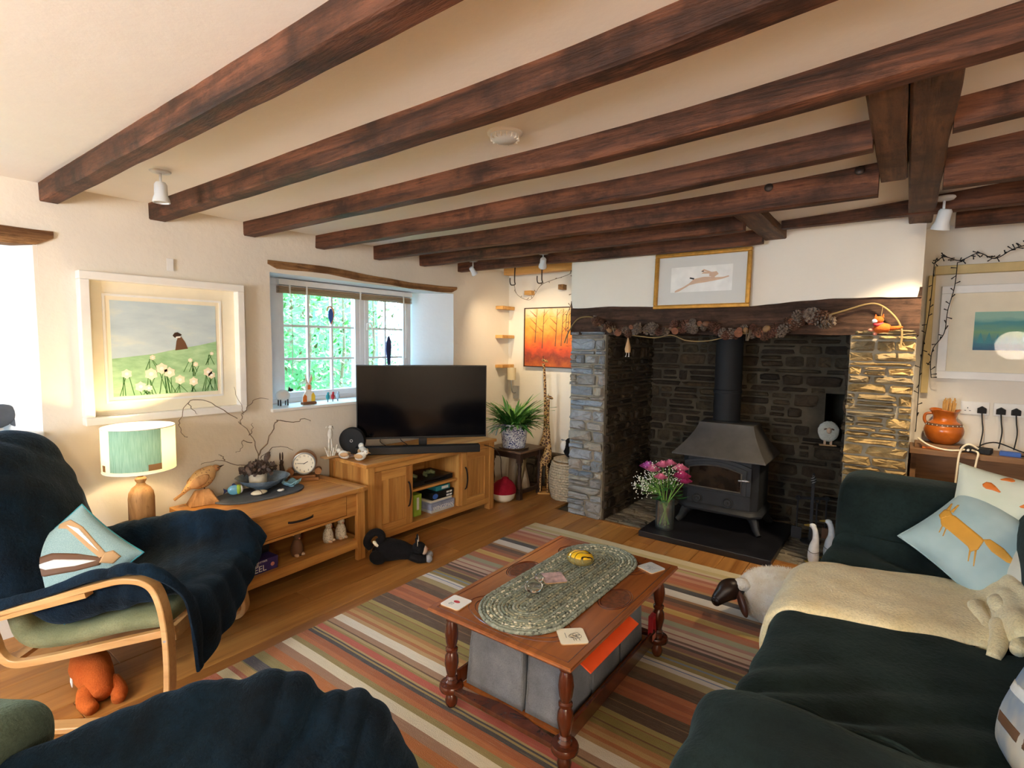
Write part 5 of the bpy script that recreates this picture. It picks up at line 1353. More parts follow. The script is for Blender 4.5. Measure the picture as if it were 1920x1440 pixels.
def rug():
    x0, x1 = -2.39, -.495; y0, y1 = STR[0][0], STR[-1][0]
    cx, cy = (x0+x1)/2, (y0+y1)/2
    o = MB()
    ys = []
    for (a, c), (b, _) in zip(STR, STR[1:]):
        ys.append((a, b, c))
    vs = []; fs = []; cols = []; nx = 40
    for a, b, c in ys:
        k = max(1, round((b-a)/.02))
        for q in range(k):
            base = len(vs)
            for e in (a+(b-a)*q/k, a+(b-a)*(q+1)/k):
                for i in range(nx+1):
                    x = x0+(x1-x0)*i/nx
                    w = .006*nz((x*1.5, e*3, 0))+.002*nz((x*9, e*5, 4))
                    ed = .006*nz((e*6, 1 if i else 2, 0)) if i in (0, nx) else 0
                    vs.append((x+ed-cx, e+w-cy, .011+.002*nz((x*3, e*3, 7))))
            for i in range(nx): fs.append((base+i, base+i+1, base+nx+2+i, base+nx+1+i)); cols.append(c)
    me = bpy.data.meshes.new('striped_rug'); me.from_pydata(vs, [], fs)
    at = me.color_attributes.new('stripe', 'FLOAT_COLOR', 'CORNER')
    for p, c in zip(me.polygons, cols):
        l = rgb(c)
        for li in p.loop_indices: at.data[li].color = l
    bm = bmesh.new(); bm.from_mesh(me); bmesh.ops.remove_doubles(bm, verts=bm.verts, dist=.0003); bm.to_mesh(me); bm.free()
    t = NT('rug_wool'); ca = t.n('ShaderNodeVertexColor'); ca.layer_name = 'stripe'
    st = t.noise(t.coord((3, 90, 1)), 3, 4, .7); g = t.noise(t.coord(), 260, 2)
    c = t.mix(ca.outputs[0], rgb('5a4030'), t.ramp(st, [(.5, (0, 0, 0, 1)), (.72, (.22, .22, .22, 1))]))
    c = t.mix(c, rgb('d8c49a'), t.ramp(t.noise(t.coord((2, 70, 1)), 4, 3, .7), [(.55, (0, 0, 0, 1)), (.75, (.34, .34, .34, 1))]))
    c = t.mix(c, rgb('b89a72'), .10)
    t.col(c); t.bump(g, .6, .006); me.materials.append(t.set(.95, spec=.1, sheen=.2))
    ob = bpy.data.objects.new('striped_rug', me); COL.objects.link(ob); ob.location = (cx, cy, 0)
    sm = ob.modifiers.new('t', 'SOLIDIFY'); sm.thickness = .010; sm.offset = -1
    tag(ob, 'large wool rug in warm stripes of rust, cream, brown and olive under the coffee table', 'rug')
rug()
# ------------------------------------------------------------------ mahogany coffee table
RZ = .0135
def coffee_table():
    t = thing('coffee_table', 'mahogany coffee table with turned legs in the middle of the striped rug', 'table', (-1.142, 1.945, RZ))
    hx, hy = .327, .505; zt = .43
    b = MB(); prof = [(0, zt), (0, zt-.006), (.004, zt-.010), (-.002, zt-.018), (-.012, zt-.026), (-.03, zt-.03)]
    vs = []; fs = []
    for d, z in prof: vs += [(-hx-d, -hy-d, z), (hx+d, -hy-d, z), (hx+d, hy+d, z), (-hx-d, hy+d, z)]
    for i in range(len(prof)-1):
        for k in range(4): fs.append((i*4+k, i*4+(k+1) % 4, (i+1)*4+(k+1) % 4, (i+1)*4+k))
    fs += [(0, 1, 2, 3), tuple((len(prof)-1)*4+k for k in range(4))]
    top = b.add(vs, fs).build('table_top', M['mahog'], t, bevel=.0015)
    def ring(cx, cy, rx, ry, w=.0025, n=40, nm='inlaid_ring', m='mahogz'):
        MB().tube([(cx+rx*math.cos(a*2*PI/n), cy+ry*math.sin(a*2*PI/n), zt-.0004) for a in range(n+1)], w, 5).build(nm, M[m], top)
    ring(.0, .345, .23, .12); ring(.0, .345, .20, .10); ring(0, -.345, .23, .12); ring(0, -.345, .2, .10)
    for sx in (-1, 1):
        ring(sx*.235, .02, .062, .10); ring(sx*.235, .02, .054, .09)
        MB().prism([(sx*.235+.05*math.cos(a*PI/16), .02+.085*math.sin(a*PI/16)) for a in range(32)], zt-.001, zt+.0004).build('carved_oval', M['carvemahog'], top)
    MB().tube([(-hx+.025, -hy+.025, zt-.0005), (hx-.025, -hy+.025, zt-.0005), (hx-.025, hy-.025, zt-.0005), (-hx+.025, hy-.025, zt-.0005), (-hx+.025, -hy+.025, zt-.0005)], .002, 5).build('inlaid_line', M['mahogz'], top)
    lx, ly = .268, .43
    MB().box(-lx, lx, -ly+.02, ly-.02, .356, .40).build('apron', M['mahogz'], t) if False else None
    for sx in (-1, 1):
        for sy in (-1, 1):
            p = [(0, 0), (.016, 0), (.024, .012), (.026, .03), (.020, .05), (.016, .056), (.024, .062), (.024, .075)]
            MB().lathe(p, 20, (sx*lx, sy*ly, 0)).build('foot', M['mahogz'], t, smooth=40)
            p = [(.026, .098), (.026, .108), (.018, .116), (.024, .124), (.018, .132), (.022, .15), (.029, .185), (.027, .215), (.018, .232), (.025, .238), (.025, .248), (.018, .254), (.024, .275), (.028, .31), (.024, .345), (.017, .362), (.026, .37), (.026, .40)]
            MB().lathe(p, 20, (sx*lx, sy*ly, 0)).build('leg', M['mahogz'], t, smooth=35)
            MB().lathe([(0, .074), (.047, .074), (.05, .080), (.05, .092), (.046, .099), (0, .099)], 20, (sx*lx, sy*ly, 0)).build('corner_block', M['mahogz'], t, smooth=35)
    MB().box(-lx+.03, lx-.03, -ly+.03, ly-.03, .082, .094).build('shelf', M['mahog'], t)
    for s in (-1, 1):
        n = 20
        poly = [(-lx+2*lx*k/n, .030+.018*math.cos(2*PI*k/n)) for k in range(n+1)]
        MB().prism([(x, -ly*1-.0+d if s < 0 else ly+0-d) for x, d in [(-lx, -.03)]+[(lx, -.03)]]+[(x, s*(ly-.045+y)) for x, y in reversed(poly)], .078, .096).build('end_rail', M['mahogz'], t, bevel=.002)
        MB().box(min(s*lx, s*(lx-.012)), max(s*lx, s*(lx-.012)), -ly+.03, ly-.03, .076, .14).build('side_rail', M['mahogz'], t, bevel=.002)
M['carvemahog'] = plain('carved_mahogany', '6b3a1c', .45, var=.5, scale=60, bump=.8)
coffee_table()
TT = RZ+.431
def mat_():
    t = thing('braided_mat', 'oval grey green braided mat on the coffee table', 'mat', (-1.148, 1.965, TT))
    n = 13; w = .0147; Ls = .30
    for k in range(n):
        R = w*(n-k)-w/2; h = Ls
        pts = []
        for a in range(17): th = PI*a/16; pts.append((R*math.cos(th), h+R*math.sin(th), .0062))
        for a in range(17): th = PI+PI*a/16; pts.append((R*math.cos(th), -h+R*math.sin(th), .0062))
        dense = []
        for p, q in zip(pts, pts[1:]+pts[:1]):
            L = (V(q)-V(p)).length; m = max(1, int(L/.012))
            for s in range(m): dense.append(V(p).lerp(V(q), s/m))
        dense.append(dense[0]); dense.append(dense[1])
        MB().tube(dense, [w*.53*(1+.10*math.sin(i*2.1)) for i in range(len(dense))], 7).build('braid', M[('braid_a', 'braid_a', 'braid_c', 'braid_b', 'braid_c', 'braid_a', 'braid_b', 'braid_d', 'braid_b', 'braid_a', 'braid_d', 'braid_b', 'braid_a')[k]], t, smooth=180)
def braid(name, base, fleck, amt):
    t = NT(name); vo = t.n('ShaderNodeTexVoronoi'); t.l(t.coord(), vo.inputs['Vector']); vo.inputs['Scale'].default_value = 120
    sep = t.n('ShaderNodeSeparateColor'); t.l(vo.outputs['Color'], sep.inputs[0])
    c = t.mix(rgb(base), rgb(fleck), t.ramp(sep.outputs[0], [(1-amt-.03, (0, 0, 0, 1)), (1-amt+.03, (1, 1, 1, 1))]))
    c = t.mix(c, rgb('3a3a36'), t.ramp(sep.outputs[1], [(.86, (0, 0, 0, 1)), (.9, (.7, .7, .7, 1))]))
    t.col(c); t.bump(t.noise(t.coord(), 180, 2), .6, .004); M[name] = t.set(.95, spec=.1)
braid('braid_a', '8b9284', 'a3a99c', .25); braid('braid_b', '7f8678', 'b9b598', .22); braid('braid_c', '8b917f', 'e2dcc4', .36); braid('braid_d', '98967e', '6c7268', .3)
mat_()
MZ = TT+.0148
def sheepart(t):
    z = .0058
    for (x, y, r_) in ((.0, .0, .013), (.012, .006, .012), (.018, -.006, .011), (.004, -.011, .011), (-.008, -.004, .010)):
        MB().tube([(x+.004+r_*math.cos(a*PI/8), y+r_*math.sin(a*PI/8), z) for a in range(17)], .0006, 4).build('drawn_wool', M['c_black'], t)
    for x in (0, .008, .02): MB().tube([(x, -.018, z), (x+.001, -.032, z)], .0008, 4).build('drawn_leg', M['c_black'], t)
    MB().box(-.024, -.0225, -.012, .02, .0052, .0056).build('drawn_line', M['c_black'], t)
coaster('coaster', (-1.400, 1.53, TT), .05, 'white coaster with a red picture at the left corner of the coffee table', 'white', lambda t: (MB().prism([(.015*math.cos(k*PI/6), .004+.009*math.sin(k*PI/6)) for k in range(12)], .0052, .0058).build('printed_crab', M['c_red'], t), scrib(t, 'c_grey', 4, 3, .012, (-.01, -.018))))
coaster('coaster', (-.905, 1.605, TT), .75, 'cream coaster with a sheep drawing at the near corner of the coffee table', 'cream', sheepart, .05)
coaster('coaster', (-.905, 2.345, TT), 1.2, 'grey and white coaster at the far right corner of the coffee table', 'c_lgrey', lambda t: scrib(t, 'c_grey', 9, 8, .03))
M['photo'] = plain('pink_photo_print', 'b59a9c', .3, var=.5, scale=30)
coaster('coaster', (-1.195, 1.94, MZ), .85, 'pink photo coaster in the middle of the braided mat', 'photo', None, .05)
def amber():
    t = thing('amber_paperweight', 'glossy amber glass paperweight with black streaks on the mat', 'paperweight', (-1.178, 2.15, MZ))
    MB().ell((0, 0, .028), (.068, .06, .029), 24, 14).build('clear_rim', M['amberclear'], t, smooth=180)
    MB().ell((.0, .002, .036), (.063, .055, .027), 22, 12).build('amber_core', M['ambery'], t, smooth=180)
tt = NT('amber_streaks'); wv = tt.n('ShaderNodeTexWave'); tt.l(tt.coord((1, 1, .2)), wv.inputs['Vector']); wv.inputs['Scale'].default_value = 9; wv.inputs['Distortion'].default_value = 14; wv.inputs['Detail'].default_value = 2
tt.col(tt.mix(rgb('e8b820'), rgb('1a1206'), tt.ramp(wv.outputs['Fac'], [(.90, (0, 0, 0, 1)), (.95, (1, 1, 1, 1))]))); M['ambery'] = tt.set(.08, coat=1)
tt = NT('amber_clear'); tt.col(rgb('f2dc8a')); M['amberclear'] = tt.set(.03, trans=.75, ior=1.35)
amber()
def glassbird():
    t = thing('glass_bird', 'small clear glass bird ornament on the near half of the mat', 'ornament', (-1.19, 1.775, MZ), .8)
    MB().ell((0, 0, .028), (.04, .027, .028), 18, 12).build('body', M['clear'], t, smooth=180)
    MB().ell((.022, 0, .062), (.02, .017, .018), 14, 9).build('head', M['clear'], t, smooth=180); MB().tube([(.038, 0, .062), (.052, 0, .058)], [.006, .001], 8).build('beak', M['clear'], t)
tt = NT('clear_glass'); tt.col((1, 1, 1, 1)); M['clear'] = tt.set(.01, trans=1, ior=1.4)
glassbird()
# felt storage boxes under the table
M['felt'] = cloth('grey_felt', '6b707a', '8b919c', 220, .3, .1, big=6)
def felt_box(b, label, seed):
    t = thing('felt_storage_box', label, 'storage box', ((b[0]+b[1])/2, (b[2]+b[3])/2, RZ+.0955), group='felt boxes under the coffee table')
    hx, hy, h = (b[1]-b[0])/2, (b[3]-b[2])/2, b[4]
    for nm, ax, s in (('front_panel', 1, -1), ('back_panel', 1, 1), ('side_panel', 0, -1), ('side_panel', 0, 1)):
        def fn(u, v):
            k = (u*2-1); z = h*v; tap = 1-.10*v
            bul = .014*math.sin(PI*min(1, v*1.1))*nz((u*2+seed, v*2, ax+s))+.006*math.sin(u*PI)*math.sin(v*PI)
            if ax == 1: return V((k*hx*tap, s*(hy*tap*.98-abs(bul)), z))
            return V((s*(hx*tap*.98-abs(bul)), k*hy*tap, z))
        MB().grid(fn, 12, 12).build(nm, M['felt'], t, smooth=180, solid=.004)
    MB().box(-hx*.96, hx*.96, -hy*.96, hy*.96, 0, .005).build('bottom', M['felt'], t)
    MB().box(-hx*.7, hx*.7, -hy*.7, hy*.7, .005, h*.4).build('contents', M['c_lgrey'], t)
felt_box((-1.365, -1.085, 1.555, 1.92, .292), 'large grey felt storage box under the near left of the table', 1)
felt_box((-1.075, -.922, 1.56, 1.80, .288), 'narrow grey felt storage box behind the near right table leg', 2)
felt_box((-1.075, -.922, 1.81, 2.06, .285), 'grey felt storage box under the middle of the table\'s right edge', 3)
felt_box((-1.075, -.922, 2.07, 2.30, .288), 'grey felt storage box at the far right end under the table', 4)
tag(MB().cbox((0, 0, 0), (.05, .40, .006), Matrix.Rotation(.45, 3, 'Y')).build('orange_folder', M['folder'], bevel=.001, loc=(-.815, 1.74, RZ+.382), rot=(.0, 0, 0)), 'bright orange folder sticking out under the right edge of the table', 'folder') if M.setdefault('folder', plain('orange_card', 'e8521e', .5, var=.05)) else 0
tag(MB().cbox((0, 0, 0), (.10, .2, .003)).build('paper_sheet', M['c_white'], loc=(-.915, 2.17, RZ+.372), rot=(0, .25, 0)), 'white paper lying on the far felt box', 'paper')
t = thing('red_handle_tool', 'red plastic tool handle beside the far right table leg', 'tool', (-.885, 2.33, RZ+.0965))
MB().box(-.01, .01, -.025, .025, 0, .03).box(-.01, .01, -.025, -.012, .03, .10).box(-.01, .01, .012, .025, .03, .10).box(-.01, .01, -.025, .025, .10, .12).build('handle', M['c_red'], t)
MB().box(-.012, .012, -.02, .02, .0, .028).build('blade_holder', M['c_coral'], t)
# ------------------------------------------------------------------ sofa, throws and cushions
M['velvet'] = cloth('dark_green_velvet', '0a1211', '1e2b29', 60, .5, .5, big=4)
M['creamfleece'] = cloth('cream_fleece', 'ead19a', 'f8e6ba', 110, .7, .3, big=6)
def sofa():
    t = thing('sofa', 'long sofa covered in dark green velvet throws along the right side', 'sofa', (.1, 2.25, 0))
    def sb(name, x0, x1, y0, y1, z0, z1, r, amp, seed, n=10, freq=5):
        return soft_obj(name, (x0-.1, x1-.1, y0-2.25, y1-2.25, z0, z1), r, M['velvet'], t, n, amp, freq, seed)
    sb('base', -.28, .62, 1.30, 3.28, .05, .34, .05, .006, 1)
    sb('seat_cushion', -.33, .40, 1.50, 2.35, .27, .465, .085, .012, 2, 12)
    sb('seat_cushion', -.28, .40, 2.30, 3.12, .27, .465, .085, .012, 3, 12)
    sb('near_arm', -.40, .62, 1.02, 1.50, .04, .62, .14, .03, 4, 16)
    sb('far_arm', -.235, .62, 3.05, 3.36, .06, .86, .09, .012, 5, 12)
    sb('backrest', .40, .72, 1.35, 3.25, .2, .86, .12, .012, 6, 12)
    for x in (-.25, .55):
        for y in (1.22, 3.2): MB().cyl((x-.1, y-2.25, 0), (x-.1, y-2.25, .09), .022, n=12).build('foot', M['darkwood'], t)
    # loose throw over the far seat, with creases
    rows = []
    for y, dz in ((2.42, .0), (2.62, .006), (2.80, .012), (2.94, .02), (3.02, .05), (3.045, .10)):
        rows.append([V((x-.1+.075*max(0, min(1, (y-2.5)*2))*(x < -.25), y-2.25, z+dz*(1 if x > -.25 else .2))) for x, z in ((-.355, .16), (-.35, .34), (-.32, .455), (-.20, .482), (0, .482), (.2, .482), (.38, .485))])
    surf_obj('throw', rows, M['velvet'], t, n=7, amp=.006, freq=7, thick=.008, folds=lambda u, v, p: .014*crease((p.x*.5+p.y)*PI/.16+2.0*nz(p*3))*max(0, min(1, v*2)))
    rows = []
    for y, dz in ((1.44, .10), (1.50, .04), (1.60, .012), (1.75, .004), (1.95, 0), (2.2, 0), (2.34, 0)):
        rows.append([V((x-.1, y-2.25, z+dz*(1 if x > -.25 else .1))) for x, z in ((-.365, .12), (-.362, .34), (-.335, .455), (-.2, .483), (0, .483), (.2, .485), (.37, .495), (.41, .60))])
    surf_obj('throw', rows, M['velvet'], t, n=7, amp=.006, freq=6, thick=.008, folds=lambda u, v, p: .016*crease((p.x*.6-p.y)*PI/.17+2.2*nz(p*2.5))*max(0, min(1, (.8-v)*1.8)))
    return t
sofa()
def cream():
    t = thing('cream_blanket', 'cream fleece blanket folded across the sofa seat', 'blanket')
    rows = []
    for k, (dy, lift) in enumerate(((-.01, -.022), (0, .0), (.05, .014), (.2, .02), (.38, .02), (.50, .012), (.54, -.0), (.545, -.02))):
        r = []
        for x, z, w in ((-.395, .20, .05), (-.40, .32, .03), (-.375, .43, .01), (-.30, .487, 0), (-.15, .497, .0), (.02, .497, .02), (.18, .5, .04), (.30, .51, .05), (.36, .58, .02), (.44, .60, 0)):
            y = 2.25+dy*(1-.2*max(0, -x-.25)*4)+w+(x+.3)*.13
            r.append(V((x+(.014 if x < -.35 else 0)*(lift < 0), y, z+lift*(1 if x > -.3 else .4))))
        rows.append(r)
    def fo(u, v, p): return .016*math.sin(u*50+v*9+4*nz(p*6))*max(0, (u-.72)*3.2)+.003*nz(p*12)
    surf_obj('blanket_cloth', rows, M['creamfleece'], t, n=7, amp=.005, freq=11, thick=.014, folds=fo)
    for k, (dx, dy, h, L) in enumerate(((0, .0, .508, .34), (.04, .03, .53, .38), (.08, -.04, .545, .40), (.12, .02, .56, .40), (.02, -.07, .515, .24))):
        q = catmull([V((.27+dx, 2.36+dy, h-.03)), V((.29+dx, 2.36+dy+L*.3, h)), V((.27+dx+.03*math.sin(k*2), 2.36+dy+L*.7, h+.015)), V((.31+dx, 2.36+dy+L, h-.02)), V((.36+dx, 2.38+dy+L, h-.05))], 7)
        MB().tube(q, [.027*(.75+.3*math.sin(PI*i/(len(q)-1)))*(1+.12*nz(p*25)) for i, p in enumerate(q)], 14).build('bunched_fold', M['creamfleece'], t, smooth=180)
cream()
def leafcloth(name, c1, c2):
    t = NT(name); t.col(t.ramp(t.noise(t.coord(), 5, 3), [(.35, rgb(c1)), (.65, rgb(c2))])); t.bump(t.noise(t.coord((1, 1, 1)), 400, 2), .15, .002); M[name] = t.set(.9, spec=.2, sheen=.1)
leafcloth('cush_blue', '9db4b4', 'b4c6c2'); leafcloth('cush_robin', 'cfd6c0', 'dde0cc'); leafcloth('cush_white', 'd9d2c0', 'e6e0d0'); leafcloth('cush_pattern', '5f7f9c', 'c9b9a0')
foxbody = [(-.62, .58), (-.50, .48), (-.36, .44), (.22, .0), (.26, -.06), (.18, -.32), (.05, -.42), (-.02, -.30), (-.45, .02), (-.60, .12), (-.66, .32)]
foxhead = [(-.66, .30), (-.72, .42), (-.64, .62), (-.50, .60), (-.42, .44)]
e1 = [(-.60, .58), (-.54, .84), (-.50, .84), (-.50, .58)]; e2 = [(-.49, .56), (-.38, .80), (-.34, .80), (-.42, .52)]
tail = [(.24, -.03), (.36, .02), (.62, -.12), (.92, -.42), (.70, -.42), (.42, -.28), (.30, -.14)]
legs = [[(-.58, .14), (-.62, -.10), (-.60, -.10), (-.55, .14)], [(-.50, .06), (-.53, -.18), (-.51, -.18), (-.47, .05)], [(.02, -.38), (.02, -.66), (.04, -.66), (.06, -.38)], [(.12, -.36), (.13, -.74), (.15, -.74), (.16, -.34)]]
def rot_(Pn, a=math.radians(33), k=.86, o=(-.06, -.06)): return [(k*(x*math.cos(a)-y*math.sin(a))+o[0], k*(x*math.sin(a)+y*math.cos(a))+o[1]) for x, y in Pn]
foxbody, foxhead, e1, e2, tail = (rot_(q) for q in (foxbody, foxhead, e1, e2, tail)); legs = [rot_(q) for q in legs]
pillow('fox_cushion', 'pale blue cushion printed with a long tailed orange fox on the sofa', .40, .38, .085, M['cush_blue'],
       basis((.292, 2.92, .68), (.28, -.19, -.17), (.09, .18, .27)),
       [('printed_fox_body', foxbody, 'c_gold', 0), ('printed_fox_head', foxhead, 'c_gold', .0004), ('printed_fox_ear', e1, 'c_gold', .0002), ('printed_fox_ear', e2, 'c_gold', .0002), ('printed_fox_tail', tail, 'c_gold', 0)]+[('printed_fox_leg', l, 'c_gold', .0002) for l in legs], piping=M['cush_blue'], seed=2)
robin = lambda x, y, s, f=1: ('printed_robin', [(x+f*a*s, y+b*s) for a, b in ((-1, .2), (-.6, .75), (0, .8), (.5, .4), (1.3, -.5), (1.1, -.65), (.3, -.5), (-.5, -.5), (-.9, -.2))], 'c_orange', 0)
pillow('robin_cushion', 'pale green cushion printed with small orange robins behind the fox cushion', .42, .42, .08, M['cush_robin'],
       basis((.40, 3.02, .765), (.33, -.02, -.05), (-.02, .16, .33)), [robin(-.45, .55, .13), robin(.2, .35, .14, -1), robin(-.2, -.1, .13), robin(.45, .75, .12), robin(-.72, .0, .12), robin(.6, -.35, .13), robin(-.2, .85, .1, -1)], seed=5)
pillow('white_cushion', 'cream cushion with a grey ring at the right edge of the picture beside the fox', .40, .40, .08, M['cush_white'],
       basis((.50, 2.78, .70), (.10, -.34, .02), (.18, .06, .30)), [('printed_ring', [(-.55+.22*math.cos(k*PI/10), .45+.22*math.sin(k*PI/10)) for k in range(20)], 'c_grey', 0), ('printed_ring_centre', [(-.55+.13*math.cos(k*PI/10), .45+.13*math.sin(k*PI/10)) for k in range(20)], 'c_white', .0012)], seed=7)
pillow('patterned_cushion', 'blue and brown patterned cushion at the bottom right corner of the picture', .42, .42, .085, M['cush_pattern'],
       basis((.36, 1.70, .66), (.04, -.34, .06), (.14, .05, .34)), [('printed_band', [(-.9, a), (.9, a+.1), (.9, a+.22), (-.9, a+.12)], m, 0) for a, m in ((-.6, 'c_brown'), (-.2, 'c_white'), (.25, 'c_blue'), (.6, 'c_tan'))], seed=9)
# ------------------------------------------------------------------ sheep footstool
def fur_mat(name, c1, c2):
    t = NT(name); v = t.coord(); f = t.noise(v, 9, 4); t.col(t.ramp(f, [(.3, rgb(c1)), (.65, rgb(c2))])); t.bump(t.noise(v, 120, 3, .7), 1.0, .01); M[name] = t.set(.95, spec=.1, sheen=.4)
fur_mat('lambfur', 'ead9bd', 'fdf6ea')
def sheep_stool():
    t = thing('sheep_footstool', 'woolly cream sheep footstool with a dark brown face on the rug', 'footstool', (-.455, 3.07, .0135), math.radians(205))
    # body along local x, head at +x
    q = catmull([(-.23, 0, .12), (-.17, 0, .135), (0, 0, .145), (.13, 0, .135), (.20, 0, .115)], 6); rr = [v.x for v in catmull([(.05, 0, 0), (.125, 0, 0), (.15, 0, 0), (.135, 0, 0), (.08, 0, 0)], 6)]
    mb = MB(); mb.tube(q, rr, 22)
    mb.v = [tuple(V(v)+V((v[0], v[1], 0)).normalized()*.0+V((nz(V(v)*22), nz(V(v)*22+V((5, 0, 0))), nz(V(v)*22+V((0, 9, 0)))))*.012) for v in mb.v]
    mb.v = [(x, y, max(z, .004)) for x, y, z in mb.v]
    b = mb.build('wool_body', M['lambfur'], t, smooth=180, sub=1)
    # wool tufts
    r = random.Random(8); w = MB()
    for k in range(5200):
        i = r.randrange(len(q)); a = r.uniform(-.35, PI+.35); p = q[i]+V((r.uniform(-.02, .02), 0, 0)); R = rr[i]
        n_ = V((0, math.cos(a), math.sin(a))); s0 = p+n_*R*.97
        if s0.z < .02: continue
        d = (n_+V((r.uniform(-.7, .5), r.uniform(-.5, .5), -.35))).normalized()*r.uniform(.012, .024); sd = d.cross(V((r.random(), r.random(), r.random()))).normalized()*.0022
        w.add([s0-sd, s0+sd, s0+d], [(0, 1, 2)])
    o = w.build('wool_tufts', M['lambfur'], t, fix=False); o['kind'] = 'stuff'
    H = V((.262, .05, .165)); D = M['facebrown']
    HX = Matrix.Translation(H) @ Matrix.Rotation(.5, 4, 'Z') @ Matrix.Translation(-H)
    hq = catmull([H+V((-.04, 0, .02)), H+V((.02, 0, .02)), H+V((.065, 0, -.005)), H+V((.10, 0, -.03))], 5); hr = [v.x for v in catmull([(.045, 0, 0), (.056, 0, 0), (.042, 0, 0), (.03, 0, 0)], 5)]
    MB(HX).tube(hq, hr, 16).ell(H+V((.10, 0, -.03)), (.024, .03, .029), 14, 9).build('face', D, t, smooth=180)
    for s in (-1, 1):
        MB(HX).ell(H+V((-.0, s*.078, -.025)), (.018, .026, .068), 12, 9, rot=Matrix.Rotation(s*.55, 3, 'X')).build('ear', M['earbrown'], t, smooth=180)
        MB(HX).ell(H+V((.045, s*.042, .022)), .008, 8, 6).build('eye', M['black'], t, smooth=180)
    MB(HX).ell(H+V((.122, 0, -.026)), (.008, .014, .011), 10, 7).build('nose', M['black'], t, smooth=180)
    MB().ell(H+V((-.045, 0, .05)), (.045, .05, .03), 12, 8, fn=lambda d: 1+.2*nz(d*6)).build('wool_cap', M['lambfur'], t, smooth=180)
M['facebrown'] = plain('dark_leather', '2a1a14', .35, var=.2); M['earbrown'] = plain('brown_leather', '4a2a20', .4, var=.2)
sheep_stool()
# ------------------------------------------------------------------ left alcove
def side_table():
    t = thing('side_table', 'small dark wooden side table under the potted plant', 'table', (-3.05, 4.20, 0), -.04)
    hx, hy, h = .20, .19, .47; D = M['darkwood']
    MB().box(-hx-.015, hx+.015, -hy-.015, hy+.015, h-.02, h).build('table_top', M['darkwoodtop'], t, bevel=.004)
    for s in (-1, 1):
        MB().box(-hx+.03, hx-.03, s*(hy-.03)-.009, s*(hy-.03)+.009, h-.08, h-.02).build('apron', D, t); MB().box(s*(hx-.03)-.009, s*(hx-.03)+.009, -hy+.03, hy-.03, h-.08, h-.02).build('apron', D, t)
        MB().box(-hx+.03, hx-.03, s*(hy-.03)-.011, s*(hy-.03)+.011, .05, .085).build('stretcher', D, t, bevel=.002); MB().box(s*(hx-.03)-.011, s*(hx-.03)+.011, -hy+.03, hy-.03, .05, .085).build('stretcher', D, t, bevel=.002)
        for q in (-1, 1):
            MB().lathe([(.022, .09), (.016, .10), (.022, .12), (.026, .17), (.017, .25), (.022, .3), (.017, .32), (.023, .34), (.023, .36)], 14, (s*(hx-.03), q*(hy-.03), 0)).build('leg', D, t, smooth=40)
            for a, b in ((0, .10), (.355, h-.02)): MB().box(s*(hx-.03)-.024, s*(hx-.03)+.024, q*(hy-.03)-.024, q*(hy-.03)+.024, a, b).build('leg_block', D, t, bevel=.003)
M['darkwoodtop'] = wood('table_top_wood', '5c4432', '8a6a50', 'y', 8, .4, .1, .1, knots=False)
side_table()
def plant():
    PX, PY, Z = -3.02, 4.12, .4705
    t = thing('plant_saucer', 'brown plant saucer on the side table', 'saucer', (PX, PY, Z))
    MB().lathe([(0, 0), (.12, 0), (.148, .012), (.152, .02), (.144, .02), (.118, .008), (0, .007)], 32, close=False).build('saucer_body', M['darkwoodtop'], t, smooth=40)
    t = thing('potted_plant', 'leafy green plant in a blue and white patterned pot by the fireplace', 'plant', (PX, PY, Z+.0085))
    MB().lathe([(0, 0), (.105, 0), (.114, .008), (.132, .185), (.138, .225), (.138, .238), (.128, .238), (.12, .19), (0, .185)], 36, close=False).build('pot', M['delft'], t, smooth=40)
    MB().lathe([(0, .2), (.124, .2), (.124, .206), (0, .21)], 20).build('soil', M['c_dbrown'], t)
    r = random.Random(12); n = 0
    for k in range(230):
        a = r.uniform(0, 2*PI); L = r.uniform(.22, .50); up = r.uniform(.42, 1.1)
        if k < 6: L = r.uniform(.5, .6); up = .8; a = [-.2, .1, .4, -.5, -.9, -1.3][k]
        o = V((r.uniform(-.06, .06), r.uniform(-.06, .06), .185)); d = V((math.cos(a), math.sin(a), 0))
        pts = [o+d*(L*.75*s)+V((0, 0, L*(up*.95*s-up*.35*s*s-.55*(1-up)*s*s))) for s in (0, .2, .4, .6, .8, 1)]
        side = d.cross(V((0, 0, 1))); w = r.uniform(.009, .018) if k >= 6 else .018
        m = MB(); vs = []
        for i, p in enumerate(pts):
            ww = w*math.sin(PI*min(1, .12+i/5*.9))**.7 if i < 5 else .001
            wav = .004*math.sin(i*2.5+k)
            vs += [p-side*ww+V((0, 0, wav)), p-V((0, 0, ww*.3)), p+side*ww+V((0, 0, wav))]
        fs = []
        for i in range(5): fs += [(i*3, i*3+1, i*3+4, i*3+3), (i*3+1, i*3+2, i*3+5, i*3+4)]
        # keep clear of the walls
        if any((q+V((PX, PY, 0))).x < XW+.03 or (q+V((PX, PY, 0))).y > YB-.03 for q in vs): continue
        m.add(vs, fs).build('leaf', M[('leafg1', 'leafg2', 'leafg3')[k % 3]], t, smooth=180, fix=False)
    for k in range(14):
        o = V((-.05, -.08, .20)); a = -2.3+r.uniform(-.6, .6); L = r.uniform(.08, .2); d = V((math.cos(a), math.sin(a), 0))
        pts = catmull([o, o+d*L*.6+V((0, 0, .02)), o+d*L+V((0, 0, -.09*r.random()))], 3)
        MB().band(pts, d.cross(V((0, 0, 1))), .016, .0015).build('silver_leaf', M['silverleaf'], t)
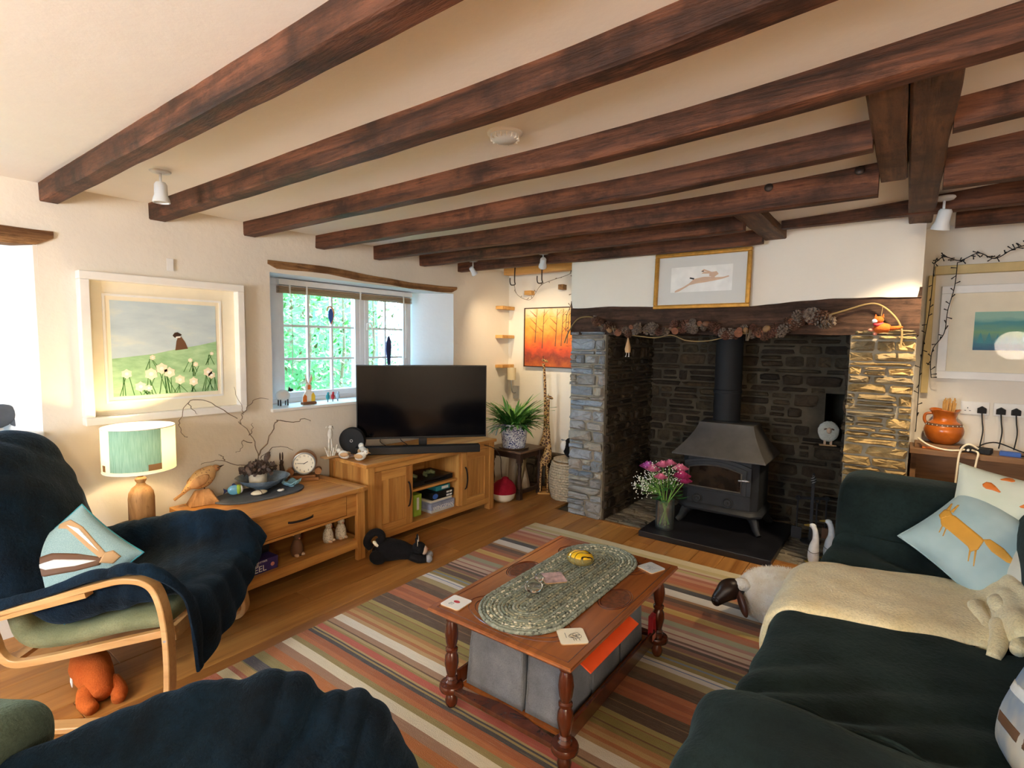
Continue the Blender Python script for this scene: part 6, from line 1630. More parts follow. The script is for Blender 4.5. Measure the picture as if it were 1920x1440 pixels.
for k, c in (('leafg1', '5a9a44'), ('leafg2', '86bd58'), ('leafg3', '3a7a38'), ('silverleaf', 'b9c9bd')):
    tt = NT(k); tt.col(tt.ramp(tt.noise(tt.coord(), 40, 3), [(.3, tuple(x*.7 for x in rgb(c)[:3])+(1,)), (.7, rgb(c))])); M[k] = tt.set(.4)
tt = NT('blue_white_pattern'); vo = tt.n('ShaderNodeTexVoronoi'); vo.feature = 'DISTANCE_TO_EDGE'; tt.l(tt.coord(), vo.inputs['Vector']); vo.inputs['Scale'].default_value = 60
nn_ = tt.noise(tt.coord(), 42, 2, .5, 2.5)
tt.col(tt.mix(rgb('f0f2f4'), rgb('23337a'), tt.ramp(nn_, [(.53, (0, 0, 0, 1)), (.55, (1, 1, 1, 1))]))); M['delft'] = tt.set(.15, coat=.5)
plant()
# split logs under the table
for k, (x, y, rx, ry, L, lab) in enumerate(((-3.12, 4.22, .10, .26, .36, 'pale split log leaning under the side table, leftmost'), (-3.03, 4.22, .05, .24, .34, 'bark faced split log in the middle under the side table'), (-2.95, 4.25, -.1, -.1, .30, 'short dark split log under the right of the side table'))):
    m = MB(); n = 7; vs = []; fs = []
    for z in (0, .1, .2, .3, 1):
        zz = z*L
        for a, b in ((-.035, -.03), (.03, -.035), (.045, .01), (.02, .04), (-.03, .035)): vs.append((a+.006*nz((z*5, a*40, k)), b+.006*nz((z*5, b*40, k+9)), zz))
    for i in range(4):
        for j in range(5): fs.append((i*5+j, i*5+(j+1) % 5, (i+1)*5+(j+1) % 5, (i+1)*5+j))
    fs += [(4, 3, 2, 1, 0), (20, 21, 22, 23, 24)]
    tag(m.add(vs, fs).build('split_log', M['bark%d' % (k % 2)], bevel=.003, loc=(x, y, .02), rot=(rx, ry-.12, .3*k)), lab, 'log', 'split logs') if M.setdefault('bark0', wood('log_pale', '8d7a62', 'c2b196', 'z', 14, .9, .2, .5, knots=False)) and M.setdefault('bark1', wood('log_bark', '57462f', '8f7a52', 'z', 14, .9, .2, .9, knots=False)) else 0
# red and white floor cushion / hat
t = thing('red_soft_toy', 'red and white rounded soft toy on the floor beside the oak cabinet', 'soft toy', (-2.99, 3.92, 0))
MB().lathe([(0, .0), (.07, .0), (.105, .03), (.115, .07), (.118, .085)], 26, close=False).build('white_brim', M['c_cream'], t, smooth=60)
def hat(u, v):
    a = 2*PI*u; R = .12*(1-.75*v**2.2)*(1+.05*math.sin(a*6)*v); return V((R*math.cos(a)+.02*v, R*math.sin(a), .083+.16*v-.03*v*v))
MB().grid(hat, 36, 10).build('red_crown', M['redfelt'], t, smooth=180) if M.setdefault('redfelt', cloth('red_felt', '7a0f1e', 'a81a2c', 120, .5, .3)) else 0
MB().ell((.02, 0, .215), (.035, .035, .02), 12, 7).build('crown_knot', M['redfelt'], t, smooth=180)
# giraffes
def giraffe(loc, h, label, lean=0):
    t = thing('giraffe_figure', label, 'figure', loc, rot=(0, 0, .6), group='tall carved giraffes')
    k = h; G = M['giraffe']
    q = catmull([(-.02, 0, .30*k), (.02, 0, .36*k), (.035, 0, .45*k), (.03+lean*.3, 0, .65*k), (.03+lean*.6, 0, .85*k), (.03+lean, 0, .965*k)], 5); rr = [v.x for v in catmull([(.035, 0, 0), (.05, 0, 0), (.036, 0, 0), (.017, 0, 0), (.013, 0, 0), (.014, 0, 0)], 5)]
    MB().tube(q, rr, 12).build('body_and_neck', G, t, smooth=180)
    MB().ell((.045+lean, 0, .985*k), (.035, .014, .015), 12, 8, rot=Matrix.Rotation(.4, 3, 'Y')).build('head', G, t, smooth=180)
    for s in (-1, 1):
        MB().tube([(.03+lean, s*.008, .995*k), (.026+lean, s*.012, 1.02*k)], .003, 6).build('horn', M['c_dbrown'], t); MB().ell((.02+lean, s*.024, .985*k), (.006, .014, .006), 8, 5).build('ear', G, t)
        for x in (-.045, .045): MB().tube([(x*.6, s*.016, .32*k), (x*.8, s*.018, .16*k), (x*.8, s*.018, .015)], [.014, .009, .008], 8).build('leg', G, t, smooth=60)
    MB().box(-.06, .06, -.035, .035, 0, .016).build('base', M['pine'], t, bevel=.003)
    MB().tube([(-.05, 0, .32*k), (-.065, 0, .22*k)], [.005, .003], 6).build('tail', M['c_dbrown'], t)
tt = NT('giraffe_spots'); vo = tt.n('ShaderNodeTexVoronoi'); vo.feature = 'DISTANCE_TO_EDGE'; tt.l(tt.coord(), vo.inputs['Vector']); vo.inputs['Scale'].default_value = 34
tt.col(tt.mix(rgb('cda468'), rgb('5a3820'), tt.ramp(vo.outputs['Distance'], [(.08, (0, 0, 0, 1)), (.14, (1, 1, 1, 1))]))); M['giraffe'] = tt.set(.5)
giraffe((-2.82, 4.36, 0), .98, 'shorter spotted giraffe figure, right behind the side table')
giraffe((-2.93, 4.50, 0), 1.34, 'tallest carved giraffe figure with its head below the autumn canvas', -.04)
# wicker basket and a plush puffin on it
def basket():
    t = thing('wicker_basket', 'pale woven lidded basket on the floor behind the stone pier', 'basket', (-2.56, 4.40, 0))
    n = 15
    for k in range(n):
        z = .012+k*.024; R = .15+.035*math.sin(PI*(k+1)/(n+1))
        MB().tube([(R*math.cos(a*2*PI/72)*(1+.014*math.sin(a*PI+k*PI)), R*math.sin(a*2*PI/72)*(1+.014*math.sin(a*PI+k*PI)), z+.003*math.sin(a*PI/2)) for a in range(73)], .0135, 6).build('weave_ring', M['wicker'], t, smooth=180)
    MB().lathe([(0, .368), (.15, .372), (.152, .384), (.12, .392), (0, .396)], 28).build('lid', M['wicker'], t, smooth=60)
    MB().lathe([(0, .004), (.145, .004), (.17, .18), (.145, .36), (0, .362)], 20).build('liner', M['c_tan'], t)
M['wicker'] = plain('water_hyacinth', 'c9b79a', .85, var=.35, scale=60, bump=.8)
basket()
t = thing('round_soft_toy', 'black and white round soft toy on the wicker basket', 'soft toy', (-2.53, 4.38, .3965), .0)
MB().ell((0, 0, .10), (.075, .08, .10), 18, 12).build('body', M['blackfur'], t, smooth=180); MB().ell((-.045, -.045, .12), (.04, .04, .05), 14, 9).build('white_cheek', M['white'], t, smooth=180)
MB().prism([(-.02, .16), (-.10, .175), (-.10, .165), (-.02, .145)], -.02, .0, 'xzy').build('tuft', M['c_grey'], t)
# autumn canvas
def canvas():
    t = thing('autumn_canvas', 'canvas of orange autumn trees on the alcove wall', 'painting', (-2.86, YB-.02, 1.555), rot=(PI/2, 0, 0))
    w, h = .40, .30
    MB().box(-w, w, -h, h, -.012, .012).build('stretched_canvas', M['autumn'], t)
    f = MB()
    for a in ((-w-.01, w+.01, h, h+.01), (-w-.01, w+.01, -h-.01, -h), (-w-.01, -w, -h, h), (w, w+.01, -h, h)): f.box(a[0], a[1], a[2], a[3], -.014, .018)
    f.build('thin_frame', M['darkwood'], t)
    r = random.Random(2)
    for x in (-.27, -.18, -.02, .05, .12, .24, .32):
        b = -.1+r.uniform(-.05, .05); MB().prism([(x-.005, b), (x+.005, b), (x+.003+.02, .29), (x-.001+.02, .29)], .0122, .013).build('painted_trunk', M['c_brown'], t)
        for q in range(3):
            y = .05+.08*q; s = r.choice((-1, 1)); MB().prism([(x+.01, y), (x+s*.07, y+.07), (x+s*.072, y+.075), (x+.012, y+.012)], .0122, .0128).build('painted_branch', M['c_rust'], t)
tt = NT('autumn_paint'); vv = tt.coord((1, 1, 1)); sx = tt.n('ShaderNodeSeparateXYZ'); tt.l(vv, sx.inputs[0])
n1 = tt.noise(vv, 7, 5, .65); n2 = tt.noise(tt.coord((1, 3.5, 1)), 9, 4)
ma = tt.n('ShaderNodeMath', operation='MULTIPLY_ADD'); ma.inputs[1].default_value = 1.5; ma.inputs[2].default_value = .5; tt.l(sx.outputs['Y'], ma.inputs[0])
mb_ = tt.n('ShaderNodeMath', operation='MULTIPLY_ADD'); mb_.inputs[1].default_value = .5; tt.l(n1, mb_.inputs[0]); tt.l(ma.outputs[0], mb_.inputs[2])
mc = tt.n('ShaderNodeMath', operation='SUBTRACT'); tt.l(mb_.outputs[0], mc.inputs[0]); mc.inputs[1].default_value = .25
top = tt.ramp(mc.outputs[0], [(.0, rgb('c9672a')), (.18, rgb('8a3a26')), (.3, rgb('d2502a')), (.45, rgb('e0702a')), (.6, rgb('eb9a3a')), (.8, rgb('f0b95e')), (1, rgb('f3e0c0'))])
tt.col(tt.mix(top, rgb('7d2f2a'), tt.ramp(n2, [(.58, (0, 0, 0, 1)), (.75, (.6, .6, .6, 1))]))); M['autumn'] = tt.set(.6)
canvas()
# old stone footing at the base of the alcove wall
ft = struct(MB().box(-3.42, -2.36, YB-.07, YB+.01, 0, .36).build('wall_alcove_footing', M['mortardark']))
stones(ft, (-3.42, YB-.07, .0), (1, 0, 0), (0, 0, 1), (0, -1, 0), 1.06, .37, stone_mat('footing_stone', ['5b5142', '6d5f4c', '4a4238'], '3a332a'), (.06, .13), (.1, .3), .02, 44)
# wooden step blocks set in the walls
def block(loc, size, label, rz=0, m='pine'):
    a, b, c = size
    tag(MB().add([(-a, -b, -c), (a, -b, -c), (a*.7, b, -c), (-a*.7, b, -c), (-a, -b, c), (a, -b, c), (a*.7, b, c), (-a*.7, b, c)], [(0, 1, 2, 3), (4, 5, 6, 7), (0, 1, 5, 4), (1, 2, 6, 5), (2, 3, 7, 6), (3, 0, 4, 7)]).build('wall_block', M[m], bevel=.003, loc=loc, rot=(0, 0, rz)), label, 'wood block', 'wooden blocks in the alcove walls')
for z, lab in ((1.865, 'topmost of the three pine blocks by the alcove corner'), (1.56, 'middle of the three pine blocks by the alcove corner'), (1.245, 'lowest of the three pine blocks by the alcove corner')):
    block((XW+.045, 4.53, z), (.05, .115, .017), lab)
block((-3.20, YB-.03, 2.02), (.045, .05, .022), 'pine block high on the alcove wall, left of the light string'); block((-2.80, YB-.03, 2.06), (.03, .05, .025), 'pine block beside the chimney edge, high in the alcove', 0, 'winlintel')
def sconce():
    t = thing('wall_lamp', 'small wall lamp with a cream cylinder shade in the alcove corner', 'lamp', (-3.38, YB-.10, 1.16))
    MB().lathe([(.045, -.06), (.048, .07), (.046, .07), (.043, -.06)], 24, close=False).build('lamp_shade', M['shade_cream'], t, smooth=40)
    MB().tube(catmull([(0, 0, .0), (0, 0, -.14), (0, .03, -.2), (0, .09, -.2)], 4), .007, 8).build('arm', M['steel'], t, smooth=60); MB().box(-.035, .035, .078, .098, -.27, -.13).build('backplate', M['steel'], t, bevel=.004)
sconce()
# pine rail with iron hooks and light string
t = thing('hook_rail', 'orange pine beam with iron hooks across the alcove top', 'rail', (-2.92, 4.42, 2.19))
MB().box(-.45, .55, -.045, .045, 0, .09).build('rail_beam', M['pine'], t, bevel=.006)
for x in (-.30, .03, .50):
    MB().tube(catmull([(x, -.05, .075), (x, -.055, .02), (x, -.055, -.07), (x+.01, -.06, -.105), (x-.02, -.085, -.11), (x-.035, -.085, -.08), (x-.035, -.085, -.04)], 5), .006, 7).build('hook', M['bronze'], t, smooth=60)
def light_string(name, label, path, seed, every=3, col='twig', r0=.0025):
    t = thing(name, label, 'string lights'); q = catmull(path, 7); r = random.Random(seed)
    MB().tube(q, r0, 5).build('wire', M[col], t)
    for k in range(0, len(q), every):
        d = V((r.uniform(-1, 1), r.uniform(-.6, .2), r.uniform(-.7, 1))).normalized()*r.uniform(.02, .035)
        MB().tube([q[k], q[k]+d*.6, q[k]+d], [.002, .003, .004], 5).build('bulb', M[col], t)
    return t
light_string('fairy_lights', 'string of fairy lights looping between the hooks in the alcove', [(-3.22, 4.36, 2.08), (-3.19, 4.38, 1.98), (-3.05, 4.4, 1.93), (-2.93, 4.40, 2.06), (-2.80, 4.38, 2.10), (-2.6, 4.36, 2.14), (-2.42, 4.34, 2.20), (-2.42, 4.33, 2.05), (-2.41, 4.32, 1.9)], 3)
light_string('fairy_lights', 'dark string of fairy lights hanging down the left edge of the chimney', [(-2.50, 4.30, 2.16), (-2.49, 4.28, 2.0), (-2.46, 4.2, 1.85), (-2.44, 4.1, 1.75), (-2.42, 4.05, 1.6)], 4)
spot = spotlight((-2.50, 3.79, 2.26), .085, (-.35, .45, -.45), 'white spotlight on the beam by the chimney, aimed into the alcove', 0, SPOTGLOW, 1.0, power=30)
spotlight((-3.28, 3.79, 2.26), .10, (.1, .6, -.7), 'small white spotlight near the window wall under the last beam', 0, SPOTGLOW, .85, power=20)
# ------------------------------------------------------------------ right alcove: desk, pot, sockets, picture
M['desk'] = wood('desk_wood', '6b4c34', '94704e', 'x', 8, .5, .08, .1, knots=False)
t = thing('wall_desk', 'plain wooden desk shelf in the right alcove', 'desk', (.75, 4.5, 0))
MB().box(-.69, 1.5, -.12, .15, .80, .835).build('desk_top', M['desk'], t, bevel=.003)
MB().box(-.69, 1.5, .10, .14, .2, .80).build('desk_back', M['desk'], t); MB().box(.3, .33, -.1, .12, 0, .80).build('desk_leg', M['desk'], t); MB().box(-.68, -.65, -.05, .12, 0, .80).build('desk_leg', M['desk'], t)

DZ = .8355
def terracotta():
    t = thing('terracotta_jug', 'orange glazed jug with a wavy rim holding bamboo sticks on the desk', 'jug', (.235, 4.53, DZ+.030))
    def fn(u, v):
        prof = catmull([V((.05, 0, 0)), V((.085, 0, .03)), V((.105, 0, .085)), V((.09, 0, .13)), V((.062, 0, .155)), V((.062, 0, .19)), V((.078, 0, .225))], 6); k = v*(len(prof)-1); i = min(int(k), len(prof)-2); p = prof[i].lerp(prof[i+1], k-i)
        a = 2*PI*u; wv = 1+.12*max(0, (p.z-.19)/.035)*math.sin(a*3); return V((p.x*wv*math.cos(a), p.x*wv*math.sin(a), p.z+.006*max(0, (p.z-.19)/.035)*math.sin(a*3+1)))
    MB().grid(fn, 48, 34).build('jug_body', M['terra'], t, smooth=180, solid=.005)
    MB().lathe([(0, .001), (.05, .001), (.05, .006), (0, .006)], 20).build('jug_base', M['terra'], t)
    MB().lathe([(.094, .118), (.098, .122), (.096, .134), (.090, .138)], 36, close=False).build('painted_band', M['c_brown'], t)
    for k in range(22): a = k*2*PI/22; MB().ell((.0975*math.cos(a), .0975*math.sin(a), .128), .0032, 6, 4).build('painted_dot', M['c_white'], t)
    MB().tube(catmull([(-.06, 0, .20), (-.10, 0, .19), (-.105, 0, .15), (-.088, 0, .12)], 4), .009, 8).build('handle', M['terra'], t, smooth=60)
    r = random.Random(3)
    for k in range(14): x, y = r.uniform(-.02, .045), r.uniform(-.03, .03); MB().tube([(x*.6, y*.6, .02), (x*1.1+.01, y, .27+r.uniform(0, .04))], .0045, 6).build('bamboo_stick', M['pine'], t)
M['terra'] = plain('orange_glaze', 'b8601e', .25, var=.25, scale=14, coat=.4)
tag(MB().box(-.13, .17, -.08, .07, 0, .029).build('wooden_plinth', M['desk'], bevel=.003, loc=(.215, 4.52, DZ)), 'low wooden box under the orange jug', 'box')
terracotta()
def sockets(x, label, plugs):
    t = thing('wall_socket', label, 'socket', (x, YB-.002, 1.105), rot=(PI/2, 0, 0), group='double sockets above the desk')
    MB().box(-.073, .073, -.043, .043, 0, .009).build('face_plate', M['white'], t, bevel=.003)
    for s in (-1, 1):
        for a, b, w, h in ((0, .0, .004, .010), (-.012, -.018, .009, .004), (.012, -.018, .009, .004)): MB().box(s*.036+a-w/2, s*.036+a+w/2, b-h/2, b+h/2, .009, .0096).build('socket_hole', M['c_black'], t)
        MB().box(s*.012-.006, s*.012+.006, .018, .034, .009, .012).build('rocker_switch', M['white'], t)
    for s in plugs:
        p = thing('power_plug', 'black plug in the socket above the desk, ' + {1: 'beside the orange jug', 2: 'in the middle', 3: 'farthest right'}[s[1]], 'plug', (x+s[0]*.036, YB-.012, 1.095), rot=(PI/2, 0, 0), group='black plugs')
        MB().add([(-.024, -.022, 0), (.024, -.022, 0), (.024, .012, 0), (0, .028, 0), (-.024, .012, 0), (-.02, -.018, .032), (.02, -.018, .032), (.02, .01, .032), (0, .022, .032), (-.02, .01, .032)], [(0, 1, 2, 3, 4), (5, 6, 7, 8, 9)]+[(k, (k+1) % 5, 5+(k+1) % 5, 5+k) for k in range(5)]).build('plug_body', M['matblack'], p, bevel=.003)
        MB().tube(catmull([(0, -.02, .016), (.004, -.07, .02), (.01, -.14, .03), (.0, -.24, .035)], 5), .0035, 6).build('lead', M['matblack'], p)
sockets(.392, 'left white double socket on the wall above the desk', ((1, 1),)); sockets(.557, 'right white double socket on the wall above the desk', ((-1, 2), (1, 3)))
t = thing('router_box', 'flat black network box on the desk shelf', 'router', (.40, 4.46, DZ), -.25); MB().box(-.075, .075, -.045, .045, .003, .035).build('case', M['matblack'], t, bevel=.004)
for x in (-.05, .05): MB().box(x-.008, x+.008, -.03, .03, 0, .004).build('foot', M['black'], t)
for x in (-.06, -.03): MB().cyl((x, -.045, .018), (x, -.062, .018), .007, n=8).build('cable_plug', M['c_white'], t)
t = thing('blue_box', 'small bright blue plastic box at the right end of the desk', 'box', (.56, 4.46, DZ), -.1); MB().box(-.05, .05, -.03, .03, 0, .022).build('tray', M['c_blue'], t, bevel=.003); MB().box(-.046, .046, -.026, .026, .022, .026).build('lid', M['c_blue'], t)
t = thing('orange_pen_tool', 'orange plastic tool lying on the desk by the pier', 'tool', (.19, 4.42, DZ), -.1); MB().box(-.065, .065, -.009, .009, 0, .012).build('handle', M['c_orange'], t, bevel=.003); MB().box(.065, .085, -.003, .003, .004, .008).build('blade', M['steel'], t)
for nm, lab, path in (('white_cable', 'white cable hanging from the desk down behind the sofa, left one', [(.40, 4.36, .875), (.35, 4.34, .90), (.315, 4.345, .85), (.305, 4.345, .7), (.30, 4.34, .45)]), ('white_cable', 'white cable curving off the front of the network box, right one', [(.375, 4.395, .858), (.40, 4.35, .85), (.395, 4.34, .8), (.385, 4.335, .68), (.38, 4.33, .45)]), ('white_cable', 'white cable lying along the desk from the pier to the network box', [(.10, 4.42, .90), (.16, 4.40, .862), (.24, 4.385, .845), (.31, 4.395, .848), (.34, 4.41, .856)])):
    tag(MB().tube(catmull(path, 7), .006, 8).build(nm, M['c_cream'], smooth=180), lab, 'cable')
tag(MB().tube(catmull([(.48, 4.5, .85), (.42, 4.52, .87), (.5, 4.55, .9), (.62, 4.52, .86), (.7, 4.48, .845), (.6, 4.44, .845), (.66, 4.40, .85)], 7), .0045, 6).build('black_cable', M['matblack'], smooth=180), 'tangle of thin black cable behind the network box', 'cable')
def right_pic():
    t = thing('lake_picture', 'white framed picture of blue water and pine trees above the desk', 'painting', (.56, YB-.004, 1.605), rot=(PI/2, 0, 0))
    w, h = .385, .31; fw = .05
    f = MB().box(-w, w, h-fw, h, 0, .03).box(-w, w, -h, -h+fw, 0, .03).box(-w, -w+fw, -h+fw, h-fw, 0, .03).box(w-fw, w, -h+fw, h-fw, 0, .03); f.build('frame', M['white'], t, bevel=.003)
    MB().box(-w+fw, w-fw, -h+fw, h-fw, 0, .010).build('mount', M['cream'], t)
    MB().box(-.205, .205, -.115, .135, .010, .0115).build('painted_lake', M['lake'], t)
    r = random.Random(6)
    for k in range(9): x = -.17+.042*k; hh = r.uniform(.04, .08); MB().prism([(x-.02, -.07), (x+.02, -.07), (x, -.07+hh)], .0115, .0122).build('painted_tree', M['c_teal'], t)
    MB().box(-w+fw, w-fw, -h+fw, h-fw, .016, .018).build('picture_glass', M['picglass'], t)
tt = NT('lake_paint'); sx = tt.n('ShaderNodeSeparateXYZ'); tt.l(tt.coord(), sx.inputs[0]); ma = tt.n('ShaderNodeMath', operation='MULTIPLY_ADD'); ma.inputs[1].default_value = 4.0; ma.inputs[2].default_value = .45; tt.l(sx.outputs['Y'], ma.inputs[0])
n1 = tt.noise(tt.coord((1, 4, 1)), 8, 4); mb_ = tt.n('ShaderNodeMath', operation='MULTIPLY_ADD'); mb_.inputs[1].default_value = .3; tt.l(n1, mb_.inputs[0]); tt.l(ma.outputs[0], mb_.inputs[2])
tt.col(tt.ramp(mb_.outputs[0], [(.1, rgb('1c4f7a')), (.35, rgb('2f7f8f')), (.6, rgb('6fa37a')), (.85, rgb('3d8f96')), (1, rgb('8fbfae'))])); M['lake'] = tt.set(.6)
right_pic()
tag(MB().box(-.35, .75, -.03, .02, -.028, .03).build('picture_rail', M['railwood'], bevel=.004, loc=(.48, YB-.022, 2.02)), 'pale wooden rail on the wall above the lake picture', 'rail') if M.setdefault('railwood', plain('cream_painted_wood', 'c9b27a', .5, var=.1)) else 0
tag(MB().box(-.02, .02, -.02, .02, 0, .8).build('corner_post', M['railwood'], bevel=.004, loc=(.118, YB-.025, 1.19)), 'pale wooden post at the corner behind the stone pier', 'post')
light_string('fairy_light_branch', 'black twiggy light garland along the rail above the lake picture', [(.12, 4.55, 2.06), (.17, 4.54, 2.10), (.25, 4.54, 2.07), (.34, 4.54, 2.11), (.42, 4.55, 2.07), (.5, 4.55, 2.12), (.56, 4.54, 2.14)], 5, 1, 'c_black', .003)
light_string('fairy_lights', 'black light string hanging beside the lake picture frame', [(.24, 4.55, 2.06), (.235, 4.56, 1.9), (.21, 4.56, 1.75), (.20, 4.56, 1.6), (.15, 4.56, 1.5), (.14, 4.55, 1.4), (.15, 4.55, 1.30)], 6, 2, 'c_black', .0025)
light_string('fairy_lights', 'black light string trailing down the corner by the right stone pier', [(.12, 4.50, 2.05), (.115, 4.5, 1.8), (.10, 4.45, 1.6), (.085, 4.40, 1.4), (.085, 4.4, 1.2), (.085, 4.4, .95)], 7, 2, 'c_black', .0025)
spotlight((.118, 3.60, 2.285), .115, (-.20, .27, -1.05), 'lit white spotlight by the thick cross beam, aimed at the right pier', 0, SPOTGLOW, 1.15, power=85)
# ------------------------------------------------------------------ hearth things
def vase():
    t = thing('flower_vase', 'clear glass vase of pink roses and white gypsophila on the hearth slab', 'vase', (-1.46, 4.03, .0455))
    MB().lathe([(0, 0), (.068, 0), (.072, .006), (.072, .23), (.068, .23), (.067, .02), (0, .016)], 32, close=False).build('glass_vase', M['vaseglass'], t, smooth=40)
    MB().lathe([(0, .018), (.066, .018), (.066, .14), (0, .14)], 24).build('water', M['vaseglass2'], t, smooth=40)
    r = random.Random(4); heads = []
    spec = [('rose', -.10, -.03, .46, 'c_pink', .058), ('rose', -.02, -.06, .415, 'c_pink', .05), ('aster', -.15, 0, .47, 'c_mag', .066), ('rose', -.03, .0, .50, 'c_pink', .055), ('carnation', .13, -.02, .44, 'magpink', .066), ('carnation', .10, .03, .485, 'c_pink', .06), ('rose', .01, .05, .51, 'c_pink', .05), ('carnation', .145, .0, .40, 'magpink', .056)]
    for k, (nm, x, y, z, m, R) in enumerate(spec):
        a = r.uniform(0, 6.28); MB().tube(catmull([(-x*.25+.02*math.cos(a), -y*.3+.02*math.sin(a), .025), (x*.15, y*.2, .2), (x*.8, y*.9, z-.05), (x, y, z-.01)], 5), .0035, 6).build('stem', M['leafg2'], t, smooth=60)
        f = MB()
        for layer in range(4):
            n = 5+layer*2; rr = R*(.35+.22*layer)
            for j in range(n):
                b = 2*PI*j/n+layer*.5; d = V((math.cos(b), math.sin(b), 0)); s = V((-math.sin(b), math.cos(b), 0)); up = R*(.95-.25*layer)
                c = V((x, y, z)); wv = .35*rr+.006
                f.add([c+d*rr*.4-s*wv*.5+V((0, 0, -R*.2)), c+d*rr*.4+s*wv*.5+V((0, 0, -R*.2)), c+d*rr*1.0+s*wv+V((0, 0, up*.5)), c+d*rr*.95+V((0, 0, up*.75)), c+d*rr*1.0-s*wv+V((0, 0, up*.5))], [(0, 1, 2, 3, 4)])
        f.ell((x, y, z+R*.25), R*.42, 8, 6)
        fl_ = f.build('flower_head', M[m], t, smooth=180, fix=False); fl_['kind'] = 'stuff'
    g = MB(); st = MB()
    for k in range(330):
        if k < 170: p = V((-.17+r.gauss(0, .045), -.03+r.gauss(0, .04), .33+r.gauss(0, .05)))
        else: p = V((r.uniform(-.16, .14), r.uniform(-.08, .05), .36+r.uniform(0, .16)))
        g.ell(p, .0048, 5, 4)
        if k % 3 == 0: st.tube([V((0, 0, .22)).lerp(p, .4)+V((0, 0, .03)), p], .0008, 3)
    tag(g.build('gypsophila', M['c_white'], t), kind='stuff'); tag(st.build('gypsophila_stems', M['leafg2'], t), kind='stuff')
    for k in range(44):
        a = r.uniform(0, 6.28); R_ = r.uniform(.02, .13); p = V((R_*math.cos(a)*1.1, R_*math.sin(a)*.7, r.uniform(.2, .38))); d = V((math.cos(a), math.sin(a), r.uniform(-.4, .6))).normalized()*r.uniform(.05, .085); s = d.cross(V((0, 0, 1))).normalized()*.018
        if p.z < .25: p.x *= .4; p.y *= .4
        MB().add([p, p+d*.45-s, p+d, p+d*.45+s], [(0, 1, 2, 3)]).build('leaf', M['leafg3'], t, fix=False)
def vase_glass(name, amt, c):
    m = glassy(name, (.95, .98, .97, 1), .10); nt = m.node_tree; out = nt.nodes['Material Output']; src = out.inputs[0].links[0].from_socket
    d = nt.nodes.new('ShaderNodeBsdfDiffuse'); d.inputs[0].default_value = rgb(c); mx = nt.nodes.new('ShaderNodeMixShader'); mx.inputs[0].default_value = amt
    nt.links.new(src, mx.inputs[1]); nt.links.new(d.outputs[0], mx.inputs[2]); nt.links.new(mx.outputs[0], out.inputs[0]); return m
M['magpink'] = plain('carnation_pink', 'c23f7c', .7, var=.25, scale=50); M['vaseglass'] = vase_glass('vase_glass', .03, 'dfeeee'); M['vaseglass2'] = vase_glass('vase_water', .025, 'cfe6e4')
vase()
def sheep_orn():
    t = thing('sheep_plaque', 'fluffy white sheep ornament standing on a ledge by the bread oven', 'ornament', (-.46, 4.90, .705), .25)
    MB().ell((0, 0, .115), (.075, .03, .082), 20, 14, fn=lambda d: 1+.12*nz(d*9)).build('fleece_body', M['lambfur2'], t, smooth=180)
    for s in (-.022, .022): MB().box(s-.008, s+.008, -.008, .008, .008, .045).build('leg', M['c_fawn'], t, bevel=.002)
    MB().box(-.06, .06, -.02, .02, 0, .009).build('base', M['c_tan'], t, bevel=.002)
    MB().ell((0, -.03, .125), (.018, .014, .025), 12, 8).build('face', M['c_fawn'], t, smooth=180)
    for s in (-1, 1): MB().ell((s*.026, -.028, .137), (.012, .005, .006), 8, 5, rot=Matrix.Rotation(s*.4, 3, 'Y')).build('ear', M['c_brown'], t, smooth=180)
fur_mat('lambfur2', 'cfcab8', 'eeebdc')
sheep_orn()
tag(MB().box(-.10, .09, -.07, .06, 0, .02).build('stone_ledge', M['st_dark'], bevel=.004, loc=(-.455, 4.915, .684)), 'narrow stone ledge under the white sheep ornament', 'ledge')
def tools():
    t = thing('fire_tool_stand', 'black iron fireside tool stand with twisted handles right of the stove', 'fire tools', (-.505, 4.55, .0)); I = M['iron']
    MB().lathe([(0, 0), (.07, 0), (.07, .012), (.02, .02), (.012, .03), (0, .03)], 20).build('base', I, t, smooth=40)
    MB().cbox((0, 0, .24), (.02, .02, .44)).build('post', I, t)
    MB().cbox((0, 0, .345), (.22, .012, .02), Matrix.Rotation(.5, 3, 'Z')).build('cross_arm', I, t)
    sp = []
    for s in range(4):
        MB().tube([(.016*math.cos(a*.5+s*PI/2)*math.sin(PI*a/24), .016*math.sin(a*.5+s*PI/2)*math.sin(PI*a/24), .45+.07*a/24) for a in range(25)], .004, 6).build('twist_handle', M['steel'] if s % 2 else I, t, smooth=60)
    MB().ell((0, 0, .53), .01, 10, 7).build('finial', I, t)
    for k, (x, y) in enumerate(((-.09, -.05), (.09, .05), (.04, -.06))):
        MB().tube([(x, y, .04), (x, y, .33)], .006, 7).tube([(x+.016*math.cos(a*PI/8), y, .345+.016*math.sin(a*PI/8)) for a in range(17)], .004, 6).build(('shovel', 'brush', 'poker')[k], I, t, smooth=60)
        if k == 0: MB().box(x-.035, x+.035, y-.006, y+.006, .03, .12).build('shovel_blade', I, t)
        if k == 1: MB().cbox((x, y, .08), (.04, .03, .08)).build('brush_bristles', M['c_brown'], t)
tools()
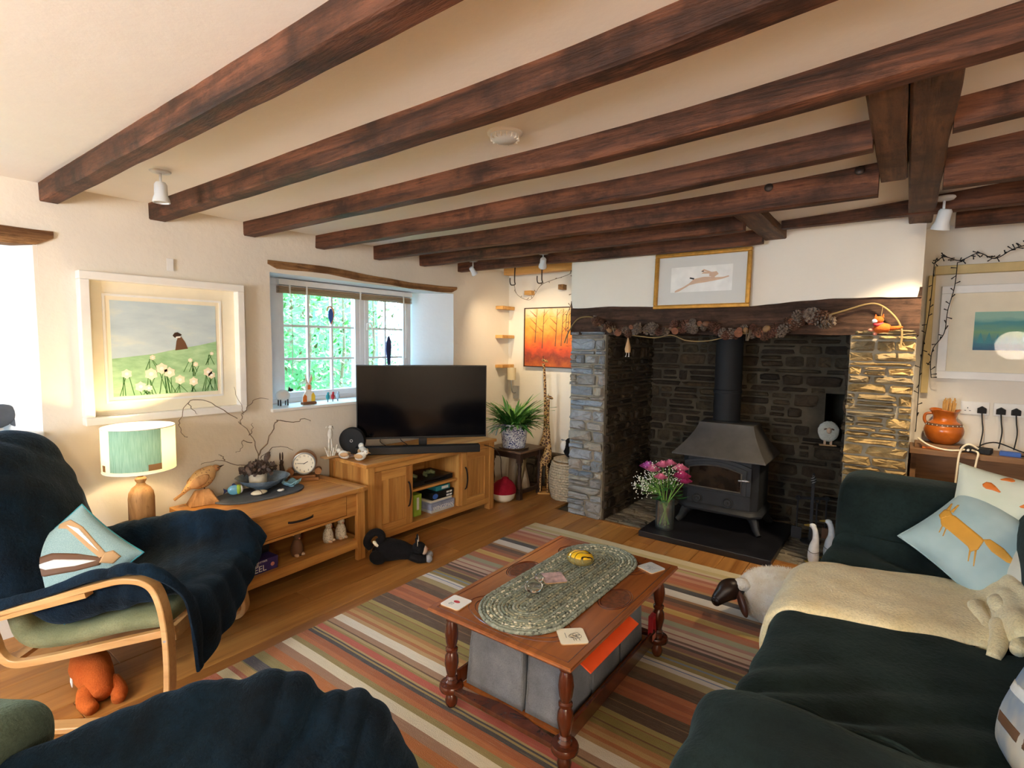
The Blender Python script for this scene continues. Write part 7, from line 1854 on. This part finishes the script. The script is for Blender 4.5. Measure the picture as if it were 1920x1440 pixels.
def goose(loc, h, rz, label):
    t = thing('wooden_goose', label, 'ornament', loc, rz, 'white wooden geese'); k = h/.28
    q = catmull([(0, 0, .008), (.004, 0, .05*k), (.002, 0, .12*k), (-.006, 0, .18*k), (.0, 0, .235*k), (.016*k, 0, .265*k)], 5); rr = [v.x*k for v in catmull([(.030, 0, 0), (.036, 0, 0), (.031, 0, 0), (.021, 0, 0), (.018, 0, 0), (.017, 0, 0)], 5)]
    MB().tube(q, rr, 16).ell((.018*k, 0, .266*k), (.024*k, .018*k, .018*k), 12, 8).build('body', M['goosewhite'], t, smooth=180)
    MB().tube([(.034*k, 0, .266*k), (.078*k, 0, .256*k)], [.011*k, .005*k], 10, sx=1.2).build('bill', M['brass'], t, smooth=60)
    for s in (-1, 1): MB().ell((.03*k, s*.018*k, .008), (.03*k, .012*k, .008), 10, 6).build('foot', M['brass'], t, smooth=180)
    MB().tube([(.037*k*math.cos(a*PI/8), .037*k*math.sin(a*PI/8), .09*k+.004*math.sin(a)) for a in range(17)], .0018, 5).build('cord', M['c_dbrown'], t)
M['goosewhite'] = plain('white_washed_goose', 'd9dbdc', .55, var=.1, scale=30)
goose((-.425, 4.085, .008), .275, 2.75, 'white wooden goose with gold bill, front one by the sofa'); goose((-.345, 4.22, .008), .285, 2.75, 'white wooden goose with gold bill, rear one half behind the sofa'); goose((-.275, 4.15, .008), .20, .3, 'smallest wooden goose, only its gold bill showing above the sofa')
# ------------------------------------------------------------------ gold framed hare
def hare_pic():
    t = thing('hare_picture', 'gold framed print of a leaping hare on the chimney breast', 'painting', (-1.225, YF-.028, 1.972), rot=(PI/2-.05, 0, 0))
    w, h, fw = .345, .207, .026
    def fr(w, h, fw, z0, z1):
        return MB().box(-w, w, h-fw, h, z0, z1).box(-w, w, -h, -h+fw, z0, z1).box(-w, -w+fw, -h+fw, h-fw, z0, z1).box(w-fw, w, -h+fw, h-fw, z0, z1)
    fr(w, h, fw, -.008, .022).build('frame', M['gold'], t, bevel=.006, seg=3); fr(w-.022, h-.022, .008, 0, .016).build('frame_slip', M['gold'], t)
    MB().box(-w+fw, w-fw, -h+fw, h-fw, -.004, .002).build('mount', M['mountgrey'], t)
    MB().box(-.22, .22, -.085, .10, .002, .003).build('print_paper', M['c_white'], t)
    body = [(-.17, -.065), (-.12, -.045), (-.08, -.02), (-.05, .008), (.02, .02), (.07, .018), (.095, .03), (.10, .012), (.16, .012), (.195, .02), (.197, .012), (.15, -.002), (.09, -.012), (.03, -.02), (-.03, -.025), (-.08, -.035), (-.12, -.058), (-.155, -.078), (-.185, -.085), (-.187, -.075)]
    MB().prism(body, .003, .004).build('printed_hare', M['c_fawn'], t); MB().prism([(.06, .022), (.10, .018), (.125, .035), (.11, .055), (.08, .052), (.06, .04)], .0035, .0044).build('printed_head', M['c_fawn'], t)
    for a, b in ((.0, .062), (.005, .044)): MB().prism([(.085, .04), (.085, .048), (.02, b+.014), (a, b), (.03, b-.002)], .004, .0048).build('printed_ear', M['c_fawn'], t)
    MB().prism([(.0, .058), (.02, .066), (.018, .056)], .0048, .0053).build('ear_tip', M['c_black'], t); MB().prism([(-.05, .004), (-.08, .012), (-.078, .022), (-.045, .014)], .004, .0048).build('printed_tail', M['c_black'], t)
    MB().box(-w+fw, w-fw, -h+fw, h-fw, .008, .0095).build('picture_glass', M['picglass2'], t)
M['mountgrey'] = plain('mount_board', 'dcdad2', .8, var=.02); M['picglass2'] = glassy('hare_glass', refl=.004, fr=.04)
hare_pic()
# ------------------------------------------------------------------ pine cone garland
def garland():
    t = thing('pine_cone_garland', 'garland of pine cones, nuts and bark strung along the mantel beam', 'garland', (0, 0, 0)); r = random.Random(17)
    P = [(-2.34, 3.90, 1.50), (-2.31, 3.92, 1.60), (-2.24, 3.945, 1.705), (-2.12, 3.95, 1.72), (-2.02, 3.94, 1.675)]
    MB().tube(catmull(P, 6), .0055, 7).build('vine_end', M['string'], t, smooth=60)
    P = [(-.44, 3.945, 1.69), (-.33, 3.945, 1.725), (-.20, 3.945, 1.765), (-.13, 3.94, 1.75), (-.06, 3.94, 1.68), (-.025, 3.94, 1.60), (-.025, 3.935, 1.50)]
    MB().tube(catmull(P, 6), .006, 7).build('vine_end', M['string'], t, smooth=60)
    P = [(-1.75, 3.93, 1.57), (-1.55, 3.92, 1.55), (-1.42, 3.92, 1.57), (-1.30, 3.92, 1.53), (-1.15, 3.92, 1.53), (-1.0, 3.92, 1.565), (-.85, 3.93, 1.60)]
    MB().tube(catmull(P, 6), .0042, 7).build('vine_loop', M['string'], t, smooth=60)
    # sites of the cones along the beam
    n = 84
    line = catmull([(-2.07, 3.935, 1.655), (-1.9, 3.93, 1.62), (-1.65, 3.925, 1.60), (-1.4, 3.925, 1.62), (-1.2, 3.925, 1.635), (-1.0, 3.925, 1.59), (-.85, 3.925, 1.585), (-.70, 3.925, 1.60), (-.55, 3.93, 1.675), (-.42, 3.93, 1.675)], 12)
    MB().tube(line, .005, 6).build('garland_cord', M['string'], t)
    for k in range(n):
        p = line[int(k/(n-1)*(len(line)-1))]+V((r.uniform(-.01, .01), r.uniform(-.03, .0), r.uniform(-.03, .035)))
        kind = r.random(); R = r.uniform(.022, .036); q = Quaternion((r.uniform(-1, 1), r.uniform(-1, 1), r.uniform(-1, 1)), r.uniform(0, 3)).to_matrix()
        if kind < .72 or k > n-8:
            c = MB(); rings = 6; sz = R*(1.45 if k > n-8 else 1)
            for a in range(rings):
                z = (a/(rings-1)-.5)*2.1*sz; rad = sz*math.sin(PI*(a+.9)/(rings+.9))**.8; m = 8
                for j in range(m):
                    b = 2*PI*(j+.5*(a % 2))/m; d = V((math.cos(b), math.sin(b), 0)); s = V((-math.sin(b), math.cos(b), 0))
                    c.add([p+q@v for v in (d*rad*.25+V((0, 0, z)), d*rad-s*sz*.26+V((0, 0, z+sz*.12)), d*rad*1.12+V((0, 0, z+sz*.3)), d*rad+s*sz*.26+V((0, 0, z+sz*.12)), d*rad*.8+V((0, 0, z-sz*.08)))], [(0, 1, 2, 3), (0, 3, 4, 1), (1, 4, 3, 2)])
            c.ell(p, sz*.5, 7, 5)
            o = c.build('pine_cone', M[('cone1', 'cone2', 'cone3')[r.randrange(3)]], t, fix=False); o['kind'] = 'stuff'
        elif kind < .82: MB().ell(p, (R*.8, R*.8, R), 10, 8, rot=q).build('nut', M['nutbrown' if r.random() < .5 else 'c_brown'], t, smooth=180)
        elif kind < .89: MB().lathe([(0, 0), (R*.8, 0), (R*.8, .006), (0, .006)], 12).build('dried_slice', M['drysl'], t, loc=p+V((0, -.02, 0)), rot=(PI/2+r.uniform(-.4, .4), r.uniform(-.5, .5), 0))
        else:
            for j in range(4): MB().tube([p+V((r.uniform(-.01, .01), -.01, -.035)), p+V((r.uniform(-.03, .03), -.015, .04))], .003, 5).build('twig_bundle', M['twig'], t)
M['nutbrown'] = plain('nut_shell', '8d6a45', .6)
M['drysl'] = plain('dried_orange', '75482f', .8, var=.3, scale=40)
M['cone1'] = plain('pine_cone_brown', '523626', .8, var=.4, scale=60); M['cone2'] = plain('pine_cone_grey', '6d5f54', .8, var=.4, scale=60); M['cone3'] = plain('pine_cone_red', '5d3a2c', .8, var=.4, scale=60)
garland()
t = thing('hanging_felt_figure', 'tiny tan felt figure hanging under the left of the garland', 'ornament', (-1.765, 3.915, 1.43))
MB().lathe([(0, 0), (.02, .002), (.024, .03), (.018, .06), (.010, .09), (.003, .13), (0, .135)], 14).build('felt_body', M['c_tan'], t, smooth=60); MB().tube([(0, 0, .13), (0, .0, .19)], .0015, 4).build('cord', M['string'], t)
for s in (-.01, .01): MB().tube([(s, 0, .004), (s*1.2, -.004, -.025)], .002, 4).ell((s*1.3, -.008, -.028), (.005, .007, .004), 8, 5).build('dangling_leg', M['c_white'], t)
t = thing('fox_soft_toy', 'small orange toy fox with a red scarf hanging at the right of the mantel', 'soft toy', (-.125, 3.92, 1.60))
MB().tube(catmull([(-.03, 0, .0), (.0, -.01, .018), (.04, -.005, .012)], 4), [.02, .024, .028, .03, .031, .03, .028, .026, .022], 12).build('body', M['orangefur'], t, smooth=180); MB().ell((-.015, -.015, .065), (.026, .022, .022), 12, 9).build('head', M['orangefur'], t, smooth=180)
MB().ell((-.034, -.028, .058), (.016, .012, .012), 10, 7).build('white_muzzle', M['c_white'], t, smooth=180); MB().tube([(.04, -.005, .012), (.085, -.004, .018), (.105, -.003, .022)], [.014, .012, .004], 9).build('tail', M['orangefur'], t, smooth=180)
for s in (-1, 1): MB().prism([(-.012+s*.016-.008, .08), (-.012+s*.016+.008, .08), (-.012+s*.02, .102)], -.02, -.012, 'xzy').build('ear', M['orangefur'], t)
MB().tube(catmull([(-.035, -.02, .04), (-.02, -.03, .034), (.008, -.015, .042)], 4), .010, 8).build('scarf', M['c_red'], t, smooth=60); MB().ell((-.05, -.01, .005), (.018, .012, .010), 8, 6).ell((-.03, -.01, -.018), (.012, .012, .012), 8, 6).build('paw', M['c_coral'], t, smooth=180)
MB().tube([(-.005, -.0, .085), (.0, .012, .15)], .0015, 4).build('cord', M['string'], t)
# ------------------------------------------------------------------ lanterns added as room fill behind the viewer; right one stands for a reflected lamp
LG = emit('lantern_glow', (1.0, .84, .66, 1), LANTERN)
for loc, lab in (((1.25, -1.1, 1.55), 'round white fill lantern hanging behind the viewer, right one'), ((-1.7, -1.5, 1.55), 'added round white fill lantern hanging behind the viewer, left one')):
    t = thing('fill_lantern', lab, 'lamp', loc, group='fill lanterns')
    MB().ell((0, 0, 0), (.22, .22, .2), 24, 14).build('lantern_shade', LG, t, smooth=180)
    MB().cyl((0, 0, .2), (0, 0, .70), .004, n=6).build('flex', M['white'], t)
